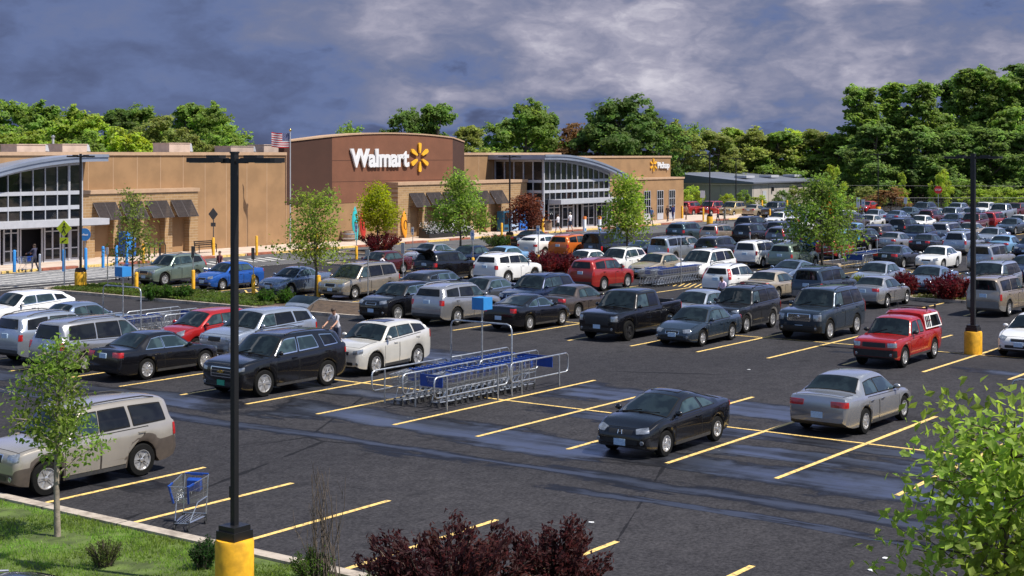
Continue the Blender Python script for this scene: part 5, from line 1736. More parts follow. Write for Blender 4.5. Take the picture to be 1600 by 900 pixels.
put_young(G(493, 462, .1), 'open crowned tree in the planting bed between the bollards', (.22, .28, .055, 1), ((22, 5.3, 2.0, 1.3, 24, 3000, .18, .08), dict(up=.9, prof=lambda q: 1.05 - .5 * q)))
put_young(W(86.8, 76.5, .1), 'compact yellow green tree in front of the brown tower', (.28, .31, .03, 1), ((23, 4.9, 2.0, 1.4, 26, 3600, .22, .09), dict(up=.9, prof=lambda q: 1.0 - .7 * q)))
put_young(G(719, 404, .1), 'green tree in front of the slatted awnings of the middle bay', (.19, .27, .055, 1), ((24, 6.2, 2.5, 1.7, 26, 3600, .24, .09), dict(up=.6, prof=lambda q: 1.0 - .75 * q)))
put_young(G(980, 414, .1), 'green tree in front of the right entrance doors', (.23, .31, .055, 1), ((25, 6.0, 2.0, 1.6, 26, 3600, .22, .09), dict(up=.9, prof=lambda q: 1.05 - .75 * q)))
put_young(G(1284, 418, .1), 'dark feathery tree standing in the lot by the far cart shelter', (.145, .215, .045, 1), ((26, 6.2, 2.9, 1.3, 34, 5200, .23, .10), dict(up=.25, prof=lambda q: 1.05 - .8 * q)))
put_young(W(99.0, 71.0, .1), 'small copper leaved tree beside the mid lot lamp post', (.15, .055, .035, 1), ((27, 3.9, 1.9, 1.5, 22, 2600, .22, .07), dict(up=.8, prof=lambda q: 1.0 - .6 * q)))

# shrubs
def shrub(loc, h, rx, label, color, seed, nstem, nl, leaf, name='shrub', group=None, upright=1.0, cat='shrub'):
    R = random.Random(seed)
    m = MB(); V, Fc = [], []
    for i in range(nstem):
        an = R.uniform(0, 2 * pi); rr = rx * sqrt(R.random())
        p0 = Vector((rr * .35 * cos(an), rr * .35 * sin(an), -.02))
        p2 = Vector((rr * cos(an), rr * sin(an), h * R.uniform(.6, 1.0) * (1 - .35 * (rr / rx) ** 2)))
        p1 = p0.lerp(p2, .5) + Vector((0, 0, .08 * h))
        m.tube([p0, p1, p2], .012 * max(1, h), 4, r1=.004)
        for k in range(nl // nstem):
            q = R.random() ** .7
            p = (p0.lerp(p1, q * 2) if q < .5 else p1.lerp(p2, q * 2 - 1)) + rand_unit(R) * leaf * R.uniform(.2, 1.3)
            n = (rand_unit(R) + Vector((0, 0, .5))).normalized()
            s = leaf * R.uniform(.6, 1.25)
            add_leaf(V, Fc, p, n, Vector((cos(an), sin(an), 1.2)) + rand_unit(R) * .6, s, s * .5)
    r = thing(name, label, cat, loc, 0, group)
    obj('stem', m.mesh('stem', [M['bark']]), r)
    c = obj('foliage', leaves_mesh('foliage', V, Fc), r); c.color = color
    return r
RED = (.060, .020, .020, 1); RED2 = (.095, .016, .020, 1)
def at_depth(px, Y, z=.0): return Vector(((px - 800) / FPX * Y, Y, z))
shrub(at_depth(700, 24.2), 1.75, 1.55, 'big purple leaved shrub at the bottom of the picture, left of two', RED, 31, 80, 9500, .11, group='purple shrubs in the foreground')
shrub(at_depth(868, 24.6), 1.6, 1.0, 'purple leaved shrub at the bottom of the picture, right of two', RED, 32, 46, 4600, .11, group='purple shrubs in the foreground')
shrub(G(318, 888, .1), .62, .27, 'dense dark green dwarf conifer beside the near lamp base', (.035, .085, .022, 1), 33, 60, 2600, .05)
shrub(G(163, 884, .1), .55, .34, 'thin grassy looking shrub on the verge', (.085, .105, .03, 1), 34, 50, 1300, .05)
shrub(at_depth(490, 26.0, .05), .72, .42, 'bright green low shrub under the bare twigs', (.09, .16, .03, 1), 35, 70, 2600, .05)
shrub(at_depth(578, 25.0, .05), .55, .32, 'small green shrub at the left foot of the purple shrub', (.09, .15, .03, 1), 36, 40, 1200, .05)
R = random.Random(5)
r_ = thing('bare_shrub', 'leafless twiggy shrub standing over the bright green low shrub', 'shrub', at_depth(505, 26.0, .05))
m_ = MB()
for i in range(26):
    an = R.uniform(0, 6.28); rr = R.uniform(.05, .5); h = R.uniform(.9, 2.3)
    p0 = Vector((R.uniform(-.25, .3), R.uniform(-.15, .15), 0)); p3 = p0 + Vector((rr * cos(an), rr * sin(an), h))
    p1 = p0.lerp(p3, .35) + rand_unit(R) * .06; p2 = p0.lerp(p3, .7) + rand_unit(R) * .07
    m_.tube([p0, p1, p2, p3], .011, 4, r1=.003)
    for k in range(3):
        q = p1.lerp(p3, R.uniform(.2, .9)); m_.tube([q, q + (rand_unit(R) * .5 + Vector((0, 0, 1))).normalized() * R.uniform(.2, .5)], .005, 3, r1=.002)
m_.build('twigs', M['bark'], r_)
GS = 'round green shrubs in the planting bed'
for i, (px, lb) in enumerate(((237, 'round green shrub nearest the sparse young tree'), (263, 'round green shrub in the middle of the left three in the bed'),
                              (288, 'round green shrub at the right of the left three in the bed'), (416, 'round green shrub left of the open crowned tree, behind the open hatch'),
                              (446, 'round green shrub close to the open crowned tree'))):
    shrub(G(px, 461 + (6 if i < 3 else 13), .1), .8, .5, lb, (.055, .12, .02, 1), 50 + i, 60, 1900, .11, group=GS)
RS = 'dark red shrubs in the lot'
for (loc, h, rx, lb) in ((W(88.3, 77.2, .1) - Vector((0, 2.0, 0)), 1.5, 1.9, 'dark red shrub at the foot of the yellow green tree by the tower'),
                         (G(845, 432, .1), 1.6, 1.35, 'dark red shrub left of two between the white and the red SUV'),
                         (G(880, 430, .1), 1.6, 1.35, 'dark red shrub right of two between the white and the red SUV'),
                         (G(1412, 462, .1), 1.3, .75, 'dark red shrub beside the grey blue sedan on the right, left of two'),
                         (G(1484, 468, .1), 1.5, 1.35, 'dark red shrub beside the right lamp post, right of two')):
    shrub(loc, h, rx, lb, RED2, int(rx * 100 + h * 7 + loc.x), 60, 3600, .17, group=RS)
shrub(W(96.5, 72.2, .1), 1.1, 1.5, 'dark green shrub around the base of the mid lot lamp post', (.05, .085, .02, 1), 71, 50, 2200, .16)
shrub(G(1347, 452, .1), .9, .6, 'yellow green shrub behind the silver sedan', (.16, .19, .03, 1), 72, 40, 1400, .12)
# ground cover of the beds and grass of the verge
def cover(name, label, fn, n, seed, color, leaf, z0, kind='stuff'):
    R = random.Random(seed); V, Fc = [], []
    for i in range(n):
        q = fn(R)
        if q is None: continue
        a, b = q
        p = W(a, b, z0 + R.uniform(0, leaf * .9))
        s = leaf * R.uniform(.6, 1.4)
        add_leaf(V, Fc, p, (rand_unit(R) * .8 + Vector((0, -.2, .7))).normalized(), rand_unit(R), s, s * .6)
    o = obj(name, leaves_mesh(name, V, Fc)); o.color = color; tag(o, label, name.replace('_', ' '), None, kind)
cover('ground_cover', 'low green ground cover in the long planting bed', lambda R: (R.uniform(51.3, 55.2), R.uniform(53.0, 69)), 9000, 1, (.085, .12, .025, 1), .15, .12)
cover('ground_cover', 'low brown green ground cover on the small bed at the right', lambda R: (R.uniform(74.5, 76.0), R.uniform(14, 29.2)), 2500, 2, (.11, .11, .03, 1), .12, .12)
def grass(n, seed):
    R = random.Random(seed); V, Fc = [], []
    for i in range(n):
        a = 19.4 - abs(R.gauss(0, 1)) * 3.2
        b = R.uniform(18.0, 33.5)
        if a < 13: continue
        s = sin(a * 2.1 + b * .7) * sin(b * 1.3 - a * .6)
        if s < -.60 and R.random() < .9: continue
        if sin(a * 5.3 + 1) * sin(b * 4.1) > .80 and R.random() < .7: continue
        p = W(a, b, .1)
        h = R.uniform(.03, .09) * (1 + .4 * s); an = R.uniform(0, 6.28); w = R.uniform(.008, .016)
        lean = Vector((R.uniform(-.6, .6), R.uniform(-.6, .6), 1)).normalized() * h
        x = Vector((cos(an), sin(an), 0)) * w
        k = len(V); V += [p - x, p + x, p + lean]; Fc.append((k, k + 1, k + 2))
    o = obj('grass', leaves_mesh('grass', V, Fc)); o.color = (.19, .28, .055, 1); tag(o, 'short green grass of the foreground verge', 'grass', None, 'stuff')
grass(42000, 4)
# ------------------------------------------------------------------ street furniture
M['safety'] = pm('safety_yellow', (.72, .37, .015), .6, var=.22, vscale=5)
M['post_black'] = pm('post_black', (.008, .008, .009), .45)
M['blue'] = pm('cart_blue', (.010, .055, .30), .4, var=.1, vscale=8)
M['blue_bright'] = pm('sign_blue', (.03, .22, .55), .45, var=.06, vscale=4)
M['sign_lime'] = pm('sign_lime', (.62, .72, .02), .45)
M['sign_back'] = pm('sign_back_grey', (.10, .10, .10), .5, .4)
M['sign_alu'] = pm('sign_back_alu', (.45, .48, .52), .45, .3)
M['led'] = pm('lamp_lens', (.6, .6, .58), .3)
M['sign_face'] = pm('sign_face_white', (.72, .74, .78), .5)
M['sign_red'] = pm('sign_red', (.5, .02, .02), .45)
M['wood'] = pm('barrel_wood', (.22, .15, .10), .8, var=.3, vscale=6)

def lamp_post(loc, label, rot=ANG + pi / 2, heads=2, base=True, H=7.62, pw=.05):
    r = thing('lamp_post', label, 'lamp post', loc, rot, 'lamp posts of the car park')
    if base:
        m = MB(); m.lathe([(.33, -.05), (.33, .80), (.31, .855), (.05, .86)], 28); m.build('concrete_base', M['safety'], r, 40)
    m = MB(); m.box(-.22, .22, -.22, .22, .86, 1.0); m.box(-.19, .19, -.19, .19, 1.0, 1.09); m.build('base_cover', M['post_black'], r)
    m = MB(); m.box(-pw, pw, -pw, pw, 1.09, H); m.box(-pw - .01, pw + .01, -pw - .01, pw + .01, H, H + .03)
    m.box(pw, pw + .03, -.05, .05, 1.55, 1.75); m.build('pole', M['post_black'], r)
    for s in ((1, -1) if heads == 2 else (1,)):
        m = MB()
        m.box(min(s * .08, s * .3), max(s * .08, s * .3), -.04, .04, H - .17, H - .09)
        m.prism([(s * .24, -.10), (s * .34, -.17), (s * 1.02, -.17), (s * 1.08, -.12), (s * 1.08, .12), (s * 1.02, .17), (s * .34, .17), (s * .24, .10)], H - .155, H - .075)
        m.prism([(s * .3, -.08), (s * .62, -.08), (s * .62, .08), (s * .3, .08)], H - .074, H - .03)
        h = m.build('lamp_head', M['post_black'], r)
        m = MB(); m.box(min(s * .62, s * 1.0), max(s * .62, s * 1.0), -.13, .13, H - .165, H - .152); m.build('lens', M['led'], h)
    return r
Yn = 25.65
lamp_post(Vector(((366.5 - 800) / FPX * Yn, Yn, .08)), 'near black lamp post with twin flat heads on a yellow base, in front of everything', H=7.435)
lamp_post(G(1520.5, 553), 'black twin headed lamp post on yellow base on the right, beside the red pickup', H=7.5, pw=.08)
lamp_post(G(126, 449, .1), 'black twin headed lamp post before the left entrance', rot=ANG + pi / 2, H=7.4)
lamp_post(W(98.3, 72.3, .1), 'black twin headed lamp post between the tower and the right entrance', rot=ANG + pi / 2, H=7.3)
lamp_post(G(1109, 351), 'black lamp post beyond the pickup end, nearer of two', rot=ANG + pi / 2, H=7.6)
lamp_post(at_depth(1150, 197), 'thin black lamp post before the warehouse, farther of two', H=7.0)
lamp_post(at_depth(1372, 190), 'distant black lamp post before the dark right wood', H=7.6)

def bollard(loc, h, mat, label, group, r=.085, cat='bollard'):
    o = thing('bollard', label, cat, loc, 0, group)
    m = MB(); m.lathe([(r, -.05), (r, h - r * .6), (r * .8, h - r * .2), (r * .3, h)], 14); m.build('post', mat, o, 50)
    return o
BB = 'blue bollards at the left entrance'
for px, yb, lb in ((22.5, 424, 'blue bollard left of the shopper at the left entrance'), (99.5, 423, 'blue bollard behind the pedestrian sign'), (134, 420, 'blue bollard below the round blue sign'),
                   (161, 417, 'blue bollard left of the blue vending machine'), (182, 415, 'blue bollard in front of the blue vending machine'), (198, 412, 'blue bollard right of the vending machine, behind the sparse tree')):
    bollard(G(px, yb, .15), 1.35, M['blue_bright'], lb, BB, .10)
bollard(G(62, 424, .15), 1.1, M['steel'], 'grey steel bollard beside the shopper at the left entrance', None, .08)
YB = 'plain yellow bollards along the store front'
for px, yb, h, lb in ((224, 410, 1.3, 'yellow bollard near the bike racks'), (1066, 342, 1.5, 'yellow bollard at the corner of the store'), (1099, 345, 1.5, 'yellow bollard left of the lamp post beyond the pickup end'),
                      (1191, 331, 1.5, 'yellow bollard before the beige sedan by the warehouse'), (1230, 331, 1.5, 'yellow bollard before the grey off-roader by the warehouse'),
                      (849, 366, 1.5, 'yellow bollard left of the two shoppers in white'), (784, 371, 1.3, 'yellow bollard behind the mid lot lamp post'), (1203, 350, 1.6, 'yellow bollard beside the white sedan far down the lot'),
                      (401, 398, 1.4, 'yellow bollard by the bench'), (495, 391, 1.5, 'yellow bollard beside the flag pole')):
    bollard(G(px, yb, .1), h, M['safety'], lb, YB, .10)

def sign_post(loc, label, face, h=2.3, base_h=.95, w=.32, sh=.52, rot=None, cat='sign', double=False, round_=False):
    """thin steel post in a yellow bollard carrying a plate"""
    r = thing('parking_sign', label, cat, loc, (ANG - pi / 2 - .25) if rot is None else rot)
    if base_h > 0:
        m = MB(); m.lathe([(.10, -.05), (.10, base_h - .06), (.07, base_h), (.03, base_h + .01)], 14); m.build('bollard', M['safety'], r, 50)
    m = MB(); m.box(-.022, .022, -.022, .022, max(0, base_h - .05), h); m.build('post', M['steel'], r)
    # plates look along local -y
    def plate(z0, z1, mats, kind):
        m = MB(); m.prism([(-w / 2, z0 + .03), (-w / 2 + .03, z0), (w / 2 - .03, z0), (w / 2, z0 + .03), (w / 2, z1 - .03), (w / 2 - .03, z1), (-w / 2 + .03, z1), (-w / 2, z1 - .03)], -.036, -.024, 'xz')
        p = m.build('plate', M[mats], r)
        if kind == 'access':
            m = MB(); c = (z0 + z1) / 2 + .05; q = .105
            m.prism([(-q, c - q), (q, c - q), (q, c + q), (-q, c + q)], -.042, -.0365, 'xz')
            m.build('blue_panel', M['blue_bright'], p)
            m = MB()
            m.lathe([(.018, -.047), (.018, -.0425)], 8, (-.012, 0, c + .072), 'y')
            bar(m, (-.012, -.045, c + .05), (-.008, -.045, c - .01), .005, .022)
            bar(m, (-.008, -.045, c - .005), (.04, -.045, c - .008), .005, .02); bar(m, (.04, -.045, c - .008), (.056, -.045, c - .06), .005, .018)
            pts = [(-.005 + .055 * cos(radians(a)), -.045, c - .035 + .055 * sin(radians(a))) for a in range(130, 345, 18)]
            m.tube(pts, .008, 4)
            m.build('wheelchair_symbol', M['sign_face'], p)
            m = MB()
            for k in range(2): m.box(-.1, .1, -.040, -.0365, z0 + .05 + .05 * k, z0 + .07 + .05 * k)
            m.build('printed_line', M['sign_back'], p)
    if face == 'access': plate(h - sh, h, 'sign_face', 'access')
    elif face == 'back': plate(h - sh, h, 'sign_back', None)
    elif face == 'alu': plate(h - sh, h, 'sign_alu', None)
    elif face == 'white': plate(h - sh, h, 'sign_face', None)
    return r
for px, yb, face, hb, hs, lb in (
    (213, 455, 'none', 1.05, .9, ''), (302, 455, 'back', 1.15, 2.45, 'dark backed parking sign on a yellow bollard before the green wagon'),
    (396, 463, 'back', 1.15, 2.55, 'dark backed parking sign on a yellow bollard between the blue sedan and the grey convertible'),
    (498, 464, 'none', 1.15, 1.0, ''), (630, 447, 'alu', .35, 2.45, 'grey backed parking sign on a short yellow bollard before the dark crossover'),
    (739, 429, 'access', 1.05, 2.75, 'blue and white accessible parking sign on a tall yellow bollard beside the white SUV'),
    (841, 409, 'access', .5, 2.5, 'blue and white accessible parking sign before the red shrubs'),
    (966, 415, 'access', .55, 2.75, 'blue and white accessible parking sign left of the tree at the right entrance'),
    (557, 404, 'access', .9, 2.5, 'blue and white accessible parking sign before the teal kayak'),
    (645, 386, 'access', .0, 1.6, 'accessible parking sign left of the flower display'),
    (737, 385, 'access', .0, 1.4, 'accessible parking sign before the middle bay of awnings')):
    p = G(px, yb, .05)
    if face == 'none': bollard(p, hb, M['safety'], 'yellow bollard in the bed by the ' + ('sparse young tree' if px < 300 else 'open crowned tree'), 'bollards in the planting bed', .11)
    else: sign_post(p, lb, face, hs, hb, .34, .62)
sign_post(G(575, 470), 'small grey backed sign on a thin post over the open hatch', 'alu', 2.6, 0, .4, .3)
sign_post(G(168, 452, .1), 'small white notice among the twigs of the sparse young tree', 'white', 2.3, 0, .34, .4)
sign_post(G(1064, 445), 'thin bare steel sign post behind the row of carts, plate edge on', 'alu', 2.7, 0, .10, .5)
sign_post(G(1172, 415), 'leaning thin sign post behind the white minivan', 'alu', 2.2, 0, .1, .3)
sign_post(G(848, 372, .1), 'pinkish white sign on a tall post at the right entrance corner', 'white', 3.0, 1.6, .55, .8)
sign_post(at_depth(1098, 190), 'white notice board by the bushes before the warehouse', 'white', 2.9, 0, .8, .9)
sign_post(at_depth(1341, 178), 'tall narrow white sign left of the small red car', 'white', 2.4, 0, .5, 1.2)
sign_post(at_depth(1349, 176), 'white and blue accessible sign in front of the small red car', 'access', 2.2, 0, .5, .9)
sign_post(at_depth(1415, 176), 'small white sign on the far edge beside the reddish brown bush', 'white', 2.4, 0, .45, .7)
sign_post(G(1328, 392), 'thin steel post at the left of the far cart shelter', 'alu', 3.2, 0, .06, .2)
sign_post(G(1350, 392), 'thin steel post at the right of the far cart shelter', 'alu', 2.6, 0, .06, .2)
r = thing('stop_sign', 'small red octagonal stop sign before the round yellow green tree', 'sign', at_depth(1466, 190), -pi / 16)
m = MB(); m.box(-.04, .04, -.03, .03, 0, 3.2); m.build('post', M['steel'], r)
m = MB(); m.prism([(.52 * cos(radians(22.5 + 45 * k)), 3.0 + .52 * sin(radians(22.5 + 45 * k))) for k in range(8)], -.05, -.035, 'xz'); p = m.build('plate', M['sign_red'], r)
def flat_text(body, w, zc, y, mat, parent, h=None, name='lettering'):
    me = text_mesh(body, name, .01, .004)
    xs = [v.co.x for v in me.vertices]; ys = [v.co.y for v in me.vertices]
    k = w / (max(xs) - min(xs)); hh = (max(ys) - min(ys)) * k
    for v in me.vertices:
        x, q, z = v.co; v.co = ((x - min(xs)) * k - w / 2, y - z, (q - min(ys)) * k + zc - hh / 2)
    me.materials.clear(); me.materials.append(mat)
    return obj(name, me, parent)
flat_text('STOP', .72, 3.0, -.055, M['sign_face'], p)
# pedestrian crossing sign
r = thing('crossing_sign', 'lime yellow diamond sign with walking figure and arrow plate on a thin post', 'sign', G(100.5, 446, .1), -.25)
m = MB(); m.box(-.03, .03, -.02, .02, -.1, 3.6); m.build('post', M['steel'], r)
zc = 3.22
m = MB(); m.prism([(0, zc - .47), (.47, zc), (0, zc + .47), (-.47, zc)], -.04, -.025, 'xz'); p = m.build('diamond_plate', M['sign_lime'], r)
m = MB(); m.lathe([(.058, -.048), (.058, -.041)], 12, (.02, 0, zc + .24), 'y')
for a, b, w in (((.02, zc + .17), (-.02, zc - .05), .10), ((-.02, zc - .05), (.10, zc - .30), .06), ((-.02, zc - .05), (-.14, zc - .28), .06), ((.03, zc + .15), (.14, zc + .0), .045), ((.01, zc + .14), (-.12, zc + .02), .045)):
    bar(m, (a[0], -.045, a[1]), (b[0], -.045, b[1]), .006, w)
m.build('walking_figure', M['black'], p)
m = MB(); m.prism([(-.26, 2.36), (.26, 2.36), (.26, 2.70), (-.26, 2.70)], -.04, -.025, 'xz'); p = m.build('arrow_plate', M['sign_lime'], r)
m = MB(); bar(m, (.14, -.045, 2.62), (-.12, -.045, 2.45), .006, .05); m.prism([(-.17, 2.41), (-.02, 2.43), (-.11, 2.54)], -.048, -.041, 'xz'); m.build('arrow', M['black'], p)
r = thing('round_sign', 'round blue sign at the left entrance', 'sign', G(133, 415, .15), -.25)
m = MB(); m.box(-.025, .025, -.02, .02, 0, 2.1); m.build('post', M['steel'], r)
m = MB(); m.lathe([(.42, -.04), (.42, -.025)], 24, (0, 0, 2.05), 'y'); p = m.build('plate', M['blue_bright'], r)
m = MB(); m.prism([(-.25, 2.0), (-.1, 2.12), (.05, 2.06), (.24, 2.1), (.22, 1.98)], -.048, -.041, 'xz'); m.build('white_shape', M['sign_face'], p)
r = thing('diamond_sign', 'back of a dark diamond sign on a yellow bollard before the plain wall', 'sign', G(333.5, 399, .15), -.35)
m = MB(); m.lathe([(.10, -.05), (.10, 1.25), (.05, 1.32)], 14); m.build('bollard', M['safety'], r, 50)
m = MB(); m.box(-.03, .03, -.02, .02, 1.3, 3.4); m.build('post', M['sign_back'], r)
zc = 3.0
m = MB(); m.prism([(0, zc - .46), (.40, zc), (0, zc + .46), (-.40, zc)], -.04, -.025, 'xz'); m.build('diamond_plate', M['sign_back'], r)
m = MB(); m.box(-.2, .2, -.04, -.025, 2.1, 2.38); m.build('lower_plate', M['sign_back'], r)

# flag
Yf = 118.0
r = thing('flag_pole', 'white flag pole beside the tower', 'flag pole', at_depth(453.5, Yf), 0)
zt = CH + (HZ - 205) / FPX * Yf
m = MB(); m.tube([(0, 0, 0), (0, 0, zt)], .06, 10, r1=.04); m.build('pole', M['frame_white'], r, 50)
m = MB(); m.ball((0, 0, zt + .08), .11); m.build('finial', M['gold'], r, 60)
def flag_mat():
    m, t = newmat('flag_cloth')
    uv = t.coords('UV'); s = t.node('ShaderNodeSeparateXYZ'); t.l.new(uv, s.inputs[0])
    stripe = t.math('GREATER_THAN', t.math('FRACT', t.math('MULTIPLY', s.outputs[1], 6.5)), .5)
    c = t.mixc(stripe, (.5, .03, .04), (.7, .7, .7))
    canton = t.math('MULTIPLY', t.math('LESS_THAN', s.outputs[0], .4), t.math('GREATER_THAN', s.outputs[1], .46))
    su = t.math('SUBTRACT', t.math('FRACT', t.math('MULTIPLY', s.outputs[0], 15)), .5); sv = t.math('SUBTRACT', t.math('FRACT', t.math('MULTIPLY', s.outputs[1], 13)), .5)
    star = t.math('LESS_THAN', t.math('ADD', t.math('MULTIPLY', su, su), t.math('MULTIPLY', sv, sv)), .05)
    c2 = t.mixc(star, (.025, .035, .16), (.7, .7, .7))
    t.l.new(t.mixc(canton, c, c2), t.bsdf().inputs['Base Color']); t.bsdf().inputs['Roughness'].default_value = .9
    return m
def make_flag():
    m = MB(); NX, NZ = 14, 8
    L_, H_ = 1.42, 1.15
    vs, uv = [], []
    for i in range(NX + 1):
        for j in range(NZ + 1):
            u, v = i / NX, j / NZ
            x = -.06 - L_ * u; z = zt - .15 - H_ * (1 - v) + .18 * u * u - .1 * u
            y = .10 * sin(u * 8 + v * 1.2) * (.2 + u)
            vs.append((x, y, z)); uv.append((u, v))
    fs = [(i * (NZ + 1) + j, (i + 1) * (NZ + 1) + j, (i + 1) * (NZ + 1) + j + 1, i * (NZ + 1) + j + 1) for i in range(NX) for j in range(NZ)]
    m.add(vs, fs)
    me = m.mesh('flag', [flag_mat()], 60, fix=False)
    ul = me.uv_layers.new(name='UVMap')
    for p in me.polygons:
        for li in p.loop_indices: ul.data[li].uv = uv[me.loops[li].vertex_index]
    return me
fl = obj('flag', make_flag()); fl.location = at_depth(453.5, Yf); tag(fl, 'stars and stripes flag flying to the left from the white pole', 'flag')

# kayaks, vending machines, racks and displays on the pavement
def kayak(px, yb, ht, mat, label, lean=.06):
    p = G(px, yb, .15)
    r = thing('kayak', label, 'kayak', p, ANG, 'kayaks stood against the wall')
    m = MB()
    prof = [(0, .02), (.06, .14), (.15, .24), (.3, .33), (.5, .38), (.7, .33), (.85, .22), (.94, .12), (1, .02)]
    vs = []
    for (u, w) in prof:
        z = u * ht; y = u * lean * ht + .22 * (2 * u - 1) ** 2 * -.4
        for k in range(10):
            a = 2 * pi * k / 10
            vs.append((w * cos(a), y + w * .45 * sin(a), z))
    fs = [(i * 10 + k, i * 10 + (k + 1) % 10, (i + 1) * 10 + (k + 1) % 10, (i + 1) * 10 + k) for i in range(len(prof) - 1) for k in range(10)]
    fs += [tuple(range(9, -1, -1)), tuple((len(prof) - 1) * 10 + k for k in range(10))]
    m.add(vs, fs); m.build('hull', mat, r, 60)
    m = MB()
    m.tube([(.2 * cos(2 * pi * k / 12), ht * .5 * lean - .17, ht * .48 + .42 * sin(2 * pi * k / 12)) for k in range(12)], .03, 5, closed=True); m.build('cockpit_rim', M['black'], r)
kayak(556, 377, 2.95, pm('kayak_teal', (.03, .42, .45), .35), 'tall teal kayak stood upright against the wall')
kayak(567.5, 375, 2.6, pm('kayak_red', (.42, .03, .02), .35), 'red kayak stood upright beside the teal one')
kayak(632.5, 372, 2.4, pm('kayak_orange', (.75, .30, .02), .35), 'orange yellow kayak stood behind the yellow green tree')
r = thing('barrel', 'brown barrel planter at the foot of the wall left of the teal kayak', 'planter', G(545, 377, .15))
m = MB(); m.lathe([(.5, 0), (.6, .35), (.6, .55), (.5, .9), (.1, .9)], 16); m.build('staves', M['wood'], r, 40)
m = MB(); m.lathe([(.595, .2), (.625, .3), (.6, .32)], 16); m.lathe([(.61, .6), (.6, .68), (.57, .7)], 16); m.build('hoop', M['steel'], r, 40)
def vending(loc, mat, label, w=1.05, h=1.95, win=True):
    r = thing('vending_machine', label, 'vending machine', loc, ANG, 'vending machines by the entrances')
    m = MB(); m.box(-w / 2, w / 2, 0, .8, .06, h); m.box(-w / 2 + .05, w / 2 - .05, .05, .75, 0, .06); m.build('cabinet', mat, r)
    m = MB(); m.box(-w / 2 + .08, w / 2 - .3, -.012, .002, .7, h - .15); m.build('front_window', M['store_glass'] if win else M['blue_bright'], r)
    m = MB(); m.box(w / 2 - .24, w / 2 - .08, -.016, .002, 1.0, 1.6); m.build('coin_panel', M['steel'], r)
    m = MB(); m.box(-w / 2 + .1, w / 2 - .35, -.014, .002, .2, .42); m.build('delivery_flap', M['black'], r)
BL = pm('vending_blue', (.02, .13, .50), .4)
vending(W(70.6, 85.6, .15), BL, 'blue vending machine behind the sparse young tree', .9, 1.8, False)
vending(W(114.6, 84.6, .15), pm('vending_teal', (.02, .10, .18), .4), 'dark teal vending machine, leftmost of three by the right entrance')
vending(W(115.9, 84.6, .15), pm('vending_pale', (.35, .45, .6), .4), 'pale vending machine with dark window, middle of three by the right entrance')
vending(W(117.3, 84.6, .15), BL, 'bright blue vending machine, rightmost of three by the right entrance', 1.2, 2.1, False)
BR = 'bike racks on the pavement'
for i, px in enumerate((229, 237, 246, 254)):
    r = thing('bike_rack', 'black hoop bike rack, ' + ('nearest the yellow bollard', 'second from the yellow bollard', 'third from the yellow bollard', 'farthest from the yellow bollard')[i], 'bike rack', G(px, 402 - i * .5, .15), ANG, BR)
    m = MB(); m.tube([(-.28, 0, -.03), (-.28, 0, .75), (-.2, 0, .92), (0, 0, 1.0), (.2, 0, .92), (.28, 0, .75), (.28, 0, -.03)], .035, 6); m.build('hoop', M['post_black'], r, 50)
r = thing('bench', 'dark metal bench by the plain wall', 'bench', G(322, 395, .15), ANG)
m = MB()
for k in range(4): m.box(-.9, .9, -.2 + .12 * k, -.11 + .12 * k, .43, .46)
m.build('seat', M['post_black'], r)
m = MB()
for k in range(3): m.box(-.9, .9, .28 + .03 * k, .31 + .03 * k, .55 + .13 * k, .63 + .13 * k)
m.build('backrest', M['post_black'], r)
for x in (-.85, .85):
    m = MB(); bar(m, (x, -.2, 0), (x, -.18, .62), .05, .05); bar(m, (x, .25, 0), (x, .36, .9), .05, .05); bar(m, (x, -.2, .62), (x, .3, .64), .05, .04); m.build('leg', M['post_black'], r)
# flower display: black trays with white potted flowers
def flower_display():
    R = random.Random(77)
    r = thing('flower_display', 'long black stand crowded with white potted flowers before the stone bay', 'flower stand', W(104.6, 83.9, .15), ANG)
    m = MB()
    for k in range(3): m.box(-3.2, 3.2, -.6 + .4 * k, -.2 + .4 * k, .0, .35 + .25 * k)
    m.build('stand', M['black'], r)
    V, Fc = [], []; V2, F2 = [], []
    for i in range(2600):
        k = R.randrange(3); p = Vector((R.uniform(-3.2, 3.2), -.4 + .4 * k + R.uniform(-.2, .2), .40 + .25 * k + R.uniform(0, .5)))
        (add_leaf(V, Fc, p, (rand_unit(R) + Vector((0, -.6, .4))).normalized(), rand_unit(R), .10, .09) if sin(p.x * 9) + R.uniform(-.7, .7) > .25 else
         add_leaf(V2, F2, p, (rand_unit(R) + Vector((0, -.4, .4))).normalized(), rand_unit(R), .13, .06))
    a = obj('blossom', leaves_mesh('blossom', V, Fc), r); a.color = (.75, .75, .78, 1)
    b = obj('foliage', leaves_mesh('foliage', V2, F2), r); b.color = (.025, .045, .02, 1)
flower_display()
def bin_(loc, label):
    r = thing('litter_bin', label, 'litter bin', loc)
    m = MB(); m.lathe([(.30, 0), (.34, .1), (.34, .8), (.3, .95), (.22, 1.02), (.12, 1.03)], 14); m.build('drum', M['wood'], r, 40)
    m = MB(); m.box(-.16, .16, -.36, -.28, .78, .92); m.build('opening', M['black'], r)
bin_(G(857, 360, .15), 'brown litter bin at the corner of the right entrance')
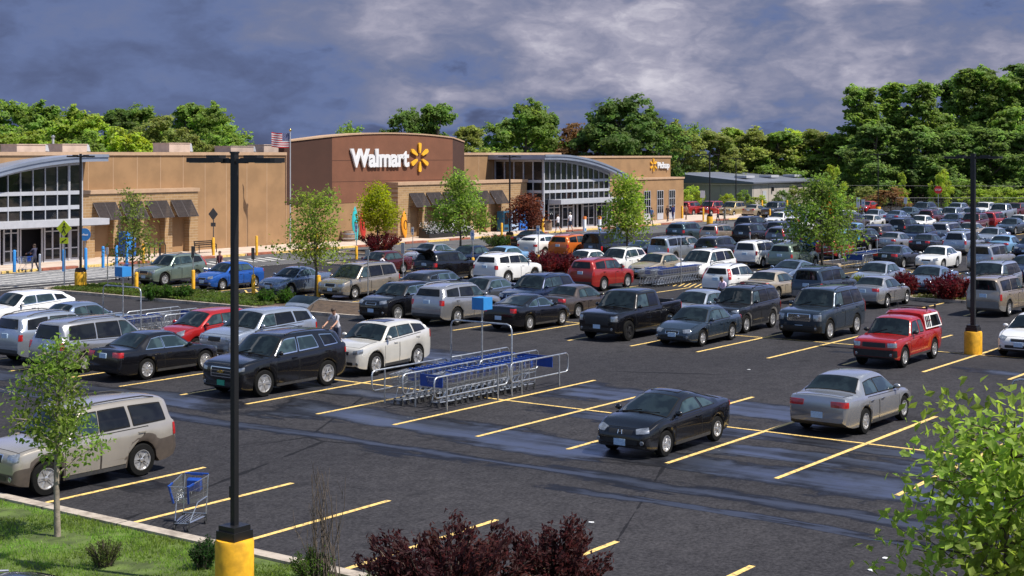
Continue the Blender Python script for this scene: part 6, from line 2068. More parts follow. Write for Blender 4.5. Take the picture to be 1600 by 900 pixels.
for px, lb in ((913.5, 'white and orange door marker post left of two at the right entrance'), (937, 'white and orange door marker post right of two at the right entrance')):
    r = thing('marker_post', lb, 'marker post', G(px, 361.5, .15), ANG, 'marker posts at the right entrance')
    m = MB(); m.box(-.16, .16, -.1, .1, .0, 1.15); m.build('panel', M['sign_face'], r)
    m = MB(); m.box(-.165, .165, -.105, .105, 1.15, 1.42); m.build('top_panel', pm('marker_orange' + lb[28:33], (.75, .22, .05), .5), r)
    m = MB(); m.box(-.10, .10, -.112, -.1, .05, .3); m.build('blue_panel', M['blue_bright'], r)

# ------------------------------------------------------------------ shopping carts
M['wire'] = pm('cart_wire', (.50, .52, .55), .3, .85)
def cart_meshes():
    out = []
    # x forward, basket nose at +x ; handle at -x
    fr = MB()
    for s in (1, -1):
        y = .25 * s
        fr.tube([(-.36, y * .95, .13), (-.40, y, .55), (-.47, y, .98)], .013, 6)            # rear upright to the handle
        fr.tube([(-.38, y * .95, .16), (.35, y * .55, .16)], .013, 6)                        # lower rail
        fr.tube([(-.40, y, .55), (.05, y * .9, .52), (.30, y * .6, .16)], .011, 6)
    fr.tube([(-.38, -.24, .2), (-.38, .24, .2)], .011, 6); fr.tube([(.34, -.14, .16), (.34, .14, .16)], .011, 6)
    for k in range(6): fr.tube([(-.38, -.20 + .08 * k, .17), (.34, (-.20 + .08 * k) * .6, .17)], .005, 4)
    out.append(('frame', fr.mesh('cart_frame', [M['wire']], 50), None, 0))
    bk = MB()
    def P(u, v, side):          # u 0 rear..1 front, v 0 bottom..1 top
        x = lerp(-.40, lerp(.36, .50, v), u); y = lerp(lerp(.24, .16, u), lerp(.29, .20, u), v) * side
        z = lerp(lerp(.50, .56, u), lerp(.98, .92, u), v)
        return Vector((x, y, z))
    w = .0042
    for s in (1, -1):
        for k in range(17): bk.tube([P(k / 16, 0, s), P(k / 16, 1, s)], w, 3)
        for v in (0, .33, .66): bk.tube([P(0, v, s), P(1, v, s)], w, 3)
        bk.tube([P(0, 1, s), P(1, 1, s)], .009, 5)
    for k in range(7):
        f = -1 + 2 * k / 6
        bk.tube([P(1, 0, 1) * Vector((1, f, 1)).x if False else Vector((P(1, 0, 1).x, P(1, 0, 1).y * f, P(1, 0, 1).z)), Vector((P(1, 1, 1).x, P(1, 1, 1).y * f, P(1, 1, 1).z))], w, 3)
        bk.tube([Vector((P(0, 0, 1).x, P(0, 0, 1).y * f, P(0, 0, 1).z)), Vector((P(1, 0, 1).x, P(1, 0, 1).y * f, P(1, 0, 1).z))], w, 3)
        bk.tube([Vector((P(0, 0, 1).x, P(0, 0, 1).y * f, P(0, 0, 1).z)), Vector((P(0, .9, 1).x, P(0, .9, 1).y * f, P(0, .9, 1).z))], w, 3)
    for u in (.2, .4, .6, .8): bk.tube([P(u, 0, 1), P(u, 0, -1)], w, 3)
    for v in (.33, .66, 1): bk.tube([P(1, v, 1), P(1, v, -1)], w if v < 1 else .009, 4)
    out.append(('basket', bk.mesh('cart_basket', [M['wire']], 0, fix=False), None, 0))
    h = MB(); h.tube([(-.475, -.25, .985), (-.48, 0, .985), (-.475, .25, .985)], .019, 8); h.box(-.49, -.45, -.13, .13, .955, 1.0)
    out.append(('handle', h.mesh('cart_handle', [M['blue']], 50), None, 0))
    c = MB(); c.prism([(-.40, .70), (-.30, .66), (-.28, .88), (-.38, .92)], -.14, .14, 'xz')
    for k in range(4): c.box(-.425, -.40, -.13 + .075 * k, -.085 + .075 * k, .68, .9)
    out.append(('child_seat', c.mesh('cart_child_seat', [M['blue']]), None, 0))
    for s in (1, -1):
        b = MB(); a0, a1 = P(1, 0, s), P(1, 1, s); bar(b, a0, a1 + Vector((0, 0, .02)), .035, .035); bar(b, a1, P(.72, 1, s), .03, .03)
        out.append(('corner_bumper', b.mesh('cart_bumper', [M['blue']]), None, 0))
    wh = MB(); wh.lathe([(.03, -.016), (.062, -.016), (.066, 0), (.062, .016), (.03, .016)], 12, axis='y'); wh.box(-.02, .02, -.025, -.018, 0, .13); wh.box(-.02, .02, .018, .025, 0, .13); wh.box(-.03, .03, -.025, .025, .12, .135)
    wm = wh.mesh('cart_wheel', [M['clad']], 40)
    for (x, y) in ((-.35, .235), (-.35, -.235), (.32, .14), (.32, -.14)): out.append(('wheel', wm, (x, y, .066), 0))
    return out
CARTP = cart_meshes()
def cart(loc, rot, label, group=None, small=False):
    r = thing('shopping_cart', label, 'shopping cart', loc, rot, group)
    for (n, me, l, _) in CARTP:
        if small and n in ('corner_bumper',): continue
        obj(n, me, r, l)
    return r
cart(G(288, 826) + Vector((.05, .1, 0)), radians(-100), 'lone shopping cart with blue trim left on a stall line by the near lamp post')

def corral(a0, a1, b0, b1, label, sign_px=True, rail_mid=True, label2=None, signpos=.55, post=3.0):
    """cart shelter: bent steel rails along a, frame and blue sign over it"""
    r = thing('cart_corral', label, 'cart corral', W(a0, b0), ANG, None)
    L_ = a1 - a0; D = b1 - b0
    rt = .027
    rows = (0, D / 2, D) if rail_mid else (0, D)
    for y in rows:
        for (x0, x1) in ((0, L_ * .52), (L_ * .54, L_)):
            m = MB()
            m.tube([(x0 + .12, y, .42), (x0 + .03, y, .48), (x0, y, .58), (x0, y, .86), (x0 + .03, y, .97), (x0 + .12, y, 1.02), (x1 - .12, y, 1.02), (x1 - .03, y, .97), (x1, y, .86), (x1, y, .58), (x1 - .03, y, .48), (x1 - .12, y, .42)], rt, 8, closed=True)
            for x in (x0 + .55, x1 - .55): m.tube([(x, y - .03, -.02), (x, y - .03, 1.0)], rt, 8)
            m.build('rail', M['steel'], r, 50)
    x = L_ * signpos
    m = MB(); m.tube([(x, 0, 0), (x, 0, 2.05), (x, .06, 2.17), (x, .18, 2.22), (x, D - .18, 2.22), (x, D - .06, 2.17), (x, D, 2.05), (x, D, 0)], rt, 8)
    m.build('hoop_frame', M['steel'], r, 50)
    m = MB(); m.tube([(x + .06, D / 2, 0), (x + .06, D / 2, post)], rt, 8); m.build('sign_post', M['steel'], r, 50)
    m = MB(); m.box(x - .17, x + .29, D / 2 - .23, D / 2 + .23, post - .38, post); m.build('sign_box', M['blue_bright'], r)
    for (x_, y0, y1) in ((.7, .25, D / 2 - .1), (L_ - .75, .1, D - .9)):
        m = MB(); m.box(x_ - .01, x_ + .01, y0, y1, .62, .98); m.build('blue_panel', M['blue'], r)
    return r
corral(33.7, 40.6, 27.5, 29.9, 'steel cart shelter with blue sign box in the middle of the lot, full of carts')
k = 0
CG = 'carts nested in the cart shelter in the middle'
for (bb, a0, n, sp, nm) in ((28.1, 34.8, 14, .31, 'nearer row'), (29.25, 34.5, 18, .28, 'farther row')):
    for i in range(n):
        w_ = ('front cart of the ' if i == 0 else 'last cart of the ' if i == n - 1 else 'nested cart %s of the ' % ('just behind the front one' if i == 1 else 'just before the last one' if i == n - 2 else 'in the middle stretch'))
        cart(W(a0 + sp * i, bb + RND.uniform(-.03, .03)), ANG + pi, w_ + nm + ' in the cart shelter', CG, True)
CG = 'carts in the long nested line between the red and the white SUV'
for i in range(15):
    w_ = 'front' if i == 0 else 'last' if i == 14 else 'middle'
    lb = {'front': 'front cart of the open nested line behind the black pickup', 'last': 'last cart of the open nested line behind the black pickup', 'middle': 'one of the carts nested in the open line behind the black pickup'}[w_]
    cart(W(73.3 + .30 * i, 43.55), ANG + pi, lb, CG, True)
for i in range(6):
    lb = 'front cart beside the open nested line' if i == 0 else 'one of the few carts nested beside the open line'
    cart(W(73.3 + .3 * i, 44.4), ANG + pi, lb, CG, True)
corral(91.2, 99.0, 38.9, 42.0, 'steel cart shelter behind the dark lot tree on the right', post=2.2, signpos=.3)
for i in range(7): cart(W(93.0 + .4 * i, 40.2), ANG + pi, 'front cart in the shelter behind the lot tree' if i == 0 else 'one of the carts nested in the shelter behind the lot tree', 'carts in the shelter behind the lot tree', True)
corral(37.0, 43.2, 46.9, 49.2, 'left cart shelter with blue sign box, behind the silver minivan', post=3.0, signpos=.35)
for i in range(6): cart(W(39.6 + .35 * i, 48.0), ANG, 'front cart in the left shelter' if i == 0 else 'one of the carts nested in the left shelter', 'carts in the left shelter', True)
corral(31.9, 37.6, 9.0, 11.4, 'steel cart shelter half hidden by the lower right tree', post=2.9, signpos=.62)
for i in range(5): cart(W(33.4 + .4 * i, 10.2), ANG + pi, 'front cart in the shelter behind the lower right tree' if i == 0 else 'one of the carts nested behind the lower right tree', 'carts behind the lower right tree', True)
SC = 'loose carts by the planting bed'
for px, yb, rt, lb in ((190, 438, 2.6, 'blue cart standing at the sparse young tree'), (247, 446, .4, 'blue cart left in front of the green wagon'), (331, 446, .5, 'blue cart between the two bollards before the blue sedan'),
                       (382, 448, 2.0, 'blue cart before the bonnet of the grey convertible')):
    cart(G(px, yb), rt, lb, SC, True)

# things hung between the far trees
r = thing('cable', 'long thin utility cable sagging across the foot of the right wood', 'cable', at_depth(1330, 200, 0))
m = MB(); x0 = 0; x1 = (1700 - 1330) / FPX * 200
m.tube([(lerp(-60, x1, k / 12), 0, CH + (HZ - lerp(280, 291, k / 12)) / FPX * 200 - .25 * sin(pi * k / 12)) for k in range(13)], .018, 4)
m.build('wire', M['sign_back'], r)
r = thing('chain_fence', 'grey wire fence along the far right edge of the lot', 'fence', at_depth(1400, 193))
m = MB()
for k in range(10): m.tube([(k * 2.4, 0, 0), (k * 2.4, 0, 1.9)], .03, 5)
m.tube([(0, 0, 1.9), (21.6, 0, 1.9)], .025, 5)
m.build('post', M['sign_back'], r)
m = MB()
for k in range(80): m.tube([(k * .27, 0, .05), (k * .27, 0, 1.9)], .008, 3)
for k in range(8): m.tube([(0, 0, .1 + .24 * k), (21.6, 0, .1 + .24 * k)], .008, 3)
m.build('mesh_panel', M['sign_back'], r)
# litter
for i, (px, py) in enumerate(((1170, 578), (1383, 873), (1361, 892), (924, 817))):
    r = obj('paper_scrap', None); 
    bpy.data.objects.remove(r)
    m = MB(); m.prism([(-.05, -.03), (.05, -.04), (.06, .03), (0, .05), (-.06, .03)], .008, .02)
    o = m.build('paper_scrap', M['white'], None, 0, G(px, py), i)
    tag(o, ('white paper scrap on the asphalt before the dark grey sedan', 'white paper scrap left of the lower right tree', 'white paper scrap nearest the bottom edge', 'white scrap right of the purple shrubs')[i], 'litter')
# ------------------------------------------------------------------ people
M['skin'] = pm('skin', (.45, .24, .16), .6); M['skin_dark'] = pm('skin_tan', (.28, .14, .09), .6)
M['hair'] = pm('hair_brown', (.05, .03, .02), .7); M['hair_grey'] = pm('hair_grey', (.45, .43, .40), .8)
M['shoe'] = pm('shoe', (.03, .03, .035), .6)
CLOTH = {}
def cloth(c):
    if c not in CLOTH: CLOTH[c] = pm('cloth_%d' % len(CLOTH), c, .85, var=.15, vscale=9)
    return CLOTH[c]
def person(loc, rot, label, top, legs, hair='hair', skin='skin', shorts=False, stride=.25, arms=(.15, .15), elbow=(.25, .25), bend=0.0, H=1.72, sleeves='short', seated=False, long_hair=False, held=None, raise_=None):
    """x forward. a single skinned body; materials by the limb a face belongs to"""
    k = H / 1.72
    V, E_, Rd, Sg = [], [], [], []
    def add(p, r, parent, seg):
        V.append(Vector(p) * k); Rd.append(r * k); Sg.append(seg)
        if parent is not None: E_.append((parent, len(V) - 1))
        return len(V) - 1
    hip = .93 if not seated else .50
    sb, cb = sin(bend), cos(bend)
    def T(x, z): return (x * cb + (z - hip) * sb, hip + (z - hip) * cb - x * sb)     # lean the torso forward
    def up(x, y, z):
        if seated: z = z - .93 + hip
        q = T(x, z); return (q[0], y, q[1])
    pel = add((0, 0, hip), .135, None, 'hip')
    wai = add(up(.01, 0, 1.08), .125, pel, 'top'); che = add(up(.0, 0, 1.30), .145, wai, 'top'); nk0 = add(up(-.01, 0, 1.44), .075, che, 'top')
    nk = add(up(.01, 0, 1.51), .052, nk0, 'skin'); hd0 = add(up(.03, 0, 1.585), .083, nk, 'head'); hd = add(up(.025, 0, 1.66), .078, hd0, 'head')
    hands = []
    for i, s in enumerate((1, -1)):
        sh = add(up(-.01, .17 * s, 1.42), .062, nk0, 'top')
        a = arms[i]; e = elbow[i]
        if raise_ is not None and i == raise_: a, e = 2.2, .6
        el = (sin(a) * .29 - .01, .215 * s, 1.42 - cos(a) * .29)
        wr_ = (el[0] + sin(a + e) * .25, .205 * s, el[2] - cos(a + e) * .25)
        d = Vector((sin(a + e), 0, -cos(a + e)))
        mid = Vector((sin(a) * .14 - .01, .20 * s, 1.42 - cos(a) * .14))
        ms = add(up(*mid), .05, sh, 'top')
        eb = add(up(*el), .041, ms, 'top' if sleeves == 'long' else 'skin')
        ws_ = add(up(*wr_), .029, eb, 'top' if sleeves == 'long' else 'skin')
        hp = Vector(wr_) + d * .075
        hn_ = add(up(*hp), .032, ws_, 'skin')
        hands.append((Vector(V[hn_]), (Vector(V[hn_]) - Vector(V[ws_])).normalized(), s))
    for i, s in enumerate((1, -1)):
        st = stride * s
        if seated:
            kn = (.44, .11 * s, .50); an = (.47, .11 * s, .09)
        else:
            kn = (sin(st) * .43 + .03, .09 * s, hip - .05 - cos(st) * .40); bk = -.5 * stride if s < 0 else .05
            an = (kn[0] + sin(st * .6 + (-.35 if st < 0 else 0) * (stride > .1)) * .40, .085 * s, .085 if st >= 0 else .11)
        th = add((.01, .095 * s, hip - .06), .092, pel, 'hip')
        tm = add((lerp(.01, kn[0], .5), .093 * s, lerp(hip - .06, kn[2], .5)), .08, th, 'leg')
        kk = add(kn, .057, tm, 'skin' if shorts else 'leg')
        cf = add((lerp(kn[0], an[0], .35) - .015, kn[1], lerp(kn[2], an[2], .35)), .056, kk, 'skin' if shorts else 'leg')
        aa = add(an, .037, cf, 'skin' if shorts else 'leg')
        hl = add((an[0] - .04, an[1], .045), .04, aa, 'shoe'); to = add((an[0] + .17, an[1] + .01 * s, .035), .036, hl, 'shoe')
    me = bpy.data.meshes.new('body'); me.from_pydata([tuple(v) for v in V], E_, [])
    o = bpy.data.objects.new('body_tmp', me); COL.objects.link(o)
    md = o.modifiers.new('s', 'SKIN')
    for i, sv in enumerate(me.skin_vertices[0].data):
        sv.radius = (Rd[i] * (.82 if Sg[i] in ('top', 'hip') and Rd[i] > .1 else 1.0), Rd[i]); sv.use_root = (i == 0)
    md2 = o.modifiers.new('d', 'SUBSURF'); md2.levels = 1
    bpy.context.view_layer.update()
    dg = bpy.context.evaluated_depsgraph_get()
    bme = bpy.data.meshes.new_from_object(o.evaluated_get(dg)); bme.name = 'body'
    bpy.data.objects.remove(o); bpy.data.meshes.remove(me)
    mats = [M[skin], cloth(top), cloth(legs), M['shoe'], M[skin]]
    bme.materials.clear()
    for q in mats: bme.materials.append(q)
    idx = {'skin': 0, 'top': 1, 'hip': 2, 'leg': 2, 'shoe': 3, 'head': 0}
    for p in bme.polygons:
        c = p.center; best = None
        for (i, j) in E_:
            a, b = V[i], V[j]; d = b - a; u = max(0, min(1, (c - a).dot(d) / max(1e-9, d.length_squared)))
            q = (c - a - d * u).length - lerp(Rd[i], Rd[j], u)
            if best is None or q < best[0]: best = (q, i if u < .45 else j)
        p.material_index = idx[Sg[best[1]]]; p.use_smooth = True
    # fingers, nose and ears join the same mesh
    m = MB()
    for (hp, d, s) in hands:
        side = Vector((1, 0, 0)) if abs(d.x) < .8 else Vector((0, 0, 1))
        side = (side - d * side.dot(d)).normalized(); inn = Vector((0, -s, 0))
        for f, (off, ln) in enumerate(((-.026, .062), (-.009, .075), (.009, .07), (.026, .055))):
            p0 = hp + side * off * k + d * .02; p1 = p0 + d * ln * .55 * k; p2 = p1 + (d + inn * .7).normalized() * ln * .5 * k
            m.tube([p0, p1, p2], .0085 * k, 5, r1=.006 * k)
        p0 = hp + side * .03 * k - d * .01; p1 = p0 + (side + d * .8).normalized() * .035 * k; m.tube([p0, p1, p1 + (d + inn * .5).normalized() * .025 * k], .009 * k, 5, r1=.007 * k)
    h0, h1 = V[hd0], V[hd]; upv = (h1 - h0).normalized(); fw = Vector((upv.z, 0, -upv.x))
    c = h0.lerp(h1, .5)
    m.ball(tuple(c + fw * .085 * k - upv * .01), (.018 * k, .013 * k, .022 * k), 6, 4)
    for s in (1, -1): m.ball(tuple(c + Vector((0, .082 * k * s, 0))), (.018 * k, .009 * k, .028 * k), 6, 4)
    ex = m.mesh('x', [M[skin]])
    bm = bmesh.new(); bm.from_mesh(bme); bm.from_mesh(ex)
    bm.to_mesh(bme); bm.free(); bpy.data.meshes.remove(ex)
    r = thing('person', label, 'person', loc, rot)
    obj('body', bme, r)
    m = MB()
    cc = c + upv * .045 * k - fw * .018 * k
    m.ball(tuple(cc), (.098 * k, .092 * k, .082 * k), 12, 8)
    if long_hair: m.ball(tuple(c - fw * .055 * k - upv * .09 * k), (.05 * k, .085 * k, .13 * k), 10, 6)
    obj('hair', m.mesh('hair', [M[hair]], 60), r)
    m = MB()
    for s in (1, -1): m.ball(tuple(c + fw * .079 * k + upv * .012 * k + Vector((0, .03 * k * s, 0))), (.008, .012, .008), 6, 4)
    obj('eyes', m.mesh('eyes', [M['black']]), r)
    return r
FA, FF = ANG, ANG + pi      # along +a / -a
person(G(54, 424, .15), pi * .85, 'long haired shopper in dark clothes pushing a cart at the left entrance', (.05, .05, .09), (.04, .04, .06), long_hair=True, arms=(.75, .75), elbow=(.5, .5), stride=.18, sleeves='long', H=1.7)
cart(G(38, 425, .15), pi * .85, 'cart pushed by the shopper at the left entrance')
person(G(331, 443) + Vector((.0, 2.4, 0)), FF, 'grey haired person standing between the green wagon and the blue sedan', (.16, .05, .06), (.06, .06, .07), hair='hair', stride=.05)
person(W(42.0, 39.0), FF + .1, 'person in a grey shirt leaning into the open hatch of the silver SUV', (.38, .38, .42), (.05, .06, .10), bend=.35, arms=(1.0, 1.0), elbow=(.4, .4), stride=.1)
person(W(65.2, 57.2), ANG - .3, 'person in a white shirt loading the open boot of the black SUV', (.72, .68, .75), (.05, .06, .10), bend=.25, arms=(.9, .9), elbow=(.4, .4), stride=.08)
person(W(62.7, 34.0) + Vector((.5, .8, 0)), FF - .3, 'woman in a pale pink top standing between the dark blue and the black SUV', (.72, .58, .74), (.12, .12, .16), bend=.35, arms=(.6, .6), elbow=(.7, .7), stride=.05, skin='skin')
person(G(872, 364, .15), ANG + pi / 2 + .1, 'shopper in a white shirt and black shorts walking to the right entrance, left of two', (.76, .74, .78), (.02, .02, .02), shorts=True, stride=.3)
person(G(891, 362, .15), ANG + pi / 2 - .1, 'shopper in white shirt and dark blue shorts heading to the right entrance, right of two', (.76, .74, .78), (.02, .025, .06), shorts=True, stride=.22, H=1.82, hair='hair_grey')
person(G(1018, 350, .15), FA, 'shopper in a blue top striding along the pavement behind the entrance tree', (.10, .20, .38), (.03, .03, .05), stride=.5)
person(G(1043, 346, .15), FF, 'shopper in a dark brown coat by the tall windows, left of a pair', (.06, .035, .03), (.03, .025, .03), stride=.3, sleeves='long')
person(G(1051.5, 344.5, .15), FF, 'shopper in navy by the tall windows, right of a pair', (.02, .03, .16), (.02, .03, .12), stride=.15, sleeves='long')
person(G(1072, 344, .1), FA, 'shopper in a pale brown top beside the yellow bollard at the store corner', (.42, .25, .18), (.12, .05, .04), stride=.35)
person(G(1122, 348), ANG + 1.9, 'person in a bright red top with raised arm crossing beyond the lamp post', (.62, .05, .03), (.03, .03, .04), stride=.2, raise_=0)
person(G(1132.5, 349), ANG + 2.2, 'person in grey camouflage walking beside the one in red', (.15, .14, .12), (.10, .11, .09), stride=.2, sleeves='long')
# ------------------------------------------------------------------ the cars
PC = dict(black=(.006, .006, .008, .3), silver=(.37, .37, .385, .95), pearl=(.60, .58, .54, .4), white=(.70, .70, .70, 0), red=(.36, .014, .014, .3), grey=(.10, .11, .13, .8),
          dark=(.020, .022, .027, .5), navy=(.012, .022, .06, .5), blue=(.02, .10, .40, .5), sky=(.20, .38, .58, .5), tan=(.36, .29, .225, .8), beige=(.44, .37, .28, .6),
          gold=(.44, .34, .17, .6), maroon=(.10, .010, .016, .4), sage=(.17, .22, .19, .7), orange=(.55, .13, .02, .3), steel=(.17, .22, .32, .8), teal=(.045, .075, .09, .7),
          champagne=(.36, .315, .26, .85), jeep=(.38, .345, .30, .6), brown=(.09, .07, .06, .7), wine=(.07, .008, .012, .4), slate=(.028, .042, .062, .5), brick=(.30, .022, .018, .3), ice=(.36, .40, .47, .85))
def solve_b(px, a):
    t = (px - 800) / FPX
    return a * (CA - t * SA) / (SA + t * CA)
def car(key, color, px, a, fr, label, cat=None, b=None, turn=0.0, group='cars parked in the lot', name=None):
    P = MODELS[key]
    rend = P.get('rs', P['L'] - P.get('rk', .2) - .1) if P['kind'] != 'pickup' else P['cab']
    off = P['L'] / 2 - (P['ws'] + rend) / 2           # roof centre ahead of the car's middle
    sgn = -1 if fr == 'F' else 1
    if b is None:
        b = solve_b(px, a + sgn * off)
    cat = cat or {'sedan': 'car', 'wagon': 'suv', 'pickup': 'pickup truck'}[P['kind']]
    if 'minivan' in key: cat = 'minivan'; name = name or 'minivan'
    if key == 'van': cat = 'van'; name = 'van'
    if key.startswith('coupe'): name = name or 'coupe'
    if key == 'hatchback': name = name or 'hatchback'; cat = 'car'
    turn += CR.uniform(-.03, .03); a += CR.uniform(-.08, .08)
    o = place_car(key, PC[color], W(a, b, 0), (ANG if fr == 'R' else ANG + pi) + turn, label, cat, group, far=(a > 86), name=name)
    CARS.append((a, b, P['L'], P['Wd'], label))
    return o
CARS = []; CR = random.Random(3)
# nearest rows
car('coupe', 'black', 0, 33.6, 'F', 'glossy black two door coupe parked alone in the middle of the lot', b=19.75)
car('sedan_big', 'silver', 0, 39.3, 'R', 'silver sedan seen from behind with wide red tail lamps, right of the black coupe', b=17.05)
car('pickup_shell', 'red', 0, 52.3, 'F', 'red pickup truck with camper shell, white framed shell windows and roof rack', b=20.9)
car('suv_box', 'jeep', 0, 21.95, 'F', 'tan off-roader with brown lower cladding behind the slim tree at lower left', b=28.55)
car('suv_long', 'black', 0, 34.4, 'F', 'black SUV with chrome window line and green plate behind the near lamp post', b=34.55)
car('crossover', 'pearl', 0, 39.5, 'F', 'pearl white crossover with sunroof next to the cart shelter', b=34.75, turn=.05)
car('sedan_lux', 'black', 0, 34.2, 'R', 'black sedan with chrome window line seen from behind, left of the black SUV', b=40.2)
car('minivan', 'silver', 0, 34.3, 'R', 'silver minivan with dark rear glass between the black sedan and a silver SUV', b=43.25)
car('suv_b', 'ice', 0, 34.5, 'R', 'pale silver blue SUV seen from behind at the left edge', b=46.2)
car('crossover_sport', 'white', 52, 39.3, 'F', 'white crossover cut by the left edge beyond the silver SUV')
car('sedan', 'steel', 122, 39.3, 'R', 'grey blue sedan behind the left cart shelter')
car('hatchback', 'red', 338, 39.5, 'F', 'bright red hatchback between the left cart shelter and the silver SUV')
car('suv_hatch', 'ice', 428, 39.5, 'F', 'pale silver SUV with its dark tailgate raised open')
R1 = 'cars of the second row'
car('crossover_sport', 'black', 640, 52.4, 'F', 'black crossover with chrome grille at the end of the planting bed')
car('suv', 'silver', 698, 52.7, 'R', 'silver SUV seen from behind, right of the black crossover with chrome grille')
car('coupe_long', 'black', 822, 52.9, 'R', 'black coupe seen from behind with bright red lamps, left of the black pickup')
car('sedan_old', 'brown', 896, 58.2, 'R', 'brown sedan seen from behind beyond the black coupe')
car('pickup_crew', 'black', 985, 53.1, 'F', 'black crew cab pickup with black grille and black wheels')
car('sedan_old', 'slate', 1098, 53.0, 'F', 'dark grey sedan with chrome trimmed grille right of the black pickup')
car('sedan', 'ice', 1097, 58.6, 'F', 'pale silver sedan half hidden behind the dark grey sedan')
car('suv_square', 'dark', 1172, 57.9, 'F', 'dark SUV left of the woman in pale pink')
car('suv_large', 'slate', 1298, 57.9, 'F', 'large blue grey SUV with big chrome grille')
car('sedan', 'silver', 1371, 71.0, 'R', 'silver sedan seen from behind, left of the small bed with red shrubs')
car('suv_square', 'tan', 1553, 70.6, 'R', 'tan SUV with dark rear glass seen from behind, right of the tall lamp post')
car('sedan_lux', 'white', 1622, 57.6, 'F', 'white sedan cut by the right edge near the yellow lamp base')
# accessible bays and the bay beside
car('compact', 'blue', 362, 58.4, 'F', 'bright blue compact sedan parked by the planting bed')
car('crossover_rail', 'sage', 280, 58.4, 'F', 'grey green wagon with roof rails by the bike racks')
car('convertible', 'steel', 466, 58.3, 'F', 'blue grey convertible with dark soft top behind the open crowned tree')
car('minivan', 'champagne', 574, 59.0, 'F', 'champagne minivan beside the hatched accessible bay')
car('sedan', 'wine', 600, 70.6, 'F', 'dark red sedan in front of the dark red shrub by the tower')
o_bs = car('suv_hatch', 'black', 688, 70.0, 'R', 'black SUV with its tailgate raised, loaded by a person in white')
car('crossover_sport', 'dark', 672, 59.0, 'R', 'dark grey crossover with chrome window line behind the grey backed sign')
car('sedan_lux', 'grey', 762, 58.7, 'F', 'grey sedan with sloping roof between the dark crossover and a dark blue SUV')
car('suv_b', 'navy', 852, 58.6, 'F', 'dark blue SUV with roof rails left of the brown sedan')
car('suv', 'white', 782, 70.5, 'R', 'white SUV seen from behind with tinted rear glass beside a tall yellow bollard')
car('suv_b', 'brick', 930, 70.4, 'R', 'red SUV seen from behind in front of the red shrubs')
# third row, far side
car('sedan_lux', 'silver', 676, 79.0, 'F', 'silver grey sedan in front of the flower display')
car('sedan_old', 'navy', 738, 79.2, 'F', 'dark blue sedan in front of the green tree by the awnings')
car('compact', 'sky', 790, 79.0, 'F', 'pale blue sedan behind the white SUV')
car('crossover_sport', 'white', 842, 89.6, 'R', 'white crossover with sloping tail before the copper leaved tree')
car('suv_b', 'orange', 887, 89.8, 'R', 'orange SUV beside a black van')
car('van', 'black', 941, 91.0, 'R', 'black boxy van seen from behind left of the entrance tree')
car('sedan', 'maroon', 942, 97.0, 'R', 'dark red car whose roof shows over the black van')
car('sedan', 'dark', 832, 97.2, 'R', 'dark car behind the copper leaved tree')
car('compact', 'white', 918, 79.2, 'F', 'white compact sedan left of a white crossover with black windows')
car('crossover_rail', 'white', 978, 79.0, 'F', 'white crossover beside the trunk of the entrance tree')
car('sedan', 'beige', 1030, 79.2, 'F', 'beige sedan behind the open line of carts')
car('minivan', 'white', 1110, 79.9, 'F', 'long white minivan with dark side glass facing forward behind the carts')
car('suv_square', 'ice', 1043, 91.0, 'R', 'silver boxy SUV with roof rack seen from behind')
car('coupe_long', 'slate', 1006, 90.6, 'R', 'dark blue grey coupe half behind the entrance tree')
car('suv', 'dark', 1117, 93.6, 'R', 'dark SUV with tinted rear glass right of the silver boxy SUV')
car('sedan_old', 'champagne', 1068, 97.6, 'R', 'champagne sedan behind the silver boxy SUV')
car('crossover_rail', 'white', 1136, 71.2, 'R', 'white crossover with tall red lamps right of the open line of carts')
car('sedan_old', 'beige', 1204, 71.3, 'R', 'beige sedan seen from behind with orange lamps beyond the dark SUV')
car('suv_square', 'slate', 1280, 71.0, 'R', 'blue black SUV seen from behind beyond the large blue grey SUV')
car('minivan_short', 'white', 1178, 90.9, 'R', 'white minivan seen from behind with black rear glass')
car('suv_b', 'sage', 1234, 89.8, 'R', 'grey green SUV seen from behind right of the white minivan')
car('sedan_lux', 'silver', 1219, 97.0, 'R', 'silver sedan behind the white minivan')
car('coupe', 'steel', 1240, 79.7, 'F', 'metallic blue coupe in front of the far cart shelter')
car('sedan', 'ice', 1376, 80.0, 'F', 'pale blue silver sedan right of the far cart shelter')
car('sedan_lux', 'dark', 1400, 95.6, 'R', 'dark grey sedan with red lamps left of the bright white sedan')
car('sedan_lux', 'white', 1468, 96.2, 'F', 'bright white sedan with dark grille in the open aisle')
car('coupe_long', 'steel', 1455, 79.4, 'F', 'grey blue car behind the dark red shrubs on the right')
car('suv_square', 'silver', 1544, 95.2, 'R', 'silver boxy SUV seen from behind, right of the tall lamp post')
car('minivan', 'ice', 1557, 79.8, 'F', 'pale blue silver minivan behind the tan SUV')
car('sedan', 'navy', 1608, 90.5, 'F', 'navy car cut by the right edge beyond the silver boxy SUV')
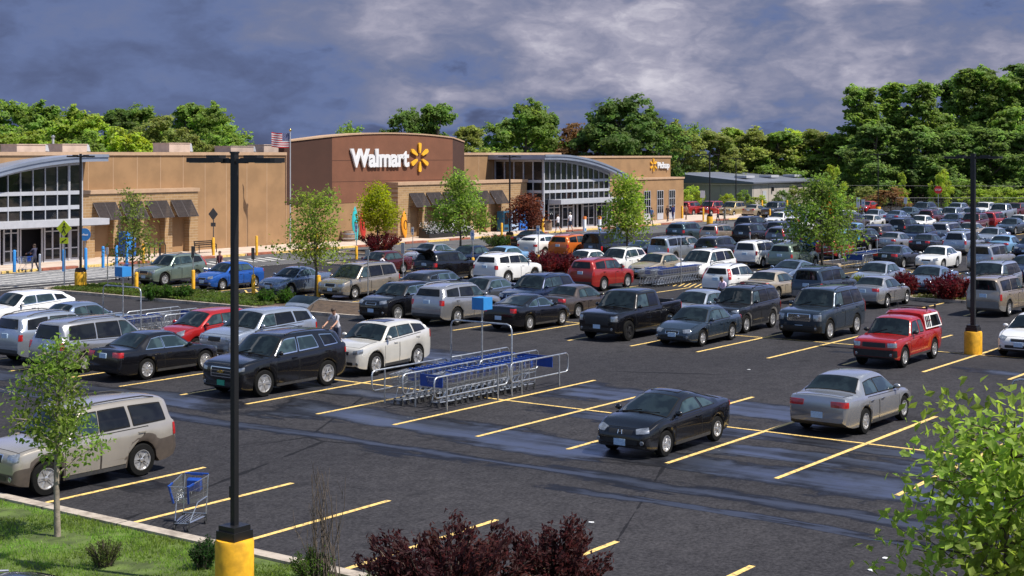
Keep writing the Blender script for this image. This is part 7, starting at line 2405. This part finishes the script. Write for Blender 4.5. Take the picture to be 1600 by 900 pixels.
# fifth row
car('suv', 'teal', 1068, 111.6, 'R', 'dark green SUV nearest the far end of the pavement')
car('crossover_rail', 'tan', 1119, 110.8, 'R', 'grey brown crossover with red lamps right of the dark green SUV')
car('suv_b', 'black', 1170, 112.4, 'R', 'black SUV with wide rear glass in the fifth row')
car('crossover_rail', 'grey', 1222, 110.6, 'R', 'grey crossover with tall red lamps in the fifth row')
car('minivan', 'ice', 1502, 111.2, 'R', 'silver minivan with wide dark rear glass left of the light blue sedan')
car('sedan', 'sky', 1570, 112.0, 'R', 'light blue sedan seen from behind')
car('sedan', 'silver', 1398, 111.6, 'R', 'silver sedan with pale red lamps left of a dark sedan')
car('sedan', 'dark', 1449, 110.9, 'R', 'dark sedan with bright red lamps left of the silver minivan')
car('suv_b', 'black', 1346, 110.0, 'R', 'black SUV behind the two thin posts of the far cart shelter')
car('sedan_old', 'blue', 1280, 110.2, 'R', 'blue car behind the dark feathery tree')
car('hatchback', 'brick', 1302, 101.2, 'R', 'red orange car half hidden behind the dark feathery tree')
car('sedan', 'navy', 1616, 111.8, 'F', 'dark blue car at the right edge beside the light blue sedan')
car('suv_b', 'navy', 1440, 118.0, 'F', 'dark blue SUV facing forward behind the dark sedan')
car('suv', 'brown', 1372, 117.4, 'R', 'brown SUV behind the black SUV by the posts')
car('minivan_short', 'dark', 1220, 118.2, 'R', 'dark van behind the grey crossover')
car('sedan', 'ice', 1288, 118.0, 'F', 'pale silver sedan hidden mostly by the dark feathery tree')
# sixth and seventh rows
car('suv_b', 'dark', 1171, 125.6, 'R', 'black SUV with silver edged tailgate behind another black SUV')
car('minivan', 'silver', 1476, 124.6, 'R', 'silver van with wide rear glass left of the right lamp post')
car('sedan_old', 'ice', 1552, 124.0, 'F', 'silver sedan facing forward behind the light blue sedan')
car('sedan', 'steel', 1500, 119.0, 'F', 'blue grey sedan just behind the silver minivan')
car('sedan', 'sky', 1334, 124.0, 'F', 'pale blue sedan right of the dark feathery tree')
car('suv_b', 'black', 1410, 130.6, 'R', 'black SUV with bright red lamp in the sixth row')
car('crossover_rail', 'white', 1245, 129.0, 'R', 'white SUV left of the dark feathery tree')
car('sedan', 'white', 1440, 143.6, 'F', 'white sedan behind the black SUV with the bright red lamp')
car('sedan_old', 'pearl', 1360, 143.0, 'F', 'cream sedan facing forward in the seventh row')
car('sedan_lux', 'white', 1220, 142.8, 'F', 'white sedan beside a leaning yellow bollard')
car('suv', 'brown', 1327, 137.5, 'R', 'brown grey SUV left of the cream sedan')
car('sedan', 'beige', 1516, 130.6, 'F', 'beige white sedan hidden by the right lamp post')
car('sedan_lux', 'slate', 1581, 142.2, 'F', 'slate sedan facing forward near the right edge of the seventh row')
car('sedan', 'navy', 1491, 149.6, 'F', 'navy sedan left of the maroon SUV')
car('suv_square', 'maroon', 1525, 143.4, 'F', 'maroon boxy SUV with white lamps right of the lamp post')
car('minivan_short', 'brick', 1549, 150.0, 'R', 'dark red minivan right of the maroon SUV')
car('sedan', 'white', 1594, 150.4, 'F', 'white car at the right edge behind the slate sedan')
car('sedan', 'white', 1325, 151.4, 'F', 'white sedan right of the dark tree top in the eighth row')
car('sedan', 'ice', 1368, 156.2, 'F', 'silver sedan behind the cream sedan')
car('sedan_lux', 'steel', 1402, 154.5, 'R', 'grey blue sedan in the eighth row seen from behind')
car('suv_b', 'wine', 1452, 152.3, 'R', 'dark red and black SUV in the eighth row')
car('suv_b', 'ice', 1489, 158.9, 'F', 'pale grey SUV facing forward behind the navy sedan')
car('sedan', 'silver', 1461, 164.5, 'F', 'silver sedan in the ninth row left of the lamp post')
car('sedan', 'teal', 1421, 165.0, 'F', 'teal sedan in the ninth row')
car('suv', 'slate', 1446, 174.0, 'F', 'slate SUV by the fence behind the silver sedan of the ninth row')
car('crossover_rail', 'ice', 1498, 176.0, 'F', 'pale crossover by the fence left of the lamp post')
car('pickup_crew', 'ice', 1565, 170.0, 'F', 'pale blue pickup near the fence at the right')
car('suv_b', 'white', 1541, 178.0, 'F', 'white SUV by the fence left of the pale blue pickup')
car('suv_b', 'maroon', 1590, 178.0, 'F', 'maroon SUV by the fence at the right edge')
car('sedan_old', 'steel', 1518, 168.0, 'F', 'blue grey sedan near the fence just behind the lamp post')
car('hatchback', 'red', 1358, 181.0, 'F', 'small bright red car alone at the far edge of the lot')
# along the warehouse
car('suv_b', 'brick', 1076, 161.0, 'R', 'red SUV parked at the corner of the store')
car('minivan_short', 'brick', 1114, 163.0, 'F', 'dark red minivan before the grey warehouse')
car('minivan_short', 'gold', 1148, 162.8, 'F', 'gold minivan before the grey warehouse')
car('sedan', 'beige', 1180, 162.8, 'R', 'beige sedan behind a yellow bollard')
car('suv_square', 'grey', 1214, 163.4, 'F', 'grey off-roader before the warehouse')
car('sedan', 'teal', 1243, 163.6, 'F', 'teal grey sedan right of the grey off-roader')
car('sedan', 'white', 1270, 163.6, 'F', 'white sedan glimpsed left of the tree before the warehouse')
# a dark car whose roof shows at the bottom edge
place_car('suv', PC['black'], W(12.35, 17.25), ANG, 'dark SUV of which only the roof shows at the bottom left edge', 'suv')
# a driver in the red hatchback shows at the open window only as a dark seat; nothing else is seen there
def overlap_check():
    for i in range(len(CARS)):
        for j in range(i):
            a, b = CARS[i], CARS[j]
            if abs(a[0] - b[0]) < (a[2] + b[2]) / 2 - .05 and abs(a[1] - b[1]) < (a[3] + b[3]) / 2 + .1:
                print('OVERLAP', [round(q, 1) for q in a[:2]], a[4], '|', [round(q, 1) for q in b[:2]], b[4])
overlap_check()
